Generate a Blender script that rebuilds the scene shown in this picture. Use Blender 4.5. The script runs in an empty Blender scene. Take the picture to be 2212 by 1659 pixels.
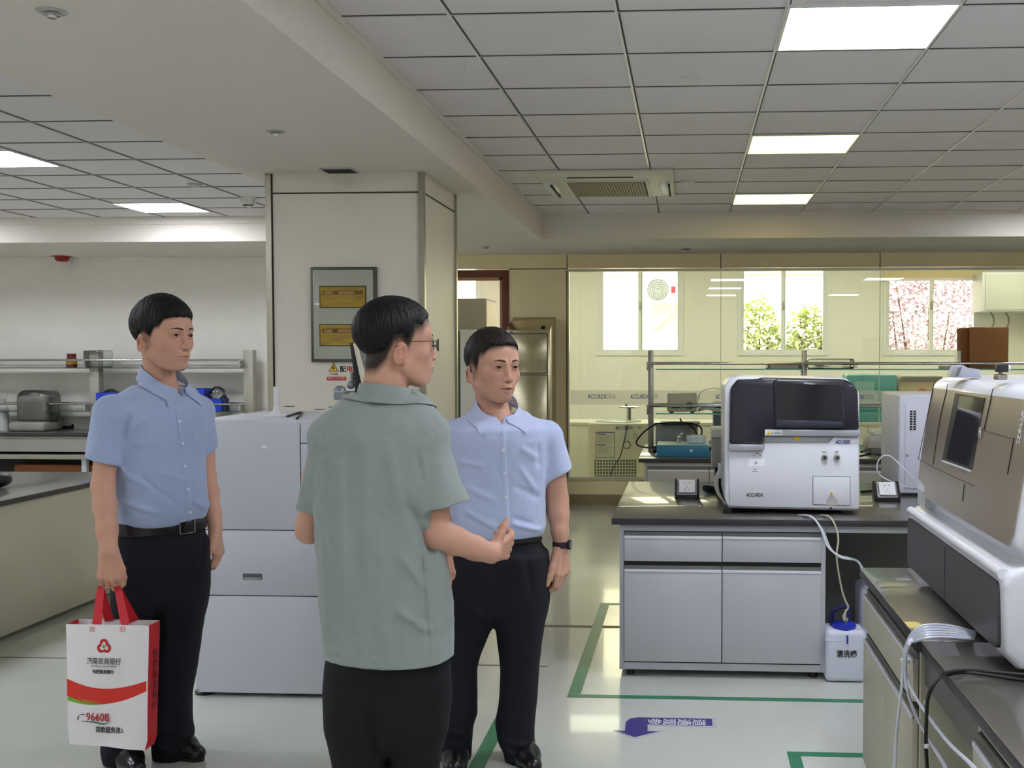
import bpy, bmesh, math, random
import numpy as np
from mathutils import Vector, Matrix

# ------------------------------------------------------------------ camera, world, sun, exposure
SC = bpy.context.scene
COL = SC.collection
IW, IH = 2212.0, 1659.0
FPX = 2350.0                      # focal length in pixels of the 2212 wide frame
PPX, PPY = 1350.0, 865.0          # principal point
VPX, VPY = 1487.0, 771.0          # where the depth direction (+Y) vanishes
CAM = Vector((0.0, 0.0, 1.55))

_y = Vector((VPX - PPX, PPY - VPY, -FPX)).normalized()
_z = Vector((0.0, FPX, PPY - VPY)).normalized()
_z = (_z - _y * _z.dot(_y)).normalized()
_x = _y.cross(_z)
M_WC = Matrix((( _x.x, _y.x, _z.x), (_x.y, _y.y, _z.y), (_x.z, _y.z, _z.z)))   # world -> camera
M_CW = M_WC.transposed()
cam_data = bpy.data.cameras.new('camera')
cam_data.sensor_fit = 'HORIZONTAL'
cam_data.sensor_width = 36.0
cam_data.lens = FPX / IW * 36.0
cam_data.shift_x = (IW / 2 - PPX) / IW
cam_data.shift_y = (PPY - IH / 2) / IW
cam_data.clip_start = 0.05
cam_data.clip_end = 200
cam = bpy.data.objects.new('camera', cam_data)
COL.objects.link(cam)
cam.matrix_world = Matrix.Translation(CAM) @ M_CW.to_4x4()
SC.camera = cam


def P(px, py, Y=None, z=None, X=None):
    """Point of the place seen at a photo pixel, on the plane of given depth, height or side."""
    d = M_CW @ Vector((px - PPX, PPY - py, -FPX))
    if Y is not None: t = (Y - CAM.y) / d.y
    elif z is not None: t = (z - CAM.z) / d.z
    else: t = (X - CAM.x) / d.x
    return CAM + d * t


SC.view_settings.view_transform = 'Standard'
SC.view_settings.look = 'None'
SC.view_settings.gamma = 1.0
SC.view_settings.use_curve_mapping = False
SC.view_settings.exposure = -0.06

try:
    SC.cycles.max_bounces = 8
    SC.cycles.glossy_bounces = 3
    SC.cycles.transmission_bounces = 4
    SC.cycles.caustics_reflective = False
    SC.cycles.caustics_refractive = False
except Exception:
    pass

world = bpy.data.worlds.new('sky')
SC.world = world
world.use_nodes = True
_bg = world.node_tree.nodes['Background']
_bg.inputs[0].default_value = (1.0, 0.985, 0.94, 1)
_bg.inputs[1].default_value = 4.5

sun_data = bpy.data.lights.new('sun', 'SUN')
sun_data.energy = 13.0
sun_data.angle = 0.02
sun_data.color = (1.0, 0.97, 0.90)
sun = bpy.data.objects.new('sun', sun_data)
COL.objects.link(sun)
sun.rotation_euler = (math.radians(42), 0, math.radians(-18))
PANEL_BACK_ADDED = 6.0  # brightness of the unseen panels added over the back room
PANEL_COOL, PANEL_WARM = 31.0, 5.0     # ceiling panel brightness


# ------------------------------------------------------------------ helpers
def lin(c):
    return c / 12.92 if c <= 0.04045 else ((c + 0.055) / 1.055) ** 2.4


def rgb(r, g, b):
    return (lin(r / 255), lin(g / 255), lin(b / 255), 1.0)


MATS = {}


def mat(name, col, rough=0.5, metal=0.0, spec=0.5, bump=0.0, bscale=60.0, vary=0.0, vscale=6.0,
        emit=None, estr=0.0, trans=0.0, alpha=1.0, coat=0.0, stretch=None, sheen=0.0, sss=0.0, ior=1.45, attr=None):
    if name in MATS: return MATS[name]
    m = bpy.data.materials.new(name)
    m.use_nodes = True
    nt = m.node_tree
    b = nt.nodes['Principled BSDF']
    c = rgb(*col) if max(col) > 1.0 else (*col, 1.0)
    b.inputs['Base Color'].default_value = c
    b.inputs['Roughness'].default_value = rough
    b.inputs['Metallic'].default_value = metal
    b.inputs['Specular IOR Level'].default_value = spec
    b.inputs['Transmission Weight'].default_value = trans
    b.inputs['Alpha'].default_value = alpha
    b.inputs['Coat Weight'].default_value = coat
    b.inputs['IOR'].default_value = ior
    if sheen: b.inputs['Sheen Weight'].default_value = sheen
    if sss:
        b.inputs['Subsurface Weight'].default_value = sss
        b.inputs['Subsurface Radius'].default_value = (0.012, 0.005, 0.003)
        b.inputs['Subsurface Scale'].default_value = 1.0
    if emit is not None:
        b.inputs['Emission Color'].default_value = rgb(*emit)
        b.inputs['Emission Strength'].default_value = estr
    tc = nt.nodes.new('ShaderNodeTexCoord')
    vec = tc.outputs['Object']
    if stretch:
        mp = nt.nodes.new('ShaderNodeMapping')
        mp.inputs['Scale'].default_value = stretch
        nt.links.new(vec, mp.inputs[0]); vec = mp.outputs[0]
    src = None
    if attr:
        a = nt.nodes.new('ShaderNodeAttribute'); a.attribute_name = attr
        src = a.outputs['Color']
    if vary > 0:
        n = nt.nodes.new('ShaderNodeTexNoise')
        n.inputs['Scale'].default_value = vscale; n.inputs['Detail'].default_value = 4
        nt.links.new(vec, n.inputs['Vector'])
        mr = nt.nodes.new('ShaderNodeMapRange')
        mr.inputs['From Min'].default_value = 0.3; mr.inputs['From Max'].default_value = 0.7
        mr.inputs['To Min'].default_value = 1 - vary; mr.inputs['To Max'].default_value = 1 + vary * 0.6
        nt.links.new(n.outputs[0], mr.inputs[0])
        mx = nt.nodes.new('ShaderNodeVectorMath'); mx.operation = 'SCALE'
        if src is not None: nt.links.new(src, mx.inputs[0])
        else: mx.inputs[0].default_value = c[:3]
        nt.links.new(mr.outputs[0], mx.inputs['Scale'])
        src = mx.outputs[0]
    if src is not None: nt.links.new(src, b.inputs['Base Color'])
    if bump > 0:
        n2 = nt.nodes.new('ShaderNodeTexNoise')
        n2.inputs['Scale'].default_value = bscale; n2.inputs['Detail'].default_value = 3
        nt.links.new(vec, n2.inputs['Vector'])
        bp = nt.nodes.new('ShaderNodeBump')
        bp.inputs['Strength'].default_value = bump; bp.inputs['Distance'].default_value = 0.01
        nt.links.new(n2.outputs[0], bp.inputs['Height'])
        nt.links.new(bp.outputs[0], b.inputs['Normal'])
    MATS[name] = m
    return m


def glass_mat(name, tint=(1, 1, 1), refl=1.0, rough=0.0):
    """thin pane: straight-through transparency with a Fresnel reflection"""
    m = bpy.data.materials.new(name); m.use_nodes = True
    nt = m.node_tree; nt.nodes.clear()
    out = nt.nodes.new('ShaderNodeOutputMaterial')
    t = nt.nodes.new('ShaderNodeBsdfTransparent'); t.inputs[0].default_value = (*tint, 1)
    g = nt.nodes.new('ShaderNodeBsdfGlossy'); g.inputs['Roughness'].default_value = rough
    fr = nt.nodes.new('ShaderNodeFresnel'); fr.inputs[0].default_value = 1.45
    mu = nt.nodes.new('ShaderNodeMath'); mu.operation = 'MULTIPLY'; mu.inputs[1].default_value = refl
    mx = nt.nodes.new('ShaderNodeMixShader')
    nt.links.new(fr.outputs[0], mu.inputs[0]); nt.links.new(mu.outputs[0], mx.inputs[0])
    nt.links.new(t.outputs[0], mx.inputs[1]); nt.links.new(g.outputs[0], mx.inputs[2])
    nt.links.new(mx.outputs[0], out.inputs[0])
    MATS[name] = m
    return m


class MB:
    """collects shapes into one mesh"""
    def __init__(self):
        self.bm = bmesh.new()

    def _merge(self, b2, mtx=None):
        if mtx is not None: b2.transform(mtx)
        me = bpy.data.meshes.new('t'); b2.to_mesh(me); b2.free()
        self.bm.from_mesh(me); bpy.data.meshes.remove(me)
        return self

    def box(self, x0, x1, y0, y1, z0, z1, bev=0.0, seg=2, mtx=None, axis=None):
        b = bmesh.new()
        bmesh.ops.create_cube(b, size=1)
        bmesh.ops.scale(b, vec=(abs(x1 - x0), abs(y1 - y0), abs(z1 - z0)), verts=b.verts)
        if bev > 0:
            ed = list(b.edges)
            if axis is not None:
                ed = [e for e in ed if abs((e.verts[0].co - e.verts[1].co).normalized()[axis]) > 0.9]
            bmesh.ops.bevel(b, geom=ed, offset=bev, segments=seg, profile=0.5, affect='EDGES')
        bmesh.ops.translate(b, vec=((x0 + x1) / 2, (y0 + y1) / 2, (z0 + z1) / 2), verts=b.verts)
        return self._merge(b, mtx)

    def cyl(self, p0, p1, r0, r1=None, seg=24, caps=True, bev=0.0):
        if r1 is None: r1 = r0
        p0, p1 = Vector(p0), Vector(p1)
        d = p1 - p0
        b = bmesh.new()
        bmesh.ops.create_cone(b, cap_ends=caps, segments=seg, radius1=r0, radius2=r1, depth=d.length)
        if bev > 0:
            ed = [e for e in b.edges if abs(e.verts[0].co.z - e.verts[1].co.z) < 1e-6]
            bmesh.ops.bevel(b, geom=ed, offset=bev, segments=2, profile=0.5, affect='EDGES')
        q = Vector((0, 0, 1)).rotation_difference(d.normalized()).to_matrix().to_4x4()
        return self._merge(b, Matrix.Translation((p0 + p1) / 2) @ q)

    def sphere(self, c, r, seg=20, scale=(1, 1, 1)):
        b = bmesh.new()
        bmesh.ops.create_uvsphere(b, u_segments=seg, v_segments=max(8, seg // 2), radius=r)
        bmesh.ops.scale(b, vec=scale, verts=b.verts)
        bmesh.ops.translate(b, vec=c, verts=b.verts)
        return self._merge(b)

    def lathe(self, prof, c=(0, 0, 0), seg=32, mtx=None):
        b = bmesh.new()
        rings = []
        for r, z in prof:
            if r < 1e-6: rings.append([b.verts.new((0, 0, z))])
            else: rings.append([b.verts.new((r * math.cos(a * 2 * math.pi / seg), r * math.sin(a * 2 * math.pi / seg), z)) for a in range(seg)])
        for A, B in zip(rings, rings[1:]):
            for i in range(seg):
                j = (i + 1) % seg
                if len(A) == 1 and len(B) > 1: b.faces.new((A[0], B[j], B[i]))
                elif len(B) == 1 and len(A) > 1: b.faces.new((A[i], A[j], B[0]))
                elif len(A) > 1: b.faces.new((A[i], A[j], B[j], B[i]))
        if mtx is not None: b.transform(mtx)
        bmesh.ops.translate(b, vec=c, verts=b.verts)
        return self._merge(b)

    def tube(self, pts, r, seg=8, smooth=6, flat=None):
        pts = [Vector(p) for p in pts]
        if smooth > 1 and len(pts) > 2: pts = catmull(pts, smooth)
        b = bmesh.new()
        prev = None; up = Vector((0.13, 0.2, 1)).normalized()
        rings = []
        n = len(pts)
        for i, p in enumerate(pts):
            t = (pts[min(i + 1, n - 1)] - pts[max(i - 1, 0)]).normalized()
            s = t.cross(up)
            if s.length < 1e-3: s = t.cross(Vector((1, 0, 0)))
            s.normalize(); u = s.cross(t).normalized(); up = u
            rr = r(i / (n - 1)) if callable(r) else r
            rings.append([b.verts.new(p + (s * math.cos(a) + u * math.sin(a)) * rr) for a in [2 * math.pi * k / seg for k in range(seg)]])
        for A, B in zip(rings, rings[1:]):
            for k in range(seg): b.faces.new((A[k], A[(k + 1) % seg], B[(k + 1) % seg], B[k]))
        b.faces.new(rings[0][::-1]); b.faces.new(rings[-1])
        return self._merge(b)

    def prism(self, pts, d, bev=0.0, seg=2):
        """planar polygon (3D points) pushed along vector d"""
        b = bmesh.new()
        d = Vector(d)
        A = [b.verts.new(p) for p in pts]; B = [b.verts.new(Vector(p) + d) for p in pts]
        b.faces.new(A); b.faces.new(B[::-1])
        n = len(A)
        for i in range(n): b.faces.new((A[i], B[i], B[(i + 1) % n], A[(i + 1) % n]))
        bmesh.ops.recalc_face_normals(b, faces=b.faces)
        if bev > 0: bmesh.ops.bevel(b, geom=list(b.edges), offset=bev, segments=seg, profile=0.5, affect='EDGES')
        return self._merge(b)

    def quad(self, *pts):
        b = bmesh.new(); b.faces.new([b.verts.new(p) for p in pts])
        return self._merge(b)

    def grid(self, rows, close=False):
        b = bmesh.new()
        R = [[b.verts.new(p) for p in r] for r in rows]
        for A, B in zip(R, R[1:]):
            m = len(A)
            for k in range(m if close else m - 1): b.faces.new((A[k], A[(k + 1) % m], B[(k + 1) % m], B[k]))
        return self._merge(b)


def catmull(pts, n):
    out = []
    L = len(pts)
    for i in range(L - 1):
        p0, p1, p2, p3 = pts[max(i - 1, 0)], pts[i], pts[i + 1], pts[min(i + 2, L - 1)]
        for k in range(n):
            t = k / n
            out.append(0.5 * ((2 * p1) + (p2 - p0) * t + (2 * p0 - 5 * p1 + 4 * p2 - p3) * t * t + (3 * p1 - p0 - 3 * p2 + p3) * t ** 3))
    out.append(pts[-1])
    return out


BASE = {}


def tag(o, label=None, cat=None, group=None, kind=None):
    if label: o['label'] = label
    if cat: o['category'] = cat
    if group: o['group'] = group
    if kind: o['kind'] = kind
    return o


def thing(name, label, cat, loc=(0, 0, 0), group=None, rotz=0.0):
    o = bpy.data.objects.new(name, None)
    o.empty_display_size = 0.05
    COL.objects.link(o)
    o.location = loc
    o.rotation_euler = (0, 0, rotz)
    BASE[o.name] = (Matrix.Translation(loc) @ Matrix.Rotation(rotz, 4, 'Z')).inverted()
    return tag(o, label, cat, group)


def link_mesh(name, me, m, parent=None, smooth=False, base=True):
    for mm in (m if isinstance(m, (list, tuple)) else [m]): me.materials.append(mm)
    o = bpy.data.objects.new(name, me)
    COL.objects.link(o)
    if parent is not None:
        o.parent = parent
        k = BASE.get(parent.name)
        if k is not None:
            BASE[o.name] = k
            if base: me.transform(k)
    if smooth is True: me.shade_smooth()
    elif smooth:
        me.shade_smooth(); me.set_sharp_from_angle(angle=math.radians(smooth))
    return o


def part(name, mb, m, parent=None, smooth=35, label=None):
    """links a collected mesh; world coordinates in, stored relative to the thing's base"""
    me = bpy.data.meshes.new(name)
    bmesh.ops.recalc_face_normals(mb.bm, faces=mb.bm.faces)
    mb.bm.to_mesh(me); mb.bm.free()
    o = link_mesh(name, me, m, parent, smooth)
    if label: o['label'] = label
    return o


def single(name, mb, m, label, cat, loc=(0, 0, 0), group=None, smooth=35):
    """a thing that is one mesh"""
    me = bpy.data.meshes.new(name)
    bmesh.ops.recalc_face_normals(mb.bm, faces=mb.bm.faces)
    mb.bm.transform(Matrix.Translation(-Vector(loc)))
    mb.bm.to_mesh(me); mb.bm.free()
    o = link_mesh(name, me, m, None, smooth)
    o.location = loc
    BASE[o.name] = Matrix.Translation(-Vector(loc))
    return tag(o, label, cat, group)


def struct(name, mb, m, parent=None, smooth=35):
    o = part(name, mb, m, parent, smooth)
    if parent is None: o['kind'] = 'structure'
    return o


def copy_tree(o, off, label=None, parent=None):
    c = o.copy(); COL.objects.link(c)
    if parent is not None:
        c.parent = parent
    else:
        c.location = Vector(o.location) + Vector(off)
        if label: c['label'] = label
    for ch in list(o.children): copy_tree(ch, off, None, c)
    return c


def text_mesh(body, size, m, name, parent, origin, right, up, align='CENTER', depth=0.0003, bold=0.0, shear=0.0, squeeze=1.0):
    """lettering standing on a plane: origin, reading direction and up direction in world space"""
    cu = bpy.data.curves.new('t', 'FONT')
    cu.body = body; cu.size = size; cu.extrude = depth; cu.align_x = align; cu.align_y = 'CENTER'
    cu.offset = bold; cu.shear = shear; cu.resolution_u = 3
    o = bpy.data.objects.new('t', cu); COL.objects.link(o)
    bpy.context.view_layer.update()
    me = bpy.data.meshes.new_from_object(o.evaluated_get(bpy.context.evaluated_depsgraph_get()))
    bpy.data.objects.remove(o)
    right = Vector(right).normalized(); up = Vector(up).normalized(); nrm = right.cross(up)
    M = Matrix(((right.x * squeeze, up.x, nrm.x, origin[0]), (right.y * squeeze, up.y, nrm.y, origin[1]), (right.z * squeeze, up.z, nrm.z, origin[2]), (0, 0, 0, 1)))
    me.transform(M)
    me.materials.clear()
    return link_mesh(name, me, m, parent)

# ------------------------------------------------------------------ materials of the place
M_floor = mat('epoxy_floor', (200, 204, 194), rough=0.15, spec=0.6, bump=0.035, bscale=26, vary=0.05, vscale=1.6, coat=0.3)
M_plaster = mat('white_plaster', (242, 238, 228), rough=0.8, bump=0.02, bscale=90, vary=0.02)
M_soffit = mat('painted_soffit', (232, 224, 212), rough=0.75, bump=0.02, bscale=40, vary=0.015, vscale=2)
M_tile = mat('ceiling_tile', (236, 230, 230), rough=0.65, bump=0.015, bscale=50, vary=0.03, vscale=1.2)
M_cream = mat('cream_panel', (250, 232, 186), rough=0.32, spec=0.5, vary=0.02, vscale=3)
M_column = mat('column_panel', (228, 222, 206), rough=0.4, spec=0.5, vary=0.015, vscale=3)
M_backwall = mat('back_room_paint', (242, 240, 232), rough=0.7, vary=0.02)
M_steel = mat('brushed_steel', (170, 165, 150), rough=0.28, metal=1.0, bump=0.05, bscale=200, stretch=(1, 1, 0.05))
M_dark = mat('dark_gap', (38, 38, 36), rough=0.7, vary=0.05)
M_joint = mat('seam_line', (60, 56, 46), rough=0.7, vary=0.05)
M_bar = mat('grid_bar_white', (235, 235, 232), rough=0.25, spec=0.7, vary=0.02)
M_bargap = mat('grid_gap_dark', (70, 70, 70), rough=0.7, vary=0.05)
M_wood = mat('brown_door_frame', (112, 62, 40), rough=0.45, vary=0.25, vscale=9, stretch=(1, 1, 0.1), bump=0.03)
M_white = mat('white_powder_coat', (228, 229, 232), rough=0.35, spec=0.5, vary=0.012)
M_pvc = mat('window_pvc', (236, 238, 236), rough=0.35, vary=0.01)
M_glass = glass_mat('clear_glass', (0.94, 0.97, 0.93), refl=1.0)
M_wglass = glass_mat('window_glass', (0.96, 0.98, 0.97), refl=0.7)
M_cool = mat('panel_light_cool', (255, 255, 255), emit=(238, 242, 255), estr=PANEL_COOL, rough=0.6, vary=0.01)
M_warm = mat('panel_light_warm', (255, 255, 255), emit=(255, 236, 122), estr=PANEL_WARM, rough=0.6, vary=0.01)

ZL, ZH, YW, YO = 2.617, 2.848, 11.35, 14.8
XL, XR, YN = -9.0, 4.6, -2.2

# ------------------------------------------------------------------ shell
struct('floor', MB().box(XL - .1, XR + .1, YN - .1, YO + .25, -0.12, 0.0), M_floor)
c = MB().box(XL - .1, XR + .1, YN - .1, YW + .1, ZH, ZH + .12)
struct('ceiling', c, M_tile)
s = MB()
s.box(-2.6, -1.335, YN, 9.87, ZL, ZH + .02)
s.box(XL, XR, 9.87, YW, ZL, ZH + .02)
struct('trim_1', s, M_soffit)
s = MB()                                       # small shadow-line moulding inside the trays
s.box(-1.335, -1.32, YN, 9.87, ZH - .03, ZH - .001)
s.box(-1.335, XR, 9.853, 9.87, ZH - .03, ZH - .001)
s.box(XL, -2.6, 9.853, 9.87, ZH - .07, ZH - .001)
struct('trim_2', s, M_soffit)
struct('wall_left', MB().box(XL - .1, XL, YN, YW + .1, 0, ZH + .1), M_plaster)
struct('wall_right', MB().box(XR, XR + .1, YN, YO + .2, 0, 3.2), M_plaster)
struct('wall_front', MB().box(XL, XR, YN - .1, YN, 0, ZH + .1), M_plaster)
DX0, DX1, DZ = -2.95, -1.95, 2.385
GX0, GZ0, GZ1 = -1.262, 0.275, 2.45
struct('wall_back', MB().box(XL, -3.02, YW, YW + .12, 0, 3.1), M_plaster)
w = MB()
w.box(-3.02, XR, YW, YW + .12, DZ + .09, 3.1)
w.box(-1.88, GX0, YW, YW + .12, 0, DZ + .09)
w.box(GX0, XR, YW, YW + .12, 0.0, GZ0)
wp = struct('wall_panelled', w, M_cream)
s = MB()                                       # seams of the wall panels
zs = P(1150, 581, Y=YW).z
s.box(-1.88, GX0, YW - .003, YW + .01, zs - .004, zs + .004)
for px in (1225, 1557, 1901):
    x = P(px, 565, Y=YW).x
    s.box(x - .004, x + .004, YW - .003, YW + .01, GZ1 + .01, ZL)
s.box(GX0 - .012, GX0, YW - .004, YW + .01, GZ0, GZ1)
struct('trim_3', s, M_joint)
struct('baseboard_back', MB().box(-1.88, XR, YW - .014, YW, 0, .105), mat('brown_skirting', (150, 132, 96), rough=0.4, vary=0.1))
s = MB()
s.box(GX0, XR, YW - .02, YW + .05, GZ1 - .012, GZ1 + .014)
s.box(GX0, XR, YW - .02, YW + .05, GZ0 - .014, GZ0 + .016)
s.box(GX0, GX0 + .016, YW - .019, YW + .049, GZ0 + .016, GZ1 - .012)
struct('trim_4', s, mat('aluminium_channel', (205, 200, 178), rough=0.35, metal=0.6, vary=0.04))

# glass partition: panes, frosted band with printed name
edges = [GX0 + .016, P(1557, 700, Y=YW).x, P(1901, 700, Y=YW).x, P(2245, 700, Y=YW).x, XR]
M_film = bpy.data.materials.new('frosted_film'); M_film.use_nodes = True
_nt = M_film.node_tree; _p = _nt.nodes['Principled BSDF']
_p.inputs['Base Color'].default_value = rgb(240, 240, 232); _p.inputs['Roughness'].default_value = .6
_t = _nt.nodes.new('ShaderNodeBsdfTransparent'); _mx = _nt.nodes.new('ShaderNodeMixShader')
_n = _nt.nodes.new('ShaderNodeTexNoise'); _n.inputs['Scale'].default_value = 300
_mr = _nt.nodes.new('ShaderNodeMapRange'); _mr.inputs['To Min'].default_value = .5; _mr.inputs['To Max'].default_value = .62
_nt.links.new(_n.outputs[0], _mr.inputs[0]); _nt.links.new(_mr.outputs[0], _mx.inputs[0])
_tl = _nt.nodes.new('ShaderNodeBsdfTranslucent'); _tl.inputs[0].default_value = (.95, .95, .93, 1)
_m2 = _nt.nodes.new('ShaderNodeMixShader'); _m2.inputs[0].default_value = .72
_nt.links.new(_p.outputs[0], _m2.inputs[1]); _nt.links.new(_tl.outputs[0], _m2.inputs[2])
_nt.links.new(_t.outputs[0], _mx.inputs[1]); _nt.links.new(_m2.outputs[0], _mx.inputs[2])
_nt.links.new(_mx.outputs[0], _nt.nodes['Material Output'].inputs[0])
M_edge = mat('glass_edge_pale', (226, 226, 190), rough=0.3, vary=0.03)
M_inkblue = mat('print_blue', (28, 66, 150), rough=0.5, vary=0.02)
M_inkgrey = mat('print_grey', (105, 110, 112), rough=0.5, vary=0.02)
M_inkblack = mat('print_black', (26, 28, 32), rough=0.5, vary=0.02)
M_inkred = mat('print_red', (196, 26, 40), rough=0.5, vary=0.02)
zt, zb = P(1300, 843, Y=YW).z, P(1300, 874, Y=YW).z
for i in range(4):
    a, b = edges[i], edges[i + 1]
    win = struct('window_%d' % (i + 1), MB().box(a + .003, b - .003, YW + .01, YW + .022, GZ0 + .016, GZ1 - .012), M_glass)
    part('pane_edge', MB().box(b - .003, b + .003, YW + .008, YW + .024, GZ0 + .016, GZ1 - .012), M_edge, win)
    part('frosted_band', MB().quad((a + .01, YW + .006, zb), (b - .01, YW + .006, zb), (b - .01, YW + .006, zt), (a + .01, YW + .006, zt)), M_film, win)
    k = 0
    while True:
        x = P(1270, 856, Y=YW).x + .4445 * k; k += 1
        if x > XR - .4: break
        if a <= x + .1 < b:
            x2 = min(x, b)
            text_mesh('ACCURDX', .066, M_inkblue, 'lettering', win, (x, YW + .003, P(1300, 857, Y=YW).z), (1, 0, 0), (0, 0, 1), 'LEFT', bold=.001, squeeze=.60)
            text_mesh('艾科达', .058, M_inkgrey, 'lettering', win, (x + .178, YW + .003, P(1300, 857, Y=YW).z), (1, 0, 0), (0, 0, 1), 'LEFT', squeeze=.66)

# door frame in the panelled wall
d = MB()
d.box(-3.02, DX0, YW - .02, YW + .14, 0, DZ + .075, bev=.006)
d.box(DX1, -1.88, YW - .02, YW + .14, 0, DZ + .075, bev=.006)
d.box(DX0, DX1, YW - .019, YW + .139, DZ, DZ + .074)
door = struct('door_1', d, M_wood)
part('door_stop', MB().box(DX1 - .03, DX1, YW + .02, YW + .11, 0, DZ).box(DX0, DX1, YW + .02, YW + .11, DZ - .03, DZ), mat('door_stop_tan', (196, 150, 112), rough=.5, vary=.06), door)

# ceiling grids
def grid_bars(xs, ys, x0, x1, y0, y1):
    a, b = MB(), MB()
    for x in xs:
        if x0 < x < x1: a.box(x - .007, x + .004, y0, y1, ZH - .006, ZH + .001); b.box(x + .004, x + .011, y0, y1, ZH - .002, ZH + .001)
    for y in ys:
        if y0 < y < y1: b.box(x0, x1, y - .005, y + .003, ZH - .0025, ZH + .001); a.box(x0, x1, y + .003, y + .007, ZH - .005, ZH + .001)
    return a, b
YS = [4.13 + .575 * k for k in range(-11, 11)]
a, b = grid_bars([-.272 + .635 * k for k in range(-2, 9)], YS, -1.335, XR, YN, 9.87)
struct('trim_5', a, M_bar); struct('trim_6', b, M_bargap)
a, b = grid_bars([-3.63 - .61 * k for k in range(9)], YS, XL, -2.6, YN, 9.87)
struct('trim_7', a, mat('grid_bar_grey', (190, 190, 184), rough=.4, vary=.02)); struct('trim_8', b, M_bargap)

# ceiling light panels
def panel(x0, x1, y0, y1, m, label, group=None):
    t = thing('ceiling_light', label, 'ceiling light', ((x0 + x1) / 2, (y0 + y1) / 2, ZH - .01), group)
    f = MB()
    for q in ((x0, x1, y0, y0 + .012), (x0, x1, y1 - .012, y1), (x0, x0 + .012, y0 + .012, y1 - .012), (x1 - .012, x1, y0 + .012, y1 - .012)):
        f.box(*q, ZH - .012, ZH - .0005)
    part('light_frame', f, M_bar, t)
    part('diffuser', MB().box(x0 + .012, x1 - .012, y0 + .012, y1 - .012, ZH - .008, ZH - .001), m, t)
PX = (.363, .998)
panel(*PX, 4.09, 4.665, M_cool, 'square white ceiling light panel, the largest and nearest one, at the top right')
panel(*PX, 6.43, 7.005, M_warm, 'yellowish ceiling light panel, middle one of the three over the right side')
panel(*PX, 8.73, 9.305, M_warm, 'yellowish ceiling light panel nearest the bulkhead above the glass partition')
for y, w_ in ((1.83, 'just above'), (-.47, 'behind')): panel(*PX, y, y + .575, M_cool, 'square white ceiling light panel %s the camera, outside the picture' % w_)
for y, w_ in ((-.47, 'nearest'), (4.13, 'middle'), (8.73, 'farthest')): panel(PX[0] + 2.54, PX[1] + 2.54, y, y + .575, M_cool, '%s ceiling light panel of a row added for light beyond the right edge' % w_)  # unseen row of panels added for its light
LX = (-4.85, -4.24)
panel(*LX, 6.43 + .19, 7.19, M_cool, 'ceiling light panel cut by the left edge of the picture')
panel(*LX, 8.94, 9.5, M_cool, 'bright white ceiling light panel over the left side, left of the column')
for y, w_ in ((4.3, 'farthest'), (2.0, 'middle'), (-.3, 'nearest')): panel(*LX, y, y + .57, M_cool, '%s of three ceiling light panels above the near left bench, outside the picture' % w_)
for y, w_ in ((-.3, 'nearest'), (4.3, 'middle'), (8.94, 'farthest')): panel(LX[0] - 2.44, LX[1] - 2.44, y, y + .57, M_cool, '%s ceiling light panel of the row beyond the left edge of the picture' % w_)

# column
CX0, CX1, CY0, CY1 = P(577, 600, Y=6.25).x, P(916, 600, Y=6.25).x, 6.25, 7.15
col = struct('wall_column', MB().box(CX0 + .01, CX1 - .01, CY0 + .01, CY1 - .01, 0, ZL), M_column)
t = MB(); w_ = .03
for x in (CX0, CX1):
    for y in (CY0, CY1):
        xa, xb = (x - .004, x + w_) if x == CX0 else (x - w_, x + .004)
        ya, yb = (y - .004, y + w_) if y == CY0 else (y - w_, y + .004)
        t.box(xa, xb, ya, yb, 0, ZL - .002)
struct('trim_9', t, M_steel)
zq = P(740, 416, Y=CY0).z
t = MB()
t.box(CX0 + w_, CX1 - w_, CY0 + .006, CY0 + .02, zq - .004, zq + .004)
t.box(CX1 - .02, CX1 - .006, CY0 + w_, CY1 - w_, zq - .004, zq + .004)
t.box(CX0 + w_, CX0 + w_ + .006, CY0 + .006, CY0 + .02, 0, ZL)
struct('trim_10', t, M_joint)

# back room
W = MB()
wins = [(-3.95, -2.83), (P(1290, 760, Y=YO).x, P(1476, 760, Y=YO).x), (P(1594, 760, Y=YO).x, P(1790, 760, Y=YO).x), (P(1908, 760, Y=YO).x, P(2116, 760, Y=YO).x)]
WZ0, WZ1 = P(1400, 768, Y=YO).z, 2.95
xa = -4.6
for (x0, x1) in wins:
    W.box(xa, x0, YO, YO + .22, 0, 3.2); W.box(x0, x1, YO, YO + .22, 0, WZ0); W.box(x0, x1, YO, YO + .22, WZ1, 3.2); xa = x1
W.box(xa, XR, YO, YO + .22, 0, 3.2)
struct('wall_outer', W, M_backwall)
struct('wall_side', MB().box(-4.7, -4.6, YW + .12, YO + .2, 0, 3.2), M_backwall)
struct('ceiling_back', MB().box(-4.7, XR + .1, YW, YO + .22, 3.05, 3.2), M_plaster)['kind'] = 'structure'
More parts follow.
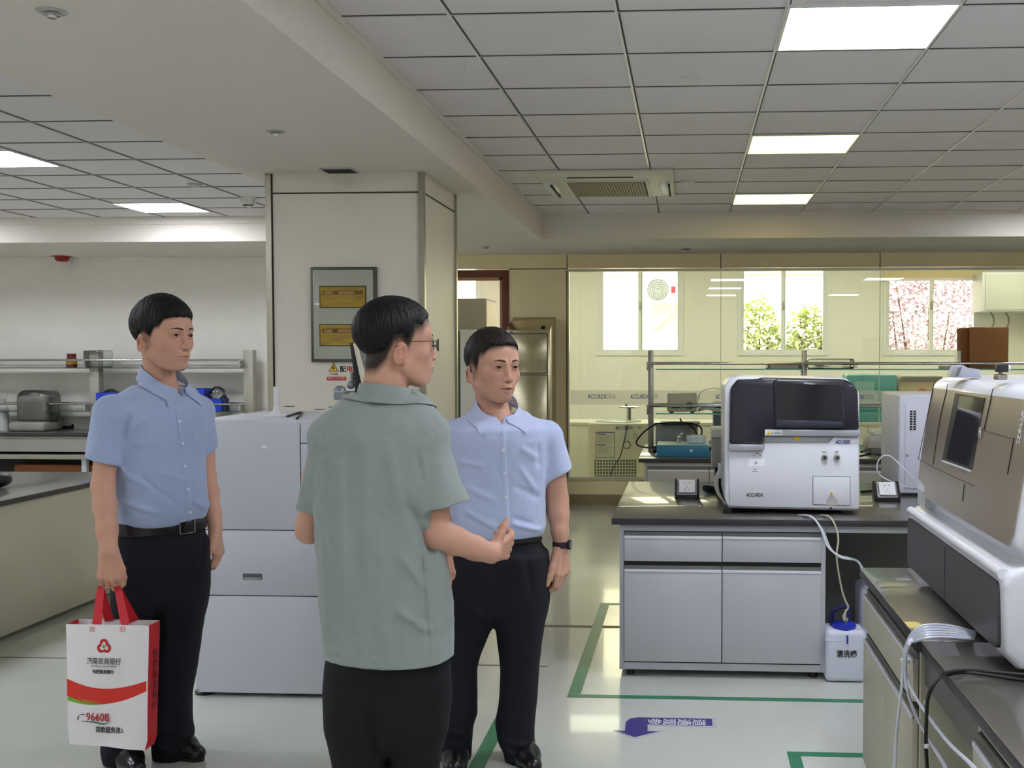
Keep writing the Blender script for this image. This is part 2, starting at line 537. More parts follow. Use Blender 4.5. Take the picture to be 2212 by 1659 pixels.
for i, (x0, x1) in enumerate(wins):
    f = MB(); e = .035; ya, yb = YO - .015, YO + .07
    for q in ((x0 + e, x1 - e, WZ0, WZ0 + e), (x0 + e, x1 - e, WZ1 - e, WZ1), (x0, x0 + e, WZ0, WZ1), (x1 - e, x1, WZ0, WZ1)):
        f.box(q[0], q[1], ya, yb, q[2], q[3])
    win = struct('window_%d' % (i + 5), f, M_pvc)
    xm = (x0 + x1) / 2
    for k, (a, b, dy) in enumerate(((x0 + e, xm + .03, .034), (xm - .03, x1 - e, .002))):
        g = MB(); e2 = .045
        za, zb2 = WZ0 + e, WZ1 - e
        for q in ((a + e2, b - e2, za, za + e2), (a + e2, b - e2, zb2 - e2, zb2), (a, a + e2, za, zb2), (b - e2, b, za, zb2)):
            g.box(q[0], q[1], YO + dy, YO + dy + .03, q[2], q[3])
        sash = part('sash', g, M_pvc, win)
        part('pane', MB().box(a + e2, b - e2, YO + dy + .01, YO + dy + .016, za + e2, zb2 - e2), M_wglass, sash)
    part('window_handle', MB().box(xm - .008, xm + .012, YO - .03, YO - .005, 2.18, 2.3, bev=.004), mat('handle_grey', (170, 168, 160), rough=.4, metal=.5, vary=.03), win)

for k, x in enumerate((-3.4, -.9, 1.6, 4.0)):  # panels added out of view to brighten the back room
    t = thing('ceiling_light', 'unseen warm ceiling panel added to light the back room, %s from the left' % ('first', 'second', 'third', 'fourth')[k], 'ceiling light', (x, 13.1, 3.04))
    part('diffuser', MB().box(x - .6, x + .6, 12.5, 13.7, 3.035, 3.045), mat('added_panel_back', (255, 255, 255), emit=(255, 249, 226), estr=PANEL_BACK_ADDED, rough=.6, vary=.01), t)
    part('light_frame', MB().box(x - .62, x + .62, 12.48, 13.72, 3.044, 3.05), M_bar, t)

# ------------------------------------------------------------------ outside
struct('ground', MB().box(-14, 14, YO + .22, 40, -.5, -.3), mat('paving_outside', (190, 184, 165), rough=.9, vary=.1))
fm = mat('sunlit_render', (252, 243, 220), rough=.9, vary=.04, bump=.05)
f = MB().box(-14, 14, 18, 18.4, -.5, 7)
fac = tag(part('facade', f, fm), 'pale yellow rendered wall of the building opposite, seen through the windows', 'building')
part('band', MB().box(-14, 14, 17.96, 18, 2.9, 3.02).box(.4, 3.4, 17.97, 18, 3.02, 4.2), mat('terracotta_band', (244, 204, 176), rough=.8, vary=.05), fac)
for x in (.7, 2.3):
    part('facade_window', MB().box(x, x + .9, 17.93, 17.97, 3.1, 4.2), mat('facade_pane', (190, 205, 225), rough=.1, vary=.03), fac)

# outdoor unit of an air conditioner
yy = 17.55
x0, x1 = P(1393, 640, Y=yy).x, P(1466, 640, Y=yy).x
z1, z0 = P(1430, 600, Y=yy).z, P(1430, 653, Y=yy).z
ac = thing('air_conditioner', 'white outdoor air-conditioner unit on the yellow wall behind the left window', 'air conditioner', ((x0 + x1) / 2, yy, z0))
part('casing', MB().box(x0, x1, yy, yy + .3, z0, z1, bev=.015), M_white, ac)
cx, cz, rr = x0 + .21, (z0 + z1) / 2, .175
g = MB()
for k in range(5):
    R = rr * (k + 1) / 5
    g.tube([(cx + R * math.cos(a * math.pi / 12), yy - .012, cz + R * math.sin(a * math.pi / 12)) for a in range(25)], .004, seg=6, smooth=1)
for k in range(24):
    a = k * math.pi / 12
    g.cyl((cx + .03 * math.cos(a), yy - .012, cz + .03 * math.sin(a)), (cx + rr * math.cos(a + .3), yy - .012, cz + rr * math.sin(a + .3)), .003, seg=6)
part('fan_grille', g, mat('grille_grey', (150, 150, 145), rough=.5, vary=.03), ac)
part('fan_opening', MB().cyl((cx, yy - .004, cz), (cx, yy + .02, cz), rr), mat('fan_shade', (120, 120, 115), rough=.7, vary=.05), ac)
part('label_mark', MB().box(x1 - .12, x1 - .05, yy - .004, yy, cz - .05, cz + .06), M_inkred, ac)
for x in (x0 + .08, x1 - .1):
    part('bracket', MB().box(x, x + .03, yy, 18, z0 - .03, z0).prism([(x, 18, z0 - .28), (x, 18, z0 - .25), (x, yy + .05, z0 - .02), (x, yy + .02, z0 - .02)], (.03, 0, 0)), M_white, ac)
single('refrigerant_pipe', MB().tube([(x1 - .02, 17.7, z0 - .05), (x1 - .12, 17.85, z0 - .2), (x1 - .3, 17.95, z0 - .38), (x1 - .42, 17.96, z0 - .42)], .014), mat('pipe_grey', (200, 190, 170), rough=.6, vary=.05), 'thin pipe curling below the outdoor air-conditioner unit', 'pipe')


def leafy(name, label, base, crown, r, n, leafsize, m, seed, stems=6):
    rnd = random.Random(seed)
    t = thing(name, label, 'tree', base)
    tr = MB()
    for k in range(stems):
        a = rnd.uniform(0, 6.28)
        tip = Vector(crown) + Vector((math.cos(a) * r[0] * .6, math.sin(a) * r[1] * .6, rnd.uniform(-.2, .8) * r[2]))
        b0 = Vector(base)
        tr.tube([b0 + Vector((math.cos(a) * .04, math.sin(a) * .04, -.3)), b0.lerp(tip, .5) + Vector((rnd.uniform(-.1, .1), 0, .1)), tip], lambda u: .028 * (1 - u) + .006, seg=6)
    part('trunk', tr, mat('bark', (96, 80, 58), rough=.9, vary=.2), t)
    bm = bmesh.new()
    for k in range(n):
        u = Vector((rnd.gauss(0, 1), rnd.gauss(0, 1), rnd.gauss(0, 1))).normalized() * rnd.uniform(.3, 1) ** .5
        cpt = Vector(crown) + Vector((u.x * r[0], u.y * r[1], u.z * r[2]))
        L = leafsize * rnd.uniform(.6, 1.3); w = L * .35
        q = Matrix.Rotation(rnd.uniform(0, 6.28), 3, 'Z') @ Matrix.Rotation(rnd.uniform(-1, .6), 3, 'X')
        vs = [bm.verts.new(cpt + q @ Vector(v)) for v in ((0, 0, 0), (w, L * .4, .01), (0, L, -.02), (-w, L * .4, .01))]
        bm.faces.new(vs)
    mb = MB(); mb.bm.free(); mb.bm = bm
    part('foliage', mb, m, t, smooth=False)
M_lg = mat('leaf_green', (198, 206, 150), rough=.6, trans=0.0, vary=.25, vscale=8)
M_lp = mat('leaf_plum', (196, 172, 186), rough=.6, vary=.3, vscale=8)
c1 = P(1640, 740, Y=16.6); c2 = P(1745, 720, Y=16.4)
leafy('tree', 'green leafy shrub outside, in the left pane of the middle window', (c1.x, 16.6, -.3), (c1.x, 16.6, 1.65), (.36, .3, .85), 800, .13, M_lg, 3)
leafy('tree', 'green leafy shrub outside, in the right pane of the middle window', (c2.x, 16.4, -.3), (c2.x, 16.4, 1.6), (.34, .3, .8), 800, .13, M_lg, 5)
c3 = P(1990, 690, Y=16.9)
leafy('tree', 'purple-leaved tree filling the right-hand window outside', (c3.x, 16.9, -.3), (c3.x + .25, 16.9, 2.0), (1.15, .5, 1.35), 4200, .085, M_lp, 9, 9)

# roller blind of the right-hand window
x0, x1 = wins[3]
zb = P(2000, 603, Y=YO - .06).z
rb = thing('roller_blind', 'half-raised cream roller blind over the right-hand window of the back room', 'blind', ((x0 + x1) / 2, YO - .06, 2.9))
part('blind_cloth', MB().box(x0 - .02, x1 + .02, YO - .06, YO - .055, zb, 2.98), mat('blind_cloth', (232, 214, 168), rough=.9, vary=.03), rb)
part('bottom_rail', MB().box(x0 - .03, x1 + .03, YO - .07, YO - .045, zb - .02, zb + .012, bev=.004), M_pvc, rb)
part('pull_chain', MB().tube([(x0 + .02, YO - .075, 2.95), (x0 + .03, YO - .075, 2.0), (x0 + .14, YO - .075, 1.3)], .004), M_pvc, rb)
# white wall cabinet on the right of the back room, with the two hose loops
p0 = P(2122, 588, Y=14.3); p1 = P(2300, 672, Y=14.3)
hc = thing('wall_cabinet', 'white wall-hung cabinet in the back room right of the blind', 'cabinet', ((p0.x + XR) / 2, 14.4, p1.z))
part('carcass', MB().box(p0.x, XR - .02, 14.3, YO - .01, p1.z, p0.z, bev=.004), M_white, hc)
part('cabinet_door', MB().box(p0.x + .04, XR - .06, 14.285, 14.3, p1.z + .02, p0.z - .03, bev=.003), mat('pale_grey_door', (214, 216, 208), rough=.4, vary=.02), hc)
for k, px in enumerate((2140, 2172)):
    a = P(px, 675, Y=14.5)
    single('wall_hook', MB().tube([a, a + Vector((.035, 0, -.06)), a + Vector((.045, 0, -.13)), a + Vector((.02, 0, -.19))], .012), mat('hook_grey', (130, 128, 118), rough=.5, vary=.03),
           ['left of the two curved grey hooks under the white wall cabinet', 'right of the two curved grey hooks under the white wall cabinet'][k], 'hook')

# small ceiling fixtures
def disc(name, label, cat, px, py, z, r, h, m, extra=None, group=None):
    p = P(px, py, z=z)
    o = single(name, MB().lathe([(0, -h), (r * .75, -h), (r, -h * .5), (r, 0), (0, 0)], (p.x, p.y, z)), m, label, cat, (p.x, p.y, z), group)
    if extra: part(extra[0], MB().lathe(extra[1], (p.x, p.y, z)), extra[2], o)
    return o
M_plast = mat('white_plastic', (226, 224, 216), rough=.4, vary=.02)
M_plastg = mat('grey_plastic', (186, 184, 178), rough=.4, vary=.03)
disc('smoke_detector', 'round white ceiling disc between the light panel and the cassette unit', 'smoke detector', 1490, 171, ZH, .055, .018, M_plast)
disc('smoke_detector', 'small round white ceiling disc right of the cassette unit', 'smoke detector', 1485, 392, ZH, .055, .02, M_plast)
disc('smoke_detector', 'small round disc on the left grid ceiling, left of the column', 'smoke detector', 421, 397, ZH, .055, .02, M_plastg)
sp = [(0, -.022), (.012, -.022), (.014, -.014), (.024, -.013), (.024, -.009), (.012, -.008), (.012, 0), (0, 0)]
M_chrome = mat('chrome', (200, 200, 198), rough=.15, metal=1, vary=.02)
disc('sprinkler_head', 'recessed sprinkler head at the top left of the soffit', 'sprinkler', 112, 24, ZL, .045, .006, M_plastg, ('deflector', sp, M_chrome))
disc('sprinkler_head', 'recessed sprinkler head in the soffit in front of the column', 'sprinkler', 596, 284, ZL, .045, .006, M_plastg, ('deflector', sp, M_chrome))
disc('sprinkler_head', 'small sprinkler head in the soffit right of the column', 'sprinkler', 1050, 533, ZL, .045, .006, M_plastg, ('deflector', sp, M_chrome))
disc('sprinkler_head', 'dark sprinkler ring in the soffit above the glass partition', 'sprinkler', 1482, 538, ZL, .05, .006, mat('dark_ring', (70, 60, 45), rough=.5, vary=.05), ('deflector', sp, M_chrome))
p = P(537, 427, z=ZH)
dc = single('dome_camera', MB().lathe([(0, -.035), (.06, -.035), (.07, -.02), (.07, 0), (0, 0)], (p.x, p.y, ZH)), M_plast, 'white dome camera on the grid ceiling beside the column', 'camera', (p.x, p.y, ZH))
part('dome', MB().lathe([(0, -.085), (.03, -.075), (.045, -.05), (.048, -.034), (0, -.034)], (p.x, p.y, ZH)), M_plast, dc)
g = MB()
for k in range(5):
    a = math.radians(-150 + 30 * k)
    g.sphere((p.x + .036 * math.cos(a), p.y + .036 * math.sin(a), ZH - .063), .008, 8)
part('infrared_lamps', g, M_dark, dc)
p = P(141, 556, Y=YW - .06)
al = single('fire_alarm', MB().lathe([(0, -.06), (.05, -.055), (.07, -.035), (.075, -.005), (.11, 0), (0, 0)], (p.x, YW - .12, ZL)), mat('alarm_red', (150, 34, 24), rough=.35, vary=.03), 'red alarm beacon under the soffit at the left wall', 'alarm', (p.x, YW - .12, ZL))
part('beacon_highlight', MB().sphere((p.x - .02, YW - .17, ZL - .035), .012, 10), mat('alarm_glint', (226, 120, 100), rough=.2, vary=.03), al)  # pale ball on the beacon imitates a glint of light
# slot vent in the soffit in front of the column
a = P(706, 371, z=ZL); b = P(776, 371, z=ZL); b2 = P(740, 362, z=ZL)
v = thing('air_vent', 'dark slot vent set in the soffit just above the column', 'vent', (a.x, a.y, ZL))
ya, yb = b2.y, CY0 - .02
part('frame', MB().box(a.x, b.x, ya, yb, ZL - .008, ZL), M_plastg, v)
g = MB()
for k in range(5):
    y = ya + .01 + (yb - ya - .02) * k / 5
    g.box(a.x + .01, b.x - .01, y, y + (yb - ya) * .1, ZL - .011, ZL - .007)
part('slats', g, M_dark, v)

# cassette air conditioner
def pz(px, py): return P(px, py, z=ZH)
y0, y1 = pz(1300, 365).y, pz(1300, 414).y
x0, x1 = pz(1172, 390).x, pz(1456, 390).x
cas = thing('cassette_air_conditioner', 'cream ceiling cassette air-conditioner with two air flaps and a central grille', 'air conditioner', ((x0 + x1) / 2, (y0 + y1) / 2, ZH - .03))
part('cover', MB().box(x0, x1, y0, y1, ZH - .04, ZH, bev=.014, seg=3), mat('cassette_cream', (226, 222, 204), rough=.4, vary=.02), cas)
gx0, gx1 = x0 + .2, x1 - .2
g = MB().box(gx0 - .02, gx1 + .02, y0 + .24, y1 - .06, ZH - .05, ZH - .038, bev=.004)
gr = part('grille_frame', g, MATS['cassette_cream'], cas)
g = MB()
n = 26
for k in range(n):
    x = gx0 + .01 + (gx1 - gx0 - .02) * k / n
    g.box(x, x + .011, y0 + .27, y1 - .09, ZH - .053, ZH - .049)
part('slats', g, mat('grille_tan', (168, 150, 124), rough=.5, vary=.04), gr)
part('grille_void', MB().box(gx0, gx1, y0 + .26, y1 - .08, ZH - .0515, ZH - .0495), mat('grille_void', (110, 100, 84), rough=.7, vary=.04), gr)
part('slot', MB().box(x0 + .22, x1 - .28, y0 + .09, y0 + .13, ZH - .043, ZH - .038), M_dark, cas)
for sx, lab in ((x0 + .06, 'l'), (x1 - .06, 'r')):
    g = MB().sphere((0, 0, 0), 1, 24, scale=(.055, (y1 - y0) * .3, .03))
    g.bm.transform(Matrix.Translation((sx, (y0 + y1) / 2 + .04, ZH - .04)))
    fl = part('air_flap', g, M_pvc, cas)
    part('outlet_gap', MB().box(sx + .02, sx + .034, y0 + .28, y1 - .2, ZH - .074, ZH - .06), M_dark, fl)

# ------------------------------------------------------------------ lab furniture
M_top = mat('black_worktop', (82, 78, 72), rough=0.3, spec=0.9, vary=0.06, vscale=8, coat=0.6)
M_topedge = mat('worktop_edge', (52, 50, 54), rough=0.5, vary=0.05)
M_cab = mat('grey_cabinet', (184, 186, 192), rough=0.4, vary=0.015)
M_cabb = mat('beige_cabinet', (196, 192, 172), rough=0.45, vary=0.02)
M_knee = mat('dark_back_panel', (112, 112, 108), rough=0.6, vary=0.06)
M_black = mat('black_plastic', (28, 28, 30), rough=0.4, vary=0.05)
M_alu = mat('aluminium', (160, 156, 146), rough=0.35, metal=0.85, vary=0.03)
M_shelfglass = glass_mat('shelf_glass', (0.78, 0.92, 0.86), refl=1.2)
M_glassedge = mat('glass_edge_green', (112, 190, 162), rough=0.2, vary=0.05)
M_glassedge2 = mat('glass_edge_dark', (40, 82, 70), rough=0.2, vary=0.05)
M_tubew = mat('clear_tubing', (214, 218, 226), rough=0.2, spec=0.6, vary=0.03)
M_blackcord = mat('black_cord', (24, 24, 26), rough=0.45, vary=0.05)
M_blue = mat('blue_plastic', (34, 52, 176), rough=0.35, vary=0.03)
TZ = 0.777
D0 = P(1321, 1119, z=TZ); D1 = P(1354, 1040, z=TZ)
DXL, DYF, DYB = D0.x, D0.y, 6.72


def worktop(label, x0, x1, y0, y1, name='worktop'):
    t = thing(name, label, 'worktop', ((x0 + x1) / 2, (y0 + y1) / 2, TZ - .032))
    part('surface', MB().box(x0, x1, y0, y1, TZ - .004, TZ, bev=.0015), M_top, t)
    part('edge_band', MB().box(x0, x1, y0, y1, TZ - .032, TZ - .004, bev=.002), M_topedge, t)
    return t


def base_cabinet(label, x0, x1, y0, y1, m, ncol=2, z0=.035, face='-y', group=None):
    """base unit: carcass with plinth, drawers above doors; face is the side the doors look to"""
    t = thing('base_cabinet', label, 'cabinet', ((x0 + x1) / 2, (y0 + y1) / 2, 0), group)
    part('carcass', MB().box(x0, x1, y0, y1, z0, TZ - .033, bev=.002), m, t)
    if face == '-y': L = x1 - x0
    else: L = y1 - y0
    e = .022
    w = (L - 2 * e) / ncol
    def B(mb, a, b, d0, d1, za, zb, bev=.002):
        if face == '-y': mb.box(x0 + a, x0 + b, y0 - d1, y0 - d0, za, zb, bev=bev)
        else: mb.box(x0 - d1, x0 - d0, y0 + a, y0 + b, za, zb, bev=bev)
        return mb
    part('gaps', B(MB(), e, L - e, 0, .0015, .072, TZ - .065, 0), M_dark, t)
    for k in range(ncol):
        a = e + w * k + .002; b = e + w * (k + 1) - .002
        for nm, za, zb in (('drawer', .568, .690), ('cupboard_door', .080, .528)):
            d = part(nm, B(MB(), a, b, .001, .018, za, zb), m, t)
            part('grip', B(MB(), a, b, .001, .008, zb, zb + .018, 0), M_knee, d)
            q = MB()
            B(q, a, b, .010, .021, zb - .014, zb, .003)
            part('handle_lip', q, mat('pale_lip', (214, 216, 224), rough=.4, vary=.01), d)
    part('plinth', B(MB(), e, L - e, .0, .006, .04, .072, 0), m, t)
    for xx in (x0 + .05, x1 - .05):
        for yy_ in (y0 + .05, y1 - .05): part('foot', MB().cyl((xx, yy_, 0), (xx, yy_, z0), .02, seg=12), M_black, t)
    return t


worktop('black laboratory worktop under the white and navy analyser', DXL, 3.3, DYF, DYB)
CX0d, CX1d = P(1338, 1300, Y=DYF + .03).x, P(1783, 1300, Y=DYF + .03).x
base_cabinet('grey base cabinet with two drawers and two doors under the analyser worktop', CX0d, CX1d, DYF + .03, DYF + .66, M_cab)
kp = thing('desk_frame', 'grey apron and dark back panel of the knee space under the analyser worktop', 'desk frame', (2.0, 5.9, 0))
part('apron', MB().box(CX1d + .001, 3.25, DYF + .03, DYF + .07, TZ - .066, TZ - .033, bev=.002), M_cab, kp)
part('back_panel', MB().box(CX1d + .001, 3.25, DYF + .64, DYF + .655, .03, TZ - .034), M_knee, kp)
part('side_panel', MB().box(3.23, 3.25, DYF + .03, DYF + .65, 0, TZ - .066), M_cab, kp)
base_cabinet('grey base cabinet on the far side of the analyser bench, hidden from view', CX0d, CX1d, DYF + .7, DYB - .03, M_cab)

# pop-up sockets
def socket(px, py, z, label, s=1.0, rot=0):
    p = P(px, py, z=z)
    t = thing('socket_box', label, 'socket', (p.x, p.y, z), None, rot)
    T = Matrix.Translation((p.x, p.y, z)) @ Matrix.Rotation(rot, 4, 'Z') @ Matrix.Scale(s, 4)
    def X(mb): mb.bm.transform(T); return mb
    body = X(MB().prism([(-.055, 0, .004), (-.055, 0, .026), (-.055, .062, .092), (-.055, .1, .092), (-.055, .1, .004)], (.11, 0, 0), bev=.003))
    part('body', body, mat('socket_grey', (150, 148, 150), rough=.35, metal=.3, vary=.03), t)
    for sx in (-.067, .055):
        part('side_cheek', X(MB().prism([(sx, -.004, 0), (sx, -.004, .03), (sx, .062, .1), (sx, .104, .1), (sx, .104, 0)], (.012, 0, 0), bev=.002)), M_black, t)
    part('front_strip', X(MB().box(-.055, .055, -.006, .0, .004, .02)), M_black, t)
    n = Vector((0, -.066, .062)).normalized(); u = Vector((0, .062, .066)).normalized()
    o = Vector((0, .031, .059)) + n * .004
    R = Vector((1, 0, 0))
    pl = [o - R * .043 - u * .043, o + R * .043 - u * .043, o + R * .043 + u * .043, o - R * .043 + u * .043]
    fp = part('face_plate', X(MB().prism(pl, n * .008, bev=.002)), M_white, t)
    g = MB()
    for (a, b, w, h) in ((-.012, .018, .008, .003), (.012, .018, .008, .003), (0, -.008, .003, .007), (-.01, -.024, .003, .006), (.01, -.024, .003, .006)):
        cc = o + n * .0085 + R * a + u * b
        g.prism([cc - R * w / 2 - u * h / 2, cc + R * w / 2 - u * h / 2, cc + R * w / 2 + u * h / 2, cc - R * w / 2 + u * h / 2], n * .0008)
    part('pin_holes', X(g), M_black, fp)
    return t
socket(1484, 1077, TZ, 'tabletop socket box on the worktop left of the white and navy analyser')
socket(1918, 1083, TZ, 'tabletop socket box on the worktop right of the white and navy analyser')

# ------------------------------------------------------------------ the white and navy analyser
AY = 5.36
def A(px, py, dy=0.0):
    q = P(px, py, Y=AY); return Vector((q.x, AY + dy, q.z))
M_anw = mat('analyser_white', (224, 226, 234), rough=.32, coat=.2, vary=.008)
M_navy = mat('analyser_navy', (36, 35, 48), rough=.28, coat=.3, vary=.03)
M_screen = mat('dark_screen', (18, 20, 28), rough=.12, spec=.7, vary=.02)
M_silver = mat('silver_band', (176, 178, 186), rough=.3, metal=.4, vary=.02)
an = thing('benchtop_analyser', 'white benchtop analyser with navy hood and dark touch screen', 'analyser', (A(1712, 1100).x, AY + .3, TZ))
out = [(1574, 1098), (1852, 1104), (1857, 1098), (1857, 850), (1848, 836), (1828, 817), (1590, 813), (1578, 818), (1565, 836), (1565, 1080)]
part('housing', MB().prism([A(*q) for q in out], (0, .58, 0), bev=.012, seg=3), M_anw, an)
part('lower_front', MB().prism([A(*q, -.012) for q in [(1576, 1093), (1852, 1099), (1854, 944), (1800, 943), (1790, 956), (1650, 956), (1650, 972), (1574, 970)]], (0, .05, 0), bev=.004), M_anw, an)
hood = part('hood', MB().prism([A(*q, -.035) for q in [(1575, 957), (1577, 838), (1592, 820), (1638, 818), (1645, 815), (1822, 819), (1842, 828), (1851, 845), (1854, 927), (1650, 925), (1649, 957)]], (0, .07, 0), bev=.012, seg=3), M_navy, an)
part('seam', MB().box(A(1648.5, 0).x, A(1650, 0).x, AY - .0365, AY - .03, A(0, 925).z, A(0, 822).z), M_black, hood)
scr = part('screen_bezel', MB().prism([A(*q, -.055) for q in [(1672, 922), (1668, 822), (1676, 818), (1812, 821), (1820, 828), (1823, 924)]], (0, .04, 0), bev=.01, seg=3), M_navy, hood)
part('screen', MB().prism([A(*q, -.0555) for q in [(1678, 903), (1677, 828), (1814, 831), (1816, 906)]], (0, .01, 0)), M_screen, hood)
part('screen_sill', MB().prism([A(*q, -.0575) for q in [(1677, 918), (1677, 906), (1816, 909), (1816, 920)]], (0, .01, 0), bev=.002), mat('navy_sill', (54, 54, 70), rough=.3, vary=.02), hood)
for q in ([(1573, 972), (1573, 958), (1648, 959), (1648, 972)], [(1650, 940), (1650, 926), (1856, 928), (1857, 942)]):
    part('silver_band', MB().prism([A(*v, -.038) for v in q], (0, .05, 0), bev=.003), M_silver, an)
part('tray_recess', MB().prism([A(*v, -.0125) for v in [(1652, 956), (1652, 943), (1797, 944), (1786, 956)]], (0, .01, 0)), mat('recess_grey', (178, 178, 182), rough=.5, vary=.02), an)
part('yellow_sticker', MB().prism([A(*v, -.015) for v in [(1716, 951), (1716, 942), (1727, 942), (1727, 951)]], (0, .003, 0)), mat('warning_yellow', (232, 190, 30), rough=.5, vary=.02), an)
st = part('warning_sticker', MB().prism([A(*v, -.0395) for v in [(1652, 939), (1652, 927), (1689, 927), (1689, 939)]], (0, .002, 0)), M_white, an)
part('warning_triangle', MB().prism([A(*v, -.041) for v in [(1654, 937), (1659, 929), (1664, 937)]], (0, .001, 0)), MATS['warning_yellow'], st)
text_mesh('当心机械伤人', .0115, M_inkblack, 'lettering', st, A(1676, 935, -.041), (1, 0, 0), (0, 0, 1), squeeze=.8)
ks = thing  # (alias kept short)
for px in (1780, 1807):
    k = part('port', MB().cyl(A(px, 987, -.03), A(px, 987, .0), .0145, seg=20, bev=.003), M_alu, an)
    part('port_cap', MB().cyl(A(px, 987, -.034), A(px, 987, -.02), .008, seg=6), M_dark, k)
    text_mesh('仅清洗' if px == 1780 else '废液', .009, M_inkgrey, 'lettering', k, A(px, 976, -.0135), (1, 0, 0), (0, 0, 1), squeeze=.8)
text_mesh('AC-1000', .026, M_inkblue, 'lettering', an, A(1819, 955, -.0128), (1, 0, .0), (0, 0, 1), bold=.0006, shear=.25, squeeze=.72)
text_mesh('ACCURDX', .024, M_inkblack, 'lettering', an, A(1630, 1069, -.0128), (1, 0, 0), (0, 0, 1), bold=.0006, squeeze=.72)
s1 = part('label_sticker', MB().prism([A(*v, -.0135) for v in [(1617, 1007), (1617, 990), (1652, 991), (1652, 1007)]], (0, .002, 0)), mat('sticker_white', (246, 247, 252), rough=.5, vary=.01), an)
text_mesh('1R', .02, M_inkblack, 'lettering', s1, A(1632, 1000, -.0145), (1, 0, 0), (0, 0, 1), squeeze=.8)
g = MB()
for (a, b, y) in ((1630, 1640, 979), (1626, 1630, 983), (1640, 1644, 983), (1626, 1634, 1013), (1624, 1636, 1018)):
    g.prism([A(a, y + .7, -.0128), A(b, y + .7, -.0128), A(b, y - .7, -.0128), A(a, y - .7, -.0128)], (0, .001, 0))
part('printed_marks', g, M_inkgrey, an)
ad = part('access_door', MB().prism([A(*v, -.016) for v in [(1756, 1088), (1756, 1029), (1835, 1030), (1835, 1091), (1807, 1090), (1805, 1077), (1785, 1077), (1783, 1089)]], (0, .01, 0), bev=.0015), M_anw, an)
g = MB()
pts = [(1755, 1089), (1755, 1028), (1836, 1029), (1836, 1092), (1755, 1089)]
for a, b in zip(pts, pts[1:]): g.cyl(A(*a, -.0125), A(*b, -.0125), .0011, seg=6)
part('door_gap', g, M_inkgrey, ad)
part('latch_notch', MB().prism([A(*v, -.0132) for v in [(1785, 1090), (1785, 1077), (1806, 1077), (1806, 1091)]], (0, .003, 0)), mat('latch_beige', (196, 192, 178), rough=.5, vary=.02), an)
part('warning_triangle', MB().prism([A(*v, -.0175) for v in [(1790.5, 1069), (1795, 1062), (1799.5, 1069)]], (0, .001, 0)), MATS['warning_yellow'], ad)
text_mesh('打印出口', .009, M_inkblack, 'lettering', ad, A(1795, 1073, -.0175), (1, 0, 0), (0, 0, 1), squeeze=.8)
part('arrow_mark', MB().prism([A(*v, -.0135) for v in [(1791, 1099), (1794, 1093), (1797, 1099)]], (0, .001, 0)), M_inkblack, an)
for px, yy_ in ((1577, AY + .03), (1836, AY + .03), (1577, AY + .5), (1836, AY + .5)):
    part('foot', MB().cyl((A(px, 0).x, yy_, TZ), (A(px, 0).x, yy_, TZ + .04), .026, .02, seg=18, bev=.004), M_black, an)
part('under_shadow', MB().box(A(1584, 0).x, A(1846, 0).x, AY + .03, AY + .56, TZ + .02, TZ + .045), M_black, an)  # black slab stands in for the shadow below the housing
part('side_port', MB().cyl((A(1566, 0).x - .018, AY + .28, .96), (A(1566, 0).x, AY + .28, .96), .04, seg=20, bev=.004), M_anw, an)

# cables and tubes of the analyser
single('tube', MB().tube([A(1724, 1112, -.02) , P(1752, 1116, Y=5.19), P(1772, 1140, Y=5.17), P(1788, 1180, Y=5.15), P(1812, 1200, Y=5.14), P(1835, 1206, Y=5.1), P(1852, 1212, Y=4.9), P(1862, 1226, Y=4.5)], .005), M_tubew,
       'clear tube sagging from the analyser to the corner of the near worktop', 'tube')
single('tube', MB().tube([A(1728, 1112, -.02), P(1757, 1119, Y=5.19), P(1779, 1150, Y=5.18), P(1793, 1182, Y=5.16), P(1812, 1203, Y=5.15), P(1842, 1209, Y=5.05)], .004), M_tubew,
       'thin clear tube running just beside the sagging one under the analyser', 'tube')
single('tube', MB().tube([A(1770, 1112, -.02), P(1791, 1116, Y=5.2), P(1804, 1135, Y=5.17), P(1811, 1165, Y=5.16), P(1807, 1200, Y=5.16), P(1812, 1240, Y=5.18), P(1820, 1280, Y=5.2), P(1827, 1300, Y=5.2), P(1832, 1312, Y=5.2), P(1822, 1330, Y=5.2), P(1825, 1341, Y=5.2)], .0045),
       mat('yellowed_tubing', (196, 192, 170), rough=.25, vary=.06), 'yellowed tube dropping from the analyser into the blue cap of the jerrycan', 'tube')
p = P(1540, 1064, z=TZ)
g = MB()
for k in range(3):
    g.tube([(p.x + .05, p.y - .05 + .02 * k, TZ + .006 + .01 * k), (p.x - .03, p.y - .02 + .01 * k, TZ + .008 + .008 * k), (p.x - .055, p.y + .02, TZ + .02 + .006 * k), (p.x - .02, p.y + .05, TZ + .008 + .01 * k), (p.x + .07, p.y + .04 + .01 * k, TZ + .01)], .006)
single('cable_run', g, M_blackcord, 'coiled black power cord on the worktop left of the analyser', 'cord')
g = MB()
for k in range(4):
    g.tube([P(1561 - k, 1008, Y=5.93), P(1550 - 2 * k, 1035, Y=5.8), P(1552 - k, 1062, Y=5.7), P(1561, 1080, Y=5.62), P(1568, 1090, Y=5.55)], .006)
single('tube_bundle', g, mat('bundle_cream', (214, 212, 196), rough=.3, vary=.08), 'bundle of cream tubes curving down the left side of the analyser', 'tube')
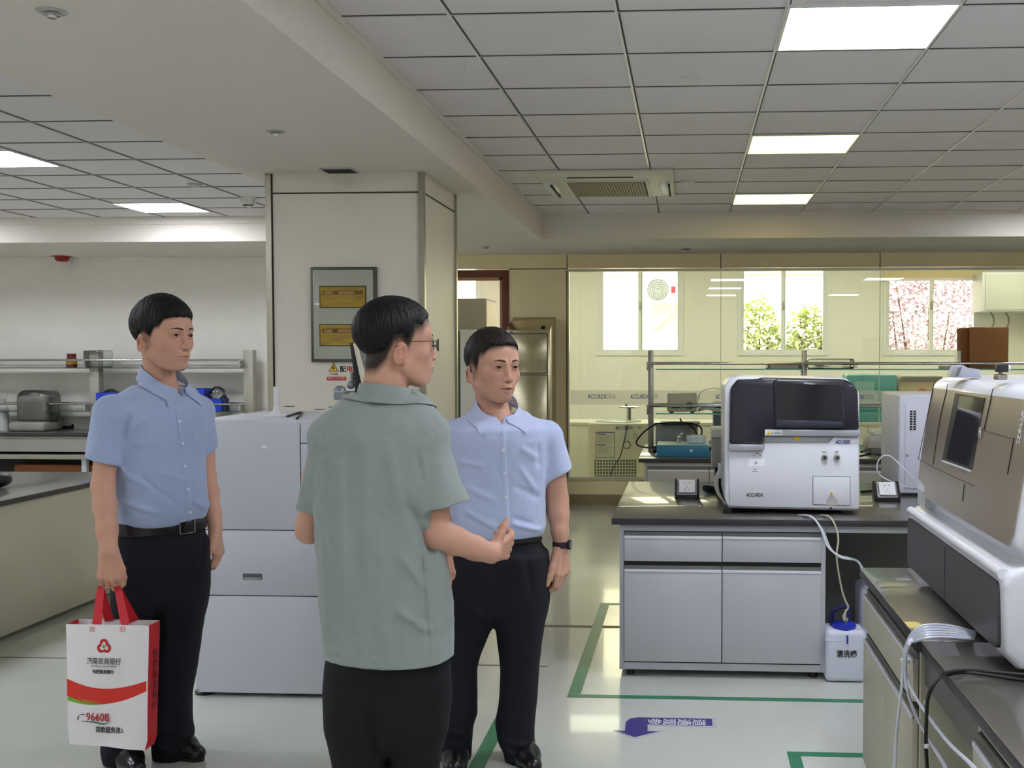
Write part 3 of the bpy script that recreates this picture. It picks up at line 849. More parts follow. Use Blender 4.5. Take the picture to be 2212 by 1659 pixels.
# grey unit behind it
t = thing('waste_unit', 'small grey instrument box on dark legs behind the left side of the analyser', 'instrument', (P(1556, 0, Y=6.2).x, 6.2, TZ))
xa, xb = P(1541, 0, Y=6.1).x, .36
za, zb = P(1550, 1010, Y=6.1).z, P(1550, 927, Y=6.1).z
part('housing', MB().box(xa, xb, 6.1, 6.4, za, zb - .05, bev=.006), mat('unit_grey', (158, 158, 152), rough=.45, vary=.03), t)
part('lid', MB().box(xa - .003, xb + .003, 6.095, 6.405, zb - .05, zb, bev=.008), mat('unit_pale', (206, 208, 208), rough=.4, vary=.02), t)
part('connector', MB().cyl((xa - .015, 6.2, zb - .1), (xa + .01, 6.2, zb - .1), .03, seg=16, bev=.004), M_chrome, t)
part('leg', MB().box(xa + .02, xb - .02, 6.13, 6.37, TZ, za), mat('dark_blue_leg', (34, 38, 66), rough=.5, vary=.05), t)

# tall white box right of it
t = thing('incubator', 'tall white instrument cabinet with a slotted vent, right of the analyser on the worktop', 'instrument', (1.5, 6.4, TZ))
xa, xb, ya, yb = P(1951, 0, Y=6.12).x, 1.85, 6.12, 6.68
zt_ = P(1950, 852, Y=ya).z
part('housing', MB().box(xa, xb, ya, yb, TZ + .01, zt_, bev=.014, seg=3), mat('cabinet_lilac', (212, 214, 226), rough=.4, vary=.01), t)
dr = part('door_panel', MB().box(xa + .035, xb - .02, ya - .006, ya + .002, TZ + .04, zt_ - .045, bev=.003), MATS['cabinet_lilac'], t)
g = MB()
for k in range(2):
    for j in range(8): g.box(xa + .058 + .02 * k, xa + .072 + .02 * k, ya - .008, ya - .004, zt_ - .21 + .0 - j * .0, zt_ - .2) if False else g.box(xa + .058 + .02 * k, xa + .072 + .02 * k, ya - .008, ya - .004, zt_ - .10 - j * .014, zt_ - .09 - j * .014)
part('vent_slots', g, M_black, dr)
part('lock', MB().cyl((xa + .045, ya - .012, zt_ - .34), (xa + .045, ya - .004, zt_ - .34), .008, seg=12), M_alu, dr)
part('base', MB().box(xa + .02, xb - .02, ya + .02, yb - .02, TZ, TZ + .012), M_black, t)
single('tube', MB().tube([P(1960, 1052, Y=6.0), P(1925, 1040, Y=5.95), P(1901, 1026, Y=5.95), P(1894, 1008, Y=5.95), P(1903, 988, Y=5.95), P(1922, 985, Y=5.95), P(1948, 1008, Y=5.92), P(1975, 1035, Y=5.9)], .0035), M_tubew,
       'clear tube standing in a loop before the tall white instrument cabinet', 'tube')
single('cable_run', MB().tube([P(1860, 1062, z=TZ + .006), P(1895, 1058, z=TZ + .006), P(1925, 1049, z=TZ + .006), P(1955, 1051, z=TZ + .006), P(2000, 1060, z=TZ + .006)], .006), M_blackcord,
       'black cord lying behind the right tabletop socket box', 'cord')

# jerrycans in the knee space
def jerrycan(px, yfront, w, h, label, text=None):
    x = P(px, 1450, Y=yfront).x
    t = thing('jerrycan', label, 'jerrycan', (x, yfront + w * .45, 0))
    M_hdpe = mat('hdpe_white', (212, 216, 232), rough=.45, vary=.02)
    b = MB().box(x - w / 2, x + w / 2, yfront, yfront + w * .9, 0.002, h, bev=.024, seg=4)
    part('body', b, M_hdpe, t, smooth=60)
    part('shoulder_rib', MB().box(x - w / 2 - .001, x + w / 2 + .001, yfront - .001, yfront + w * .9 + .001, h * .8, h * .81 + .003, bev=.002), M_hdpe, t)
    cy = yfront + w * .36
    cp = part('cap', MB().lathe([(0, h - .005), (.056, h - .005), (.058, h + .018), (.05, h + .024), (0, h + .026)], (x, cy, 0), seg=36), M_blue, t)
    part('cap_fitting', MB().lathe([(0, h + .024), (.014, h + .026), (.014, h + .05), (.006, h + .052), (.006, h + .09), (0, h + .09)], (x + .006, cy, 0), seg=12), M_chrome, cp)
    part('handle', MB().tube([(x - .05, cy + .03, h - .01), (x - .05, cy + .03, h + .07), (x + .02, cy + .03, h + .09), (x + .02, cy + .03, h - .01)], .012), mat('handle_navy', (24, 26, 84), rough=.4, vary=.04), t)
    part('strap', MB().tube([(x + .005, yfront - .003, h - .02), (x + .005, yfront - .006, h - .045), (x + .005, yfront - .003, h - .06)], .004), M_blue, t)
    if text: text_mesh(text, .036, M_inkblack, 'lettering', t, (x + .004, yfront - .002, h * .55), (1, 0, 0), (0, 0, 1), bold=.0008, squeeze=.9)
    return t
jerrycan(1827, 5.17, .19, .25, 'white jerrycan with a blue cap on the floor in the knee space', '清洗桶')
t = thing('canister', 'taller pale canister half hidden behind the corner of the near bench', 'jerrycan', (P(1893, 1400, Y=5.42).x, 5.5, 0))
xx = P(1893, 1400, Y=5.42).x
part('body', MB().box(xx - .085, xx + .12, 5.4, 5.6, .002, .42, bev=.03, seg=4), MATS['hdpe_white'], t, smooth=60)
part('cap', MB().cyl((xx, 5.5, .42), (xx, 5.5, .445), .04, seg=24, bev=.004), M_blue, t)

# ------------------------------------------------------------------ far bench with reagent rack
F0 = P(1379, 990, z=TZ)
FX0, FY0, FY1 = F0.x, F0.y, 9.6
worktop('black worktop of the farther island bench behind the analyser', FX0, 4.3, FY0, FY1)
xc = P(1392, 1000, Y=FY0 + .03).x
for k in range(3):
    base_cabinet(['grey base cabinet at the left end of the farther bench', 'grey base cabinet, second along the farther bench', 'grey base cabinet at the right of the farther bench'][k], xc + 1.0 * k, xc + 1.0 * k + .99, FY0 + .03, FY0 + .62, mat('grey_cabinet_far', (176, 174, 166), rough=.4, vary=.02))


def rack(label, y, ups, z_top, levels, x_end, edge, depth=.3, m=M_alu, upw=.042):
    """reagent rack: uprights, glass shelves, guard rails"""
    t = thing('reagent_rack', label, 'rack', (ups[0], y, TZ))
    for x in ups:
        u = part('upright', MB().box(x - upw / 2, x + upw / 2, y - .05, y + .05, TZ, z_top, bev=.003), m, t)
    for (zr, zs_) in levels:
        xs = [ups[0] + upw / 2] + [x for x in ups[1:]] + ([x_end] if x_end else [])
        for a_, b_ in zip(xs, xs[1:]):
            a2 = a_ + upw / 2 + .002; b2 = b_ - upw / 2 - .002
            sh = part('glass_shelf', MB().box(a2, b2, y - depth / 2, y + depth / 2, zs_ - .004, zs_ + .004), M_shelfglass, t)
            part('shelf_edge', MB().box(a2, b2, y - depth / 2 - .002, y - depth / 2, zs_ - .005, zs_ + .005), edge, sh)
        for dy in (-depth / 2 + .01, depth / 2 - .01):
            rl = part('guard_rail', MB().cyl((ups[0], y + dy, zr), (x_end or ups[-1], y + dy, zr), .011, seg=14), M_chrome, t)
        for x in ups:
            part('bracket', MB().box(x - upw / 2 - .012, x + upw / 2 + .012, y - depth / 2 - .004, y + depth / 2 + .004, zs_ - .012, zr + .014, bev=.003).bm and MB().prism([(x - upw / 2 - .008, y - depth / 2, zs_ - .008), (x - upw / 2 - .008, y - depth / 2, zr + .012), (x - upw / 2 - .008, y + depth / 2, zr + .012), (x - upw / 2 - .008, y + depth / 2, zs_ - .008)], (.012, 0, 0), bev=.002), m, t)
    return t
RY = 8.93
ups = [P(px, 870, Y=RY - .05).x for px in (1405.5, 1737, 2073)]
zr1, zs1, zr2, zs2 = P(1500, 785, Y=RY - .15).z, P(1500, 798, Y=RY - .15).z, P(1500, 877, Y=RY - .15).z, P(1500, 894, Y=RY - .15).z
rack('metal reagent rack with green-edged glass shelves on the farther bench', RY, ups, P(1405, 757, Y=RY).z, [(zr1, zs1), (zr2, zs2)], 4.2, M_glassedge)
S1, S2 = zs1 + .004, zs2 + .004

def yb_(px, py, Y): return P(px, py, Y=Y)
# cardboard boxes on the top shelf
M_card = mat('cardboard', (156, 108, 62), rough=.85, vary=.06, vscale=5)
a, b = yb_(2096, 707, RY - .12), yb_(2178, 800, RY - .12)
t = thing('cardboard_box', 'large brown cardboard box on the top glass shelf at the right', 'box', ((a.x + b.x) / 2, RY, S1))
part('carton', MB().box(a.x, b.x, RY - .12, RY + .14, S1, a.z, bev=.004), M_card, t)
part('flap_seam', MB().box(a.x + .02, b.x - .02, RY + .005, RY + .012, a.z - .001, a.z + .001), M_joint, t)
part('tape', MB().box(a.x - .001, a.x + .001, RY - .06, RY + .08, a.z - .14, a.z - .08), mat('tape_pale', (206, 190, 150), rough=.4, vary=.03), t)
a2 = yb_(2082, 708, RY - .1)
single('cardboard_box', MB().box(a2.x, a.x - .003, RY - .08, RY + .12, S1, a2.z, bev=.003), mat('cardboard_dark', (134, 84, 48), rough=.85, vary=.06), 'narrow darker cardboard box against the left of the large one', 'box', (a2.x, RY, S1))
# clear trays and magazines
a, b = yb_(1657, 783, RY), yb_(1728, 797, RY)
t = thing('paper_tray', 'flat clear tray holding papers on the top glass shelf left of the middle upright', 'tray', ((a.x + b.x) / 2, RY, S1))
part('tray', MB().box(a.x, b.x, RY - .11, RY + .11, S1, S1 + .008).box(a.x, a.x + .005, RY - .11, RY + .11, S1, a.z).box(b.x - .005, b.x, RY - .11, RY + .11, S1, a.z).box(a.x, b.x, RY + .105, RY + .11, S1, a.z), mat('tray_grey', (150, 152, 140), rough=.3, vary=.04), t)
part('papers', MB().box(a.x + .02, b.x - .02, RY - .1, RY + .09, S1 + .008, S1 + .03), mat('paper', (226, 222, 206), rough=.8, vary=.03), t)
a, b = yb_(1746, 780, RY), yb_(1842, 797, RY)
rnd = random.Random(4)
g = MB()
for k in range(9):
    x = a.x + (b.x - a.x) * rnd.random() * .85
    g.box(x, x + .06 + .06 * rnd.random(), RY - .09 + .03 * rnd.random(), RY + .08, S1 + .006 * k, S1 + .006 * k + .005)
t = thing('bagged_parts', 'clear plastic bag of grey parts on the top glass shelf right of the middle upright', 'bag', (a.x, RY, S1))
part('contents', g, mat('dark_parts', (88, 84, 72), rough=.6, vary=.2), t)
bag = MB().box(a.x - .01, b.x, RY - .12, RY + .11, S1, a.z + .02, bev=.02, seg=3)
part('plastic_wrap', bag, glass_mat('plastic_wrap', (.92, .93, .9), refl=2.2, rough=.25), t)
a, b = yb_(2033, 790, RY), yb_(2068, 797, RY)
single('paper_stack', MB().box(a.x, b.x, RY - .1, RY + .1, S1, a.z, bev=.003), MATS['paper'], 'small stack of white papers on the top shelf left of the cardboard boxes', 'papers', (a.x, RY, S1))
# power supply
a, b = yb_(1441, 850, RY - .12), yb_(1505, 893, RY - .12)
t = thing('power_supply', 'beige bench power supply on the lower glass shelf', 'instrument', ((a.x + b.x) / 2, RY, S2))
M_psu = mat('psu_beige', (176, 172, 150), rough=.45, vary=.03)
part('casing', MB().box(a.x, b.x, RY - .12, RY + .12, S2 + .01, a.z, bev=.012, seg=3), M_psu, t)
part('dial', MB().cyl((a.x + .18, RY - .128, S2 + .06), (a.x + .18, RY - .118, S2 + .06), .032, seg=20).cyl((a.x + .18, RY - .14, S2 + .06), (a.x + .18, RY - .12, S2 + .06), .014, seg=14), M_knee, t)
part('meter', MB().box(a.x + .04, a.x + .1, RY - .124, RY - .118, S2 + .04, S2 + .065, bev=.004), M_black, t)
for xx in (a.x + .035, b.x - .035):
    for yy_ in (RY - .085, RY + .065): part('foot', MB().box(xx - .015, xx + .015, yy_ - .015, yy_ + .015, S2, S2 + .012), M_black, t)
g = MB()
for k in range(7):
    g.tube([(b.x + .01, RY - .05 + .02 * k, S2 + .01 + .008 * (k % 3)), (b.x + .08, RY - .06 + .015 * k, S2 + .03 + .012 * (k % 4)), (b.x + .16, RY - .02, S2 + .012 + .01 * (k % 3)), (b.x + .24, RY + .01 * k - .03, S2 + .02)], .0045)
single('tube_coil', g, M_tubew, 'loose clear tubes lying beside the beige power supply', 'tube')
single('tube', MB().tube([(b.x + .005, RY - .05, S2 + .04), yb_(1512, 850, RY - .05), yb_(1540, 838, RY - .05), yb_(1562, 846, RY - .05), yb_(1575, 865, RY - .05), yb_(1590, 893, RY - .05)], .0035), M_tubew,
       'thin clear tube arching above the beige power supply shelf', 'tube')
# blue tray instrument
a, b = P(1418, 984, Y=FY0 + .12), P(1552, 962, Y=FY0 + .12)
t = thing('stirrer_base', 'low teal-blue instrument base on the farther bench', 'instrument', ((a.x + b.x) / 2, FY0 + .3, TZ))
part('base', MB().box(a.x, b.x, FY0 + .12, FY0 + .5, TZ, TZ + .09, bev=.006), mat('teal_blue', (54, 126, 160), rough=.4, vary=.03), t)
part('top_plate', MB().box(a.x + .004, b.x - .004, FY0 + .124, FY0 + .496, TZ + .09, TZ + .094), mat('pale_teal', (150, 190, 190), rough=.3, vary=.03), t)
part('side_knob', MB().cyl((a.x - .03, FY0 + .25, TZ + .045), (a.x, FY0 + .25, TZ + .045), .03, seg=16, bev=.004), M_black, t)
part('emblem', MB().cyl(((a.x + b.x) / 2 + .03, FY0 + .117, TZ + .05), ((a.x + b.x) / 2 + .03, FY0 + .12, TZ + .05), .01, seg=16), M_white, t)
xx = (a.x + b.x) / 2
part('clamp', MB().cyl((xx - .07, FY0 + .3, TZ + .094), (xx - .07, FY0 + .3, TZ + .13), .012, seg=12).sphere((xx - .065, FY0 + .3, TZ + .14), .018, 12).sphere((xx - .045, FY0 + .3, TZ + .165), .013, 12), M_chrome, t)
c0 = P(1504, 950, Y=FY0 + .28)
prof = []
for k in range(36):
    an_ = 2 * math.pi * k / 36
    prof.append(an_)
rows = []
for z, r in ((TZ + .095, .062), (TZ + .1, .07), (TZ + .15, .078), (TZ + .155, .074)):
    rows.append([(c0.x + math.cos(q) * r * (1 + .06 * math.cos(q * 9)), FY0 + .3 + math.sin(q) * r * (1 + .06 * math.cos(q * 9)), z) for q in prof])
g = MB().grid(rows, close=True)
g.quad(*[rows[-1][k] for k in (0, 9, 18, 27)])
single('scalloped_bowl', g, mat('pale_bowl', (196, 204, 210), rough=.4, vary=.02), 'pale scalloped plastic bowl on the teal-blue instrument base', 'bowl', (c0.x, FY0 + .3, TZ + .094))
# grey box with open laptop-like lid behind
a, b = P(1416, 948, Y=RY + .2), P(1507, 918, Y=RY + .2)
t = thing('control_box', 'grey-green control box with a thin dark lid behind the teal-blue instrument base', 'instrument', ((a.x + b.x) / 2, RY + .3, TZ))
part('housing', MB().box(a.x, b.x, RY + .2, RY + .5, TZ, b.z, bev=.004), mat('control_grey', (146, 152, 138), rough=.5, vary=.03), t)
part('lid', MB().box(a.x + .04, b.x + .02, RY + .18, RY + .45, b.z + .006, b.z + .016), M_knee, t)
part('antenna', MB().cyl((a.x + .22, RY + .3, b.z + .012), (a.x + .205, RY + .3, b.z + .05), .007, seg=10), M_black, t)
g = MB().tube([P(1418, 915, Y=RY - .02), P(1395, 930, Y=RY - .1), P(1378, 948, Y=RY - .15), P(1376, 960, Y=RY - .2), P(1390, 966, Y=RY - .25), P(1412, 967, Y=RY - .3)], .007)
single('cable_run', g, M_blackcord, 'black cord looping left past the end upright of the metal rack', 'cord')
g = MB().tube([P(1416, 916, Y=RY + .1), P(1450, 913, Y=RY + .08), P(1490, 914, Y=RY + .06), P(1512, 922, Y=RY + .04), P(1516, 935, Y=RY), P(1510, 946, Y=RY - .1)], .007).tube([P(1486, 916, Y=RY + .06), P(1500, 928, Y=RY), P(1507, 945, Y=RY - .1)], .006)
single('cable_run', g, M_blackcord, 'black cord draped over the grey-green control box', 'cord')
# grey-blue pillar instrument partly behind the analyser
a, b = P(1541, 870, Y=RY + .3), P(1640, 960, Y=RY + .3)
t = thing('water_purifier', 'grey-blue upright instrument on the farther bench seen just left of the analyser', 'instrument', (a.x + .1, RY + .4, TZ))
part('housing', MB().box(a.x, a.x + .26, RY + .22, RY + .6, TZ, a.z - .05, bev=.01), mat('grey_blue', (150, 162, 172), rough=.4, vary=.02), t)
part('head', MB().box(a.x - .005, a.x + .27, RY + .2, RY + .6, a.z - .05, a.z, bev=.012), mat('grey_blue_dark', (118, 126, 134), rough=.4, vary=.02), t)
# printer
a, b = P(1876, 964, Y=RY - .3), P(1925, 920, Y=RY - .3)
t = thing('printer', 'small grey and white desktop printer on the farther bench right of the analyser', 'printer', (a.x + .15, RY - .15, TZ))
part('body', MB().prism([(a.x, RY - .25, TZ + .05), (a.x + .02, RY - .25, TZ + .15), (a.x + .3, RY - .25, TZ + .15), (a.x + .33, RY - .25, TZ + .05)], (0, .26, 0), bev=.01), mat('printer_grey', (192, 192, 184), rough=.45, vary=.02), t)
part('top_cover', MB().box(a.x + .05, a.x + .3, RY - .22, RY - .02, TZ + .15, TZ + .185, bev=.012), M_white, t)
part('output_slot', MB().box(a.x + .11, a.x + .3, RY - .256, RY - .24, TZ + .05, TZ + .1), M_black, t)
part('tray', MB().box(a.x + .03, a.x + .31, RY - .27, RY + .02, TZ, TZ + .05, bev=.004), M_knee, t)
g = MB().tube([P(1860, 976, z=TZ + .006), P(1880, 968, z=TZ + .02), P(1895, 976, z=TZ + .006), P(1915, 972, z=TZ + .02), P(1930, 978, z=TZ + .006)], .007).tube([P(1858, 985, z=TZ + .006), P(1885, 980, z=TZ + .006), P(1925, 988, z=TZ + .006)], .007)
single('cable_run', g, M_blackcord, 'tangled black cords on the farther bench before the printer', 'cord')

# ------------------------------------------------------------------ stainless cabinet by the door, things behind the doorway
Yc = 10.86
a, b = P(1093, 713, Y=Yc), P(1188, 713, Y=Yc)
zb_ = P(1150, 685, Y=YW - .03).z
t = thing('steel_cabinet', 'stainless steel cabinet with a sloping top between the doorway and the glass partition', 'cabinet', ((a.x + b.x) / 2, 11.1, 0))
M_ss = mat('stainless_sheet', (186, 178, 150), rough=.22, metal=1.0, bump=.03, bscale=5, vary=.04, vscale=2)
part('carcass', MB().prism([(a.x, Yc, .05), (a.x, Yc, a.z), (a.x, YW - .03, zb_), (a.x, YW - .03, .05)], (b.x - a.x, 0, 0), bev=.004), M_ss, t)
zm = P(1140, 808, Y=Yc).z
for (z0_, z1_) in ((zm + .012, a.z - .04), (.1, zm - .012)):
    d = part('cabinet_door', MB().box(a.x + .05, b.x - .03, Yc - .012, Yc, z0_, z1_, bev=.004), M_ss, t)
    part('door_edge', MB().box(a.x + .04, b.x - .02, Yc - .004, Yc + .002, z0_ - .01, z1_ + .01), mat('steel_dark', (110, 104, 84), rough=.4, metal=.8, vary=.04), d)
q = P(1104, 720, Y=Yc)
part('number_badge', MB().cyl((q.x, Yc - .006, q.z), (q.x, Yc, q.z), .018, seg=24), M_inkblue, t)
text_mesh('1', .03, M_white, 'lettering', t, (q.x, Yc - .007, q.z), (1, 0, 0), (0, 0, 1))
for xx in (a.x + .04, b.x - .04):
    for yy_ in (Yc + .04, YW - .08): part('foot', MB().cyl((xx, yy_, 0), (xx, yy_, .052), .02, seg=12), M_black, t)
q = P(1175, 708, Y=Yc + .15)
single('door_key', MB().box(q.x - .02, q.x + .02, Yc + .06, Yc + .1, a.z + .024, a.z + .045, bev=.004), M_black, 'small black object lying on the sloping top of the steel cabinet', 'key')
a, b, c = P(960, 645, Y=12.1), P(1050, 645, Y=12.1), P(1074, 655, Y=12.75)
t = thing('storage_cabinet', 'tall grey cabinet standing behind the open doorway before the bright window', 'cabinet', (a.x, 12.4, 0))
part('carcass', MB().box(a.x - .3, b.x, 12.1, 12.75, 0, a.z, bev=.006), mat('cool_grey', (150, 152, 152), rough=.5, vary=.02), t)
part('side_sheet', MB().box(b.x, b.x + .004, 12.12, 12.73, .02, a.z - .02), mat('pale_sheet', (218, 212, 192), rough=.5, vary=.02), t)
a, b = P(992, 712, Y=11.62), P(1026, 712, Y=11.62)
t = thing('display_fridge', 'pale upright fridge with a dark green edge just inside the doorway', 'fridge', (a.x, 11.9, 0))
part('body', MB().box(a.x - .3, b.x, 11.62, 12.05, 0.03, a.z, bev=.006), mat('pale_fridge', (222, 222, 206), rough=.4, vary=.02), t)
part('door_seal', MB().box(a.x - .02, a.x + .005, 11.612, 11.62, .05, a.z - .01), mat('dark_green', (30, 58, 44), rough=.4, vary=.04), t)

# ------------------------------------------------------------------ back room equipment
yf = 12.15
a, b = P(1269, 914, Y=yf), P(1402, 1090, Y=yf)
t = thing('freeze_dryer', 'white freeze dryer with a handwheel on top behind the glass partition', 'freeze dryer', ((a.x + b.x) / 2, yf + .3, 0))
M_fd = mat('freezer_white', (232, 232, 220), rough=.4, vary=.015)
part('housing', MB().box(a.x, b.x, yf, yf + .62, .06, a.z, bev=.02, seg=3), M_fd, t)
def FD(px, py, d=-.003): q = P(px, py, Y=yf); return Vector((q.x, yf + d, q.z))
def plate(name, px0, py0, px1, py1, m, par, d=-.004, fn=FD, th=.004):
    return part(name, MB().prism([fn(px0, py1, d), fn(px1, py1, d), fn(px1, py0, d), fn(px0, py0, d)], (0, th, 0)), m, par)
pl = plate('instruction_sheet', 1287, 933, 1328, 989, M_inkblue, t)
plate('sheet_paper', 1288, 935, 1327, 988, mat('sheet_pale', (222, 226, 214), rough=.6, vary=.02), pl, -.0055)
for py in (937, 960): plate('heading_bar', 1290, py, 1309, py + 2, M_inkblue, pl, -.007)
g = MB()
for k in range(8):
    for (u, v) in ((1290, 1325),):
        y_ = 942 + k * 2 if k < 8 else 0
        g.prism([FD(u, y_ + .4, -.007), FD(v - (k % 3) * 4, y_ + .4, -.007), FD(v - (k % 3) * 4, y_, -.007), FD(u, y_, -.007)], (0, .001, 0))
for k in range(8):
    y_ = 965 + k * 2
    g.prism([FD(1290, y_ + .4, -.007), FD(1322 - (k % 4) * 4, y_ + .4, -.007), FD(1322 - (k % 4) * 4, y_, -.007), FD(1290, y_, -.007)], (0, .001, 0))
part('text_lines', g, M_inkgrey, pl)
g = MB()
for i in range(15):
    for j in range(6):
        q0, q1 = FD(1284 + i * 6.15, 993 + j * 6.6), FD(1284 + i * 6.15 + 4.4, 993 + j * 6.6 + 5)
        g.box(q0.x, q1.x, yf - .003, yf + .001, q1.z, q0.z)
gg = part('vent_grille', g, mat('grille_dark', (104, 112, 104), rough=.6, vary=.15, vscale=20), t)
plate('socket_panel', 1330, 920, 1358, 928, mat('panel_grey', (196, 196, 190), rough=.5, vary=.02), t)
for (px, py, r) in ((1334, 924, .018), (1364, 924, .012), (1382, 924, .01), (1372, 942, .026), (1354, 961, .045)):
    q = FD(px, py)
    k_ = part('dial', MB().cyl((q.x, yf - .012, q.z), (q.x, yf, q.z), r, seg=20, bev=.003), mat('dial_grey', (130, 134, 128), rough=.45, vary=.03), t)
    if r > .02: part('dial_face', MB().cyl((q.x, yf - .0135, q.z), (q.x, yf - .0115, q.z), r * .72, seg=20), M_fd, k_)
plate('plug', 1350, 919, 1358, 928, M_knee, t, -.02, th=.02)
part('warning_triangle', MB().prism([FD(1370, 955, -.004), FD(1373, 949, -.004), FD(1376, 955, -.004)], (0, .003, 0)), MATS['warning_yellow'], t)
for xx in (a.x + .06, b.x - .06):
    for yy_ in (yf + .06, yf + .56): part('foot', MB().cyl((xx, yy_, 0), (xx, yy_, .06), .025, seg=12), M_black, t)
cx = P(1359, 0, Y=yf + .3).x
zt_ = P(1359, 880, Y=yf + .3).z
part('lid_flange', MB().lathe([(0, a.z), (.26, a.z), (.26, a.z + .012), (.2, a.z + .02), (0, a.z + .024)], (cx - .12, yf + .32, 0), seg=40), mat('acrylic_pale', (214, 224, 222), rough=.15, vary=.02), t)
part('spindle', MB().cyl((cx, yf + .3, a.z + .02), (cx, yf + .3, zt_), .026, seg=16), M_chrome, t)
hw = part('handwheel', MB().lathe([(.018, zt_ - .004), (.09, zt_ - .01), (.118, zt_ - .004), (.12, zt_ + .008), (.1, zt_ + .016), (.018, zt_ + .016), (.018, zt_ - .004)], (cx, yf + .3, 0), seg=40), M_chrome, t)
part('hub', MB().cyl((cx - .03, yf + .3, zt_ + .01), (cx - .03, yf + .3, zt_ + .05), .016, seg=12), M_knee, hw)
part('power_cable', MB().tube([FD(1354, 926, -.02), FD(1348, 955, -.03), FD(1340, 985, -.03), FD(1325, 1010, -.03), FD(1318, 1032, -.02)], .006), M_blackcord, t)
def lowbench(label, x0, x1, y0, y1, z, n, m):
    t = thing('laboratory_bench', label, 'bench', ((x0 + x1) / 2, (y0 + y1) / 2, 0))
    part('carcass', MB().box(x0, x1, y0, y1, .02, z - .03), m, t)
    part('bench_top', MB().box(x0 - .01, x1 + .01, y0 - .015, y1, z - .03, z, bev=.003), MATS['freezer_white'], t)
    w = (x1 - x0) / n
    for k in range(n):
        part('cupboard_door', MB().box(x0 + w * k + .006, x0 + w * (k + 1) - .006, y0 - .012, y0, .08, z - .05, bev=.002), m, t)
    return t
zz = P(1250, 912, Y=13.1).z
lowbench('cream bench along the back room behind the freeze dryer', P(1180, 0, Y=13.1).x, .9, 13.1, 13.75, zz, 5, M_fd)
lowbench('cream bench in the back room under the teal cabinet', 1.5, 4.5, 12.9, 13.5, .78, 5, M_fd)
a, b = P(1829, 809, Y=13.0), P(1938, 809, Y=13.0)
M_teal = mat('teal_acrylic', (96, 178, 176), rough=.25, vary=.03)
t = thing('biosafety_cabinet', 'turquoise see-through cabinet in the back room right of the navy analyser', 'cabinet', ((a.x + b.x) / 2, 13.2, .78))
part('casing', MB().box(a.x, b.x, 13.0, 13.4, .78, a.z, bev=.02, seg=3), M_teal, t)
plt = MB().box(a.x + .1, a.x + .32, 12.994, 13.0, a.z - .3, a.z - .08)
part('paper_label', plt, mat('teal_pale', (160, 206, 206), rough=.4, vary=.02), t)
part('front_shelf', MB().box(a.x + .01, b.x - .01, 12.96, 13.0, 1.0, 1.02).box(a.x + .01, b.x - .01, 12.97, 13.0, .88, .9), mat('teal_pale2', (190, 224, 218), rough=.4, vary=.02), t)
a, b = P(1942, 813, Y=13.05), P(2040, 813, Y=13.05)
t = thing('incubator_box', 'beige bench box with a grey top next to the turquoise cabinet', 'instrument', ((a.x + b.x) / 2, 13.2, .78))
part('casing', MB().box(a.x, b.x, 13.05, 13.4, .78, a.z - .06, bev=.01), mat('warm_beige', (226, 204, 160), rough=.5, vary=.02), t)
part('top_cover', MB().prism([(a.x + .03, 13.03, a.z), (b.x - .03, 13.03, a.z), (b.x, 13.03, a.z - .06), (a.x, 13.03, a.z - .06)], (0, .38, 0), bev=.004), mat('cover_grey', (128, 126, 108), rough=.5, vary=.03), t)
q = P(1992, 841, Y=13.05)
part('orange_mark', MB().box(q.x - .04, q.x + .04, 13.044, 13.05, q.z - .012, q.z + .012), mat('orange_print', (238, 140, 84), rough=.5, vary=.02), t)

# ------------------------------------------------------------------ big white cabinet machine on castors
WY = 4.8
def Wp(px, py, dy=0.0): q = P(px, py, Y=WY); return Vector((q.x, WY + dy, q.z))
wx0, wx1 = Wp(421, 1300).x, Wp(800, 1300).x
wz0, wz1 = Wp(600, 1499).z, Wp(600, 907).z
WYB = 5.62
M_mach = mat('machine_white', (206, 208, 216), rough=.42, vary=.012)
t = thing('processing_machine', 'large white floor-standing machine on castors behind the left two men', 'machine', ((wx0 + wx1) / 2, 5.2, 0))
part('housing', MB().box(wx0, wx1, WY + .004, WYB, wz0, wz1, bev=.022, seg=4), M_mach, t)
z1_, z2_ = Wp(600, 1145).z, Wp(600, 1287).z
xs_ = Wp(650, 1000).x; zs_ = Wp(650, 958).z
g_ = .002
fr = [('front_panel', wx0 + .006, xs_ - g_, z1_ + g_, wz1 - .012), ('front_panel', xs_ + g_, wx1 - .006, z1_ + g_, zs_ - g_), ('upper_flap', xs_ + g_, wx1 - .006, zs_ + g_, wz1 - .012),
      ('drawer', wx0 + .006, wx1 - .006, z2_ + g_, z1_ - g_), ('lower_panel', wx0 + .006, wx1 - .006, wz0 + .004, z2_ - g_)]
part('panel_gaps', MB().box(wx0 + .02, wx1 - .02, WY + .001, WY + .006, wz0 + .02, wz1 - .03), M_dark, t)
for nm, a_, b_, c_, d_ in fr:
    o = part(nm, MB().box(a_, b_, WY - .008, WY + .003, c_, d_, bev=.003), M_mach, t)
    if nm == 'drawer':
        q0, q1 = Wp(526, 1238), Wp(568, 1252)
        part('grip_recess', MB().box(q0.x, q1.x, WY - .0095, WY - .006, q1.z, q0.z, bev=.001), mat('recess_dark', (92, 92, 96), rough=.4, vary=.05), o)
        part('grip_lip', MB().box(q0.x + .004, q1.x - .004, WY - .012, WY - .008, q1.z + .002, q1.z + .011), mat('lip_silver', (170, 170, 174), rough=.3, metal=.5, vary=.03), o)
q0, q1 = Wp(567, 962), Wp(579, 968)
part('small_badge', MB().box(q0.x, q1.x, WY - .0095, WY - .007, q1.z, q0.z), MATS['sticker_white'], t)
g = MB()
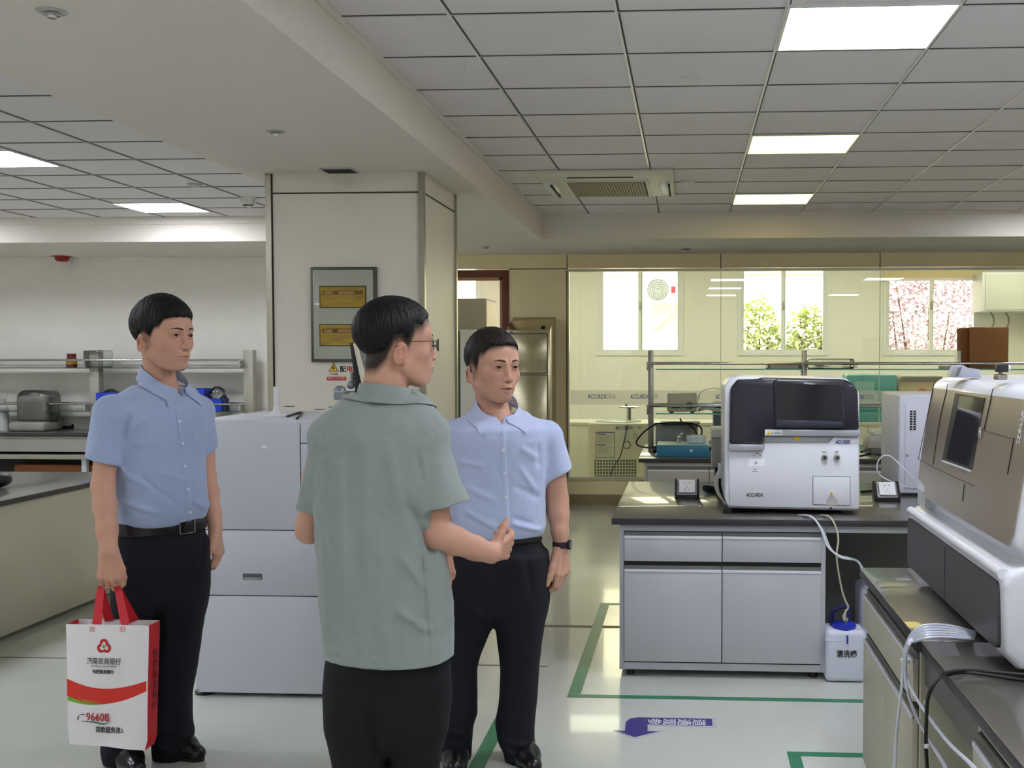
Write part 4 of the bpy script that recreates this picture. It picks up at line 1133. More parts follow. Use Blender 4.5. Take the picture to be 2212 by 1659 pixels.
for (px, py) in ((625, 878), (690, 884), (720, 879)):
    q = P(px, py, z=wz1); g.cyl((q.x, q.y, wz1 - .001), (q.x, q.y, wz1 + .001), .03, seg=24)
part('top_grommets', g, M_dark, t)
q = Wp(424, 1490)
part('corner_screw', MB().cyl((q.x + .01, WY - .01, q.z + .0), (q.x + .01, WY, q.z), .008, seg=12), M_alu, t)
for (px, yy_) in ((434, WY + .05), (790, WY + .05), (434, WYB - .06), (790, WYB - .06)):
    x = Wp(px, 1500).x
    ft = part('levelling_foot', MB().lathe([(0, 0), (.045, 0), (.048, .008), (.036, .02), (.02, .03), (.018, .05), (.01, .052), (.01, wz0), (0, wz0)], (x, yy_, 0), seg=24), M_black, t)
    part('locknut', MB().cyl((x, yy_, .055), (x, yy_, .07), .018, seg=6), M_alu, ft)
for (px, yy_) in ((489, WY + .1), (735, WY + .1), (489, WYB - .12), (735, WYB - .12)):
    x = Wp(px, 1500).x
    cs = part('castor', MB().box(x - .022, x + .022, yy_ - .02, yy_ + .04, .04, wz0, bev=.006), M_black, t)
    part('wheel', MB().cyl((x - .012, yy_, .03), (x + .012, yy_, .03), .03, seg=24, bev=.004), M_black, cs)
g = MB()
for px in (578, 695):
    x = Wp(px, 0).x; g.box(x - .02, x + .02, WY + .05, WY + .08, wz0 - .018, wz0)
part('forklift_lug', g, M_alu, t)
# lamp-like white beacon on top, cable
q = P(597, 900, z=wz1)
bt = thing('beacon_stand', 'white tube antenna on a round foot standing on the big white machine', 'antenna', (q.x, q.y, wz1))
part('foot', MB().lathe([(0, .0), (.062, .0), (.064, .006), (.03, .014), (.016, .03), (.013, .05), (0, .05)], (q.x, q.y, wz1), seg=32), M_white, bt)
part('tube', MB().cyl((q.x, q.y, wz1 + .05), (q.x, q.y, wz1 + .143), .0125, seg=20, bev=.002), M_white, bt)
single('cable_run', MB().tube([P(622, 899, z=wz1 + .005), P(640, 893, z=wz1 + .006), P(652, 891, z=wz1 + .006), P(648, 897, z=wz1 + .006), P(642, 904, z=wz1 + .004)], .0055, smooth=4), M_blackcord,
       'short black cable beside the antenna foot on the big white machine', 'cord')
# articulated monitor arm with monitor (side-on)
ym = 5.25
def Mp(px, py, dy=0.0): q = P(px, py, Y=ym); return Vector((q.x, ym + dy, q.z))
t = thing('monitor_arm', 'grey jointed monitor arm on the big white machine behind the middle man', 'monitor', (Mp(770, 0).x, ym, wz1))
M_armg = mat('arm_grey', (140, 146, 150), rough=.3, metal=.3, vary=.03)
c1_, c2_ = Mp(734, 850), Mp(755, 832)
g = MB().lathe([(0, -.03), (.027, -.03), (.03, -.026), (.03, .006), (0, .006)], (c1_.x, ym, c1_.z), seg=28)
g.lathe([(0, .01), (.031, .01), (.03, .022), (.022, .034), (.01, .039), (0, .04)], (c1_.x, ym, c1_.z), seg=28)
part('joint', g, M_armg, t)
part('joint', MB().sphere((c2_.x, ym + .02, c2_.z), .02, 20).box(c2_.x - .028, c2_.x + .05, ym, ym + .05, c2_.z - .065, c2_.z - .03, bev=.008), M_armg, t)
part('post', MB().cyl(Mp(757, 835, .03), Mp(757, 805, .03), .01, seg=16).cyl((Mp(775, 0).x, ym + .03, wz1), (Mp(775, 0).x, ym + .03, c2_.z - .03), .022, seg=20), M_armg, t)
part('cable', MB().tube([Mp(741, 864), Mp(744, 870), Mp(741, 874), Mp(745, 879), Mp(744, 884)], .004), M_blackcord, t)
mo = part('monitor_housing', MB().prism([Mp(755, 741), Mp(765, 740), Mp(795, 860), Mp(792, 905), Mp(768, 900), Mp(766, 830)], (0, .05, 0), bev=.004), M_black, t)
part('monitor_back', MB().prism([Mp(763, 742, -.006), Mp(772, 741, -.006), Mp(806, 870, -.006), Mp(790, 870, -.006)], (0, .03, 0), bev=.002), mat('monitor_cream', (226, 220, 198), rough=.5, vary=.02), mo)
part('monitor_shell', MB().prism([Mp(773, 741, .0), Mp(800, 741, .0), Mp(850, 870, .0), Mp(806, 870, .0)], (0, .04, 0), bev=.002), mat('monitor_grey', (140, 140, 132), rough=.5, vary=.02), mo)

# electrical box on the column and its signs
EY = CY0 + .01
def E(px, py, dy=0.0): q = P(px, py, Y=EY); return Vector((q.x, EY + dy, q.z))
t = thing('distribution_box', 'flush electrical distribution box with two amber windows on the column', 'electrical box', (E(745, 0).x, EY, E(0, 680).z))
def Ebox(name, x0, y0, x1, y1, d0, d1, m, par, bev=.0):
    a_, b_ = E(x0, y1), E(x1, y0)
    return part(name, MB().box(a_.x, b_.x, EY - d1, EY - d0, a_.z, b_.z, bev=bev), m, par)
Ebox('frame', 675, 577, 815, 782, 0, .02, mat('box_frame', (92, 92, 84), rough=.35, metal=.4, vary=.04), t, .003)
Ebox('cover_door', 681, 583, 808, 776, .018, .026, mat('box_door', (172, 176, 158), rough=.22, coat=.4, vary=.03, vscale=4), t, .004)
M_amber = mat('amber_window', (164, 134, 22), rough=.12, coat=.5, vary=.35, vscale=9, stretch=(1, 1, 5))
for (y0_, y1_) in ((619, 665), (701, 747)):
    wf = Ebox('window_frame', 694, y0_ - 1, 794, y1_ + 1, .024, .028, M_joint, t)
    Ebox('amber_pane', 696, y0_ + 1, 792, y1_ - 1, .027, .031, M_amber, wf)
    Ebox('breaker_rail', 700, y0_ + 9, 788, y0_ + 18, .0305, .0315, mat('amber_dark', (112, 84, 20), rough=.2, vary=.3, vscale=20), wf)
    Ebox('breaker_row', 704, y0_ + 11, 722, y0_ + 17, .0312, .0322, mat('amber_tan', (160, 122, 66), rough=.3, vary=.1), wf)
    Ebox('breaker_row', 734, y0_ + 11, 768, y0_ + 17, .0312, .0322, MATS['amber_tan'], wf)
sg = thing('warning_sign', 'yellow triangular electric-shock sign on the column under the distribution box', 'sign', (E(720, 0).x, EY, E(0, 795).z))
part('border', MB().prism([E(709.5, 803, -.001), E(731.5, 803, -.001), E(720.5, 783, -.001)], (0, -.001, 0)), M_inkblack, sg)
part('field', MB().prism([E(711.5, 802, -.002), E(729.5, 802, -.002), E(720.5, 785.5, -.002)], (0, -.001, 0)), mat('sign_yellow', (238, 196, 40), rough=.5, vary=.02), sg)
part('lightning', MB().prism([E(721, 788, -.003), E(717, 796, -.003), E(720, 796, -.003), E(719, 801, -.003), E(724, 794, -.003), E(721, 794, -.003)], (0, -.001, 0)), M_inkblack, sg)
text_mesh('小心有电', .012, M_inkblack, 'lettering', sg, E(720.5, 808, -.003), (1, 0, 0), (0, 0, 1))
s2 = thing('name_sign', 'black and red lettered sign naming the distribution box', 'sign', (E(748, 0).x, EY, E(0, 798).z))
for i, (ch, m) in enumerate((('配', M_inkblack), ('电', M_inkred), ('箱', M_inkred))):
    text_mesh(ch, .038, m, 'lettering', s2, E(741 + 14.5 * i, 798, -.001), (1, 0, 0), (0, 0, 1), bold=.001)
s3 = thing('red_sign', 'small red strip sign with white writing at the foot of the other signs', 'sign', (E(727, 0).x, EY, E(0, 817).z))
part('strip', MB().prism([E(706.5, 821.5, -.001), E(748, 821.5, -.001), E(748, 813.5, -.001), E(706.5, 813.5, -.001)], (0, -.001, 0)), M_inkred, s3)
text_mesh('非电工勿动 危险', .014, M_white, 'lettering', s3, E(727, 817.5, -.0025), (1, 0, 0), (0, 0, 1))

# ------------------------------------------------------------------ left side benches
LXe = -3.69
worktop('dark worktop of the near left bench', -5.3, LXe, 3.4, 7.06)
t = thing('bench_cabinet', 'plain beige end panel and carcass of the near left bench', 'cabinet', (-4.4, 5.2, 0))
part('carcass', MB().box(-5.25, LXe - .03, 3.45, 7.02, .03, TZ - .033, bev=.003), M_cabb, t)
part('plinth', MB().box(-5.2, LXe - .06, 3.5, 6.98, 0, .03), M_knee, t)
q = P(-4, 1055, z=TZ)
single('black_pouch', MB().sphere((q.x - .02, q.y, TZ + .05), .1, 20, scale=(.9, 1, .5)), M_black, 'black rounded object at the left edge of the picture on the near left bench', 'pouch')

worktop('black worktop of the wall bench on the far left', XL + .05, -4.3, 10.72, YW - .01)
t = thing('wall_bench', 'grey apron and shelf under the far left wall bench', 'bench', (-6.5, 11, 0))
part('apron', MB().box(XL + .05, -4.32, 10.75, 10.77, .58, TZ - .04), mat('apron_grey', (150, 148, 140), rough=.5, vary=.02), t)
part('lower_shelf', MB().box(XL + .05, -4.32, 10.72, YW - .02, .505, .55, bev=.003), mat('shelf_beige', (150, 146, 130), rough=.5, vary=.03), t)
part('back_sheet', MB().box(XL + .05, -4.32, YW - .02, YW - .012, 0, .5), M_knee, t)
for x in (XL + .1, -7.9, -6.2, -4.4):
    part('leg', MB().box(x, x + .05, 10.76, 10.81, 0, .505), M_cab, t)
part('under_bench_dark', MB().box(XL + .05, -4.32, 11.0, 11.01, .0, .5), M_dark, t)  # dark sheet stands in for the shade under the bench
a, b = P(32, 1004, Y=10.85), P(196, 1034, Y=10.85)
single('cardboard_box', MB().box(a.x, b.x + .1, 10.84, 10.98, .1, a.z, bev=.004), MATS['cardboard_dark'], 'long brown box under the far left wall bench', 'box', (a.x, 10.9, .1))
bx = bpy.data.objects[-1] if False else None
LR = 11.12
lup = [P(px, 870, Y=LR - .05).x for px in (204, 537)]
lup = [2 * lup[0] - lup[1]] + lup
lz = [P(300, y, Y=LR - .15).z for y in (778, 795, 873, 889)]
rack('metal reagent rack with two glass shelves on the far left wall bench', LR, lup, P(537, 756, Y=LR).z, [(lz[0], lz[1]), (lz[2], lz[3])], None, M_glassedge2, m=mat('upright_grey', (176, 174, 160), rough=.45, metal=.2, vary=.02), upw=.1)
T1, T2 = lz[1] + .004, lz[3] + .004
a, b = P(139, 764, Y=LR - .1), P(161, 795, Y=LR - .1)
t = thing('amber_jar', 'amber glass jar with a yellow label on the far left top shelf', 'jar', ((a.x + b.x) / 2, LR - .06, T1))
xm_, w_ = (a.x + b.x) / 2, (b.x - a.x) / 2
part('glass', MB().lathe([(0, 0), (w_, 0), (w_, .09), (w_ * .8, .105), (w_ * .8, .11), (0, .11)], (xm_, LR - .06, T1), seg=24), mat('amber_glass', (96, 34, 14), rough=.15, spec=.7, vary=.05), t)
part('cap', MB().cyl((xm_, LR - .06, T1 + .11), (xm_, LR - .06, T1 + .145), w_ * .85, seg=24), mat('cap_maroon', (92, 26, 22), rough=.4, vary=.03), t)
part('label', MB().lathe([(w_ + .001, .035), (w_ + .001, .085)], (xm_, LR - .06, T1), seg=24), mat('label_yellow', (206, 160, 60), rough=.6, vary=.05), t)
M_clear = glass_mat('clear_plastic', (.9, .92, .9), refl=2.5, rough=.12)
def bottle(px, py, Y, zbase, r, h, m, mcap, label, name='reagent_bottle', g=None):
    x = P(px, py, Y=Y).x
    t = thing(name, label, 'bottle', (x, Y, zbase), g)
    part('bottle_body', MB().lathe([(0, 0), (r, 0), (r, h * .65), (r * .9, h * .72), (r * .4, h * .82), (r * .4, h * .88), (0, h * .88)], (x, Y, zbase), seg=24), m, t)
    part('cap', MB().lathe([(0, h * .86), (r * .48, h * .86), (r * .48, h), (0, h)], (x, Y, zbase), seg=20), mcap, t)
    return t
def bin_(x0, x1, Y, zb, h, label):
    g = MB().box(x0, x1, Y - .1, Y + .1, zb, zb + .006)
    for q in ((x0, x0 + .005, Y - .1, Y + .1), (x1 - .005, x1, Y - .1, Y + .1), (x0, x1, Y - .1, Y - .095), (x0, x1, Y + .095, Y + .1)): g.box(*q, zb, zb + h)
    return single('storage_bin', g, mat('bin_blue', (28, 64, 196), rough=.35, vary=.04), label, 'bin', (x0, Y, zb))
LR2 = LR - .03
a = P(192, 0, Y=LR2).x; b = P(245, 0, Y=LR2).x
bin_(a + .05, b + .1, LR2, T2, .19, 'blue plastic bin on the lower shelf behind the left man\'s shoulder')
g = MB().sphere((a + .16, LR2, T2 + .14), .1, 16, scale=(1, .9, .9))
single('plastic_bag', g, M_clear, 'crumpled clear plastic bag in the blue bin behind the left man\'s shoulder', 'bag')
a = P(408, 0, Y=LR2).x; b = P(437, 0, Y=LR2).x
bin_(a, b, LR2, T2, .235, 'taller blue bin on the lower shelf just right of the left man\'s neck')
a2 = P(441, 0, Y=LR2).x; b2 = P(474, 0, Y=LR2).x
bin_(a2, b2, LR2, T2, .13, 'low blue bin on the lower shelf right of the left man')
single('plastic_bag', MB().sphere(((a2 + b2) / 2, LR2, T2 + .17), .09, 16, scale=(1, .9, 1)), M_clear, 'clear plastic bag bulging out of the low blue bin', 'bag')
bottle(484, 870, LR2, T2, .045, .19, glass_mat('bottle_glass', (.82, .86, .86), refl=2.2, rough=.04), M_white, 'clear glass reagent bottle with a white cap beside the low blue bin')
bottle(5, 870, LR2, TZ, .06, .33, mat('bottle_frost', (196, 198, 190), rough=.4, vary=.03), M_plastg, 'tall pale bottle at the left edge of the picture on the wall bench')
# clear box on the upper shelf by the upright
a = P(181, 757, Y=LR - .1)
b = P(232, 795, Y=LR - .1)
g = MB().box(a.x, b.x, LR - .12, LR + .02, T1, a.z, bev=.012, seg=3)
single('plastic_box', g, M_clear, 'clear plastic box on the top shelf at the left rack upright', 'box', (a.x, LR, T1))
# dust-covered balance
a, b = P(34, 842, Y=LR - .15), P(110, 925, Y=LR - .15)
t = thing('laboratory_balance', 'grey bench instrument under a translucent dust cover on the far left bench', 'instrument', ((a.x + b.x) / 2, LR - .12, TZ))
g = MB().box(a.x - .02, b.x, 10.85, 11.2, TZ, TZ + .1, bev=.03, seg=3)
part('base', g, mat('balance_grey', (146, 146, 140), rough=.4, vary=.08), t)
part('draft_shield', MB().box(a.x + .02, b.x - .05, 10.95, 11.2, TZ + .1, a.z - .06, bev=.03, seg=3), mat('balance_mid', (160, 158, 150), rough=.35, vary=.12), t)
part('dust_cover', MB().box(a.x + .0, b.x - .0, 10.92, 11.23, TZ + .03, a.z, bev=.09, seg=5), glass_mat('dust_cover', (.8, .8, .77), refl=2.5, rough=.3), t)
socket(143, 926, TZ, 'small black and white socket box on the far left wall bench', s=1.15)

# ------------------------------------------------------------------ right-hand near bench
RX = P(1857, 1226, z=TZ).x
RYB = P(1857, 1226, z=TZ).y
ysplit = P(1985, 1385, z=TZ).y
worktop('dark worktop of the near right bench under the large analyser', RX, 2.3, ysplit + .003, RYB)
worktop('dark worktop in the lower right corner carrying the black cables', RX + .004, 2.3, .6, ysplit - .003)
cxx = RX + .028
base_cabinet('beige base cabinet below the white tubes on the near right bench', cxx, 2.25, P(1989, 1500, X=cxx).y, RYB - .02, mat('beige_cabinet_r', (192, 188, 168), rough=.45, vary=.02), ncol=2, face='-x')
yk = P(2113, 1600, X=cxx).y
base_cabinet('beige base cabinet in the lower right corner', cxx, 2.25, .65, yk, MATS['beige_cabinet_r'], ncol=3, face='-x')
t = thing('desk_frame', 'dark open knee space between the two near right cabinets', 'desk frame', (1.4, 2.7, 0))
part('back_panel', MB().box(1.35, 1.37, yk + .002, P(1989, 1500, X=cxx).y - .002, 0, TZ - .034), M_knee, t)
part('apron', MB().box(cxx + .01, cxx + .03, yk + .002, P(1989, 1500, X=cxx).y - .002, TZ - .15, TZ - .034), M_knee, t)

# the large analyser
BX, BY0, BY1 = .765, 2.655, 3.81
t = thing('large_analyser', 'large white floor analyser with bronze upper doors and dark lower panel at the right edge', 'analyser', (1.2, 3.2, TZ))
M_shell = mat('shell_white', (226, 228, 234), rough=.3, coat=.3, vary=.01)
prof = [(.80, TZ + .012), (.768, TZ + .05), (.762, 1.0), (.775, 1.028), (.83, 1.05), (.805, 1.072), (.787, 1.09), (.842, 1.455), (.868, 1.478), (.97, 1.487), (1.75, 1.50), (1.78, TZ + .012)]
part('shell', MB().prism([(x, BY0, z) for x, z in prof], (0, BY1 - BY0, 0), bev=.016, seg=3), M_shell, t)
for xx in (.9, 1.65):
    for yy_ in (BY0 + .1, BY1 - .1): part('foot', MB().cyl((xx, yy_, TZ), (xx, yy_, TZ + .02), .03, seg=16), M_black, t)
# lower dark panel
M_low = mat('lower_panel_dark', (70, 68, 72), rough=.4, vary=.03)
lx = .7595
r_ = .03
def rrect(u0, u1, v0, v1, r, f, n=5):
    o = []
    for (cu, cv, a0) in ((u1 - r, v1 - r, 0), (u0 + r, v1 - r, 90), (u0 + r, v0 + r, 180), (u1 - r, v0 + r, 270)):
        for k in range(n + 1):
            a_ = math.radians(a0 + 90 * k / n); o.append(f(cu + r * math.cos(a_), cv + r * math.sin(a_)))
    return o
lp = part('lower_panel', MB().prism(rrect(BY0 + .035, BY1 - .02, TZ + .055, .998, .025, lambda u, v: (lx - .002 + max(0, v - .9) * .0, u, v)), (.012, 0, 0)), M_low, t)
part('panel_seam', MB().box(lx - .003, lx, 3.24, 3.242, TZ + .06, .99), M_black, lp)
part('top_rim', MB().tube([(.768, BY0 + .03, 1.02), (.768, BY1 - .02, 1.02)], .014, seg=14, smooth=1), M_shell, t)
# upper bronze panel on the leaning face
PA, PB_ = Vector((.787, 0, 1.09)), Vector((.842, 0, 1.455))
nU = Vector((-(PB_.z - PA.z), 0, PB_.x - PA.x)).normalized()
vU = (PB_ - PA).normalized()
def U(px, py, d=.004):
    dr_ = M_CW @ Vector((px - PPX, PPY - py, -FPX))
    k = (PA + nU * d - CAM).dot(nU) / dr_.dot(nU)
    return CAM + dr_ * k
def S(y, v, d=.004): return PA + vU * v + Vector((0, y, 0)) + nU * d
M_bronze = mat('bronze_panel', (172, 162, 150), rough=.3, metal=.75, vary=.05, vscale=1.5, bump=.02, bscale=3)
H = (PB_ - PA).length
pan = [S(BY1 - .03, .045), S(BY1 - .02, .1), S(BY1 - .02, H - .03), S(BY1 - .04, H - .012), S(BY0 + .05, H - .012), S(BY0 + .02, H - .04), S(BY0 + .02, .03), S(BY0 + .045, -.004), S(BY1 - .16, -.004), S(BY1 - .2 + .06, .03)]
up = part('upper_panel', MB().prism(pan, -nU * .006), M_bronze, t)
def lines(name, polys, r, m, par, d=.005):
    g = MB()
    for pl_ in polys:
        for p_, q_ in zip(pl_, pl_[1:]):
            A_, B_ = U(*p_, d), U(*q_, d)
            g.cyl(A_, B_, r, seg=6)
    return part(name, g, m, par)
lines('door_seams', [[(2048, 828), (2030, 905), (2015, 1005)], [(1984, 992), (2014, 1008), (2060, 1030), (2104, 1049)], [(2145, 839), (2125, 930), (2190, 947), (2176, 1025)], [(2083, 1045), (2079, 1082)], [(2018, 826), (1984, 992)]], .0012, M_black, up)
win_o = [(2062, 1000 - 151), (2127, 857), (2097, 1015), (2036, 990)]
wf = part('viewing_window', MB().prism([U(*q, .0055) for q in [(2063, 849), (2127, 860), (2096, 1017), (2035, 993)]], -nU * .004), M_black, up)
part('window_glass', MB().prism([U(*q, .0062) for q in [(2074, 855), (2126, 861), (2099, 1010), (2044, 990)]], -nU * .003), mat('smoked_glass', (60, 62, 62), rough=.05, spec=1.0, metal=.5, vary=.02), wf)
part('window_sill', MB().prism([U(*q, .007) for q in [(2035, 993), (2096, 1015), (2095, 1019), (2034, 997)]], -nU * .003), M_shell, wf)
q = U(2117, 936, .008)
part('lock', MB().sphere(q, .011, 14, scale=(.5, 1, 1.6)), M_chrome, up)
o_ = U(2204, 905, .0062)
text_mesh('艾科达', .03, M_white, 'lettering', up, U(2205, 925, .0062), vU, Vector((0, 1, 0)), depth=.0004)
# printed plate by the step at its far lower corner
part('type_plate', MB().box(.789, .83, BY1 - .15, BY1 - .03, 1.046, 1.088), mat('plate_grey', (196, 198, 194), rough=.5, vary=.1, vscale=60), t)
q = P(2161, 822, Y=3.05)
cm = thing('webcam', 'small black camera on a clamp on top of the large analyser', 'camera', (q.x, 3.05, 1.49))
part('clamp', MB().box(q.x - .014, q.x + .014, 3.03, 3.07, 1.487, 1.503, bev=.003).cyl((q.x, 3.05, 1.5), (q.x, 3.05, 1.51), .006, seg=12), M_alu, cm)
part('body', MB().box(q.x - .014, q.x + .014, 3.02, 3.06, 1.508, 1.53, bev=.003), M_black, cm)
part('lens', MB().cyl((q.x + .014, 3.04, 1.519), (q.x + .022, 3.04, 1.519), .009, seg=16), M_white, cm)
yy_ = 3.45
def T_(px, py): q = P(px, py, Y=yy_); return (q.x, yy_, q.z)
t2 = thing('handheld_reader', 'grey wedge-shaped device lying on top of the large analyser', 'device', (T_(2100, 0)[0], yy_, 1.49))
zt2 = 1.486
g = MB().prism([(T_(2069, 0)[0], yy_, zt2), (T_(2079, 0)[0], yy_, T_(0, 789)[2]), (T_(2092, 0)[0], yy_, T_(0, 788)[2]), (T_(2100, 0)[0], yy_, T_(0, 793)[2]), (T_(2128, 0)[0], yy_, T_(0, 797)[2]), (T_(2131, 0)[0], yy_, zt2)], (0, .09, 0), bev=.003)
part('body', g, mat('device_grey', (170, 174, 188), rough=.4, vary=.02), t2)
part('window', MB().prism([(T_(2072, 0)[0], yy_ - .001, zt2 + .004), (T_(2080, 0)[0], yy_ - .001, T_(0, 792)[2]), (T_(2088, 0)[0], yy_ - .001, T_(0, 792)[2]), (T_(2080, 0)[0], yy_ - .001, zt2 + .004)], (0, .001, 0)), M_knee, t2)

# white tubes and black cable over the bench edge
zt3 = TZ + .012
lays = []
for k in range(6):
    e = k * 1.0
    start = P(2108 - e, 1366 + 3.0 * k, z=zt3)
    pts = [start, P(2050 - e, (1352 + 5 * k), z=zt3 + .02), P(2000, 1351 + 5.5 * k, z=zt3 + .03), P(1972 + .8 * k, 1366 + 4 * k, X=RX - .012), P(1958 + 1.2 * k, 1392, X=RX - .02 - .003 * k), P(1952 + .9 * k, 1427, X=RX - .02 - .003 * (k % 3))]
    if k < 2: pts += [P(1946, 1500, X=RX - .03), P(1937, 1580, X=RX - .03), P(1931 + 2 * k, 1659, X=RX - .03), P(1930, 1740, X=RX - .03)]
    elif k < 4: pts += [P(1958, 1480, X=RX - .02), P(1972, 1530, X=RX - .01), P(2002, 1590, X=RX - .01), P(2036 + 3 * k, 1659, X=RX - .01), P(2070, 1740, X=RX - .01)]
    else: pts += [P(1960, 1470, X=RX - .015), P(1990, 1525, X=RX - .012), P(2045, 1600, X=RX - .01), P(2100 + 2 * k, 1664, X=RX - .01), P(2160, 1750, X=RX - .01)]
    lays.append(pts)
tb = thing('tube_bundle', 'bundle of six white tubes hanging over the edge of the near right bench', 'tube', tuple(lays[0][5]))
for k, pts in enumerate(lays):
    part('tube', MB().tube(pts, .0042, smooth=7), mat('white_tubing', (214, 218, 230), rough=.3, vary=.03), tb)
c_ = P(1955, 1427, X=RX - .022)
part('cable_tie', MB().cyl(c_ + Vector((0, 0, -.004)), c_ + Vector((0, 0, .004)), .0135, seg=16), M_white, tb)
bc = thing('cable_run', 'black cable hanging over the bench edge in the lower right corner', 'cord', tuple(P(2003, 1500, X=RX)))
part('cable', MB().tube([P(2260, 1462, z=TZ + .008), P(2150, 1452, z=TZ + .008), P(2085, 1449, z=TZ + .012), P(2042, 1455, z=TZ + .016), P(2018, 1477, X=RX - .012), P(2004, 1510, X=RX - .02), P(2001, 1560, X=RX - .02), P(2000, 1610, X=RX - .02), P(2004, 1680, X=RX - .02), P(2010, 1760, X=RX - .02)], .0048), M_blackcord, bc)
part('cable', MB().tube([P(2260, 1476, z=TZ + .006), P(2160, 1462, z=TZ + .006), P(2090, 1453, z=TZ + .008), P(2045, 1458, z=TZ + .01)], .004), M_blackcord, bc)
for py in (1518, 1612):
    c_ = P(2002, py, X=RX - .02)
    part('cable_tie', MB().cyl(c_ + Vector((0, 0, -.004)), c_ + Vector((0, 0, .004)), .0065, seg=12), M_white, bc)

# ------------------------------------------------------------------ floor markings
M_tape = mat('green_tape', (44, 124, 88), rough=.35, vary=.12, vscale=4)
M_jnt = mat('floor_joint', (96, 92, 84), rough=.5, vary=.1)
def strip(pts, m, name, label, cat='floor marking', z=.0012):
    g = MB(); g.prism([(q[0], q[1], .0002) for q in pts], (0, 0, z))
    return single(name, g, m, label, cat, (pts[0][0], pts[0][1], 0))
def fl(px, py): q = P(px, py, z=0); return (q.x, q.y)
a = fl(1225, 1505)
x0, y0 = a
w = .045
strip([(x0, y0 - .01), (2.6, y0 - .01), (2.6, y0 + w - .01), (x0, y0 + w - .01)], M_tape, 'floor_tape', 'green tape line on the floor running along the front of the grey cabinet')
strip([(x0, y0 + w), (x0 + w * 1.3, y0 + w), (x0 + w * 1.3, 6.78), (x0, 6.78)], M_tape, 'floor_tape', 'faded green tape line on the floor left of the grey cabinet, leading to the back')
strip([(x0 + w * 1.3, 6.735), (-.35, 6.735), (-.35, 6.78), (x0 + w * 1.3, 6.78)], M_tape, 'floor_tape', 'short green tape line at the far corner left of the grey cabinet')
b = fl(1012, 1659)
strip([(b[0], 3.2), (b[0] + .06, 3.2), (b[0] + .06, y0 + .05), (b[0], y0 + .05)], M_tape, 'floor_tape', 'green tape line on the floor between the legs of the right man')
c_ = fl(1700, 1626)
strip([(c_[0], c_[1] - .035), (2.6, c_[1] - .035), (2.6, c_[1] + .01), (c_[0], c_[1] + .01)], M_tape, 'floor_tape', 'green tape line on the floor at the lower right before the near bench')
strip([(c_[0], 3.3), (c_[0] + .05, 3.3), (c_[0] + .05, c_[1] - .037), (c_[0], c_[1] - .037)], M_tape, 'floor_tape', 'green tape line leaving the lower edge of the picture left of the near bench')
yj = fl(1200, 1355)[1]
j = MB().prism([(-3.6, yj, .0002), (4.5, yj, .0002), (4.5, yj + .05, .0002), (-3.6, yj + .05, .0002)], (0, 0, .001))
struct('trim_11', j, M_jnt)
yj = fl(1050, 1438)[1]
struct('trim_12', MB().prism([(-3.6, yj, .0002), (-.7, yj, .0002), (-.7, yj + .015, .0002), (-3.6, yj + .015, .0002)], (0, 0, .001)), M_jnt)
# arrow sticker
M_purple = mat('sticker_purple', (58, 44, 128), rough=.35, vary=.04)
t = thing('floor_arrow', 'purple arrow sticker with white characters on the floor', 'floor sticker', (*fl(1420, 1575), 0))
ou = [(1325, 1578), (1348, 1578), (1352, 1560), (1360, 1552), (1376, 1549), (1546, 1552), (1547, 1571), (1402, 1568), (1401, 1578), (1432, 1579), (1372, 1597)]
inn = [(1330, 1578.5), (1349.5, 1579), (1352, 1560), (1361, 1553), (1378, 1550), (1538, 1553.5), (1539, 1568.5), (1399, 1565), (1398.5, 1580), (1422, 1580.5), (1371, 1593)]
part('clear_border', MB().prism([(*fl(*q), .0002) for q in ou], (0, 0, .0008)), mat('sticker_border', (184, 184, 198), rough=.3, vary=.03), t)
part('arrow', MB().prism([(*fl(*q), .0004) for q in inn], (0, 0, .0012)), M_purple, t)
for i, ch in enumerate('参观通道'):
    q = fl(1411.5 + 32.2 * i, 1559.3 + .7 * i)
    text_mesh(ch, .064, M_white, 'lettering', t, (q[0], q[1], .0018), (0, -1, 0), (1, 0, 0), depth=.0003, bold=.0006, squeeze=1.25)

# ------------------------------------------------------------------ people: implicit surfaces turned into meshes
F32 = np.float32


def V3(*a): return np.array(a, dtype=F32)


def smin(a, b, k):
    h = np.clip(0.5 + 0.5 * (b - a) / k, 0, 1)
    return b + (a - b) * h - k * h * (1 - h)


def smax(a, b, k): return -smin(-a, -b, k)


def d_sphere(p, c, r): return np.sqrt(((p - V3(*c)) ** 2).sum(1)) - r


def d_ell(p, c, r, R=None):
    q = p - V3(*c)
    if R is not None: q = q @ R
    r = V3(*r)
    k0 = np.sqrt(((q / r) ** 2).sum(1)); k1 = np.sqrt(((q / (r * r)) ** 2).sum(1)) + 1e-9
    return k0 * (k0 - 1) / k1


def d_cap(p, a, b, ra, rb=None):
    if rb is None: rb = ra
    a = V3(*a); b = V3(*b)
    ba = b - a
    t = np.clip(((p - a) @ ba) / (ba @ ba + 1e-12), 0, 1)
    return np.sqrt(((p - a - t[:, None] * ba) ** 2).sum(1)) - (ra + (rb - ra) * t)


def d_chain(p, pts, rs, k=.01):
    d = None
    for i in range(len(pts) - 1):
        e = d_cap(p, pts[i], pts[i + 1], rs[i], rs[i + 1])
        d = e if d is None else smin(d, e, k)
    return d


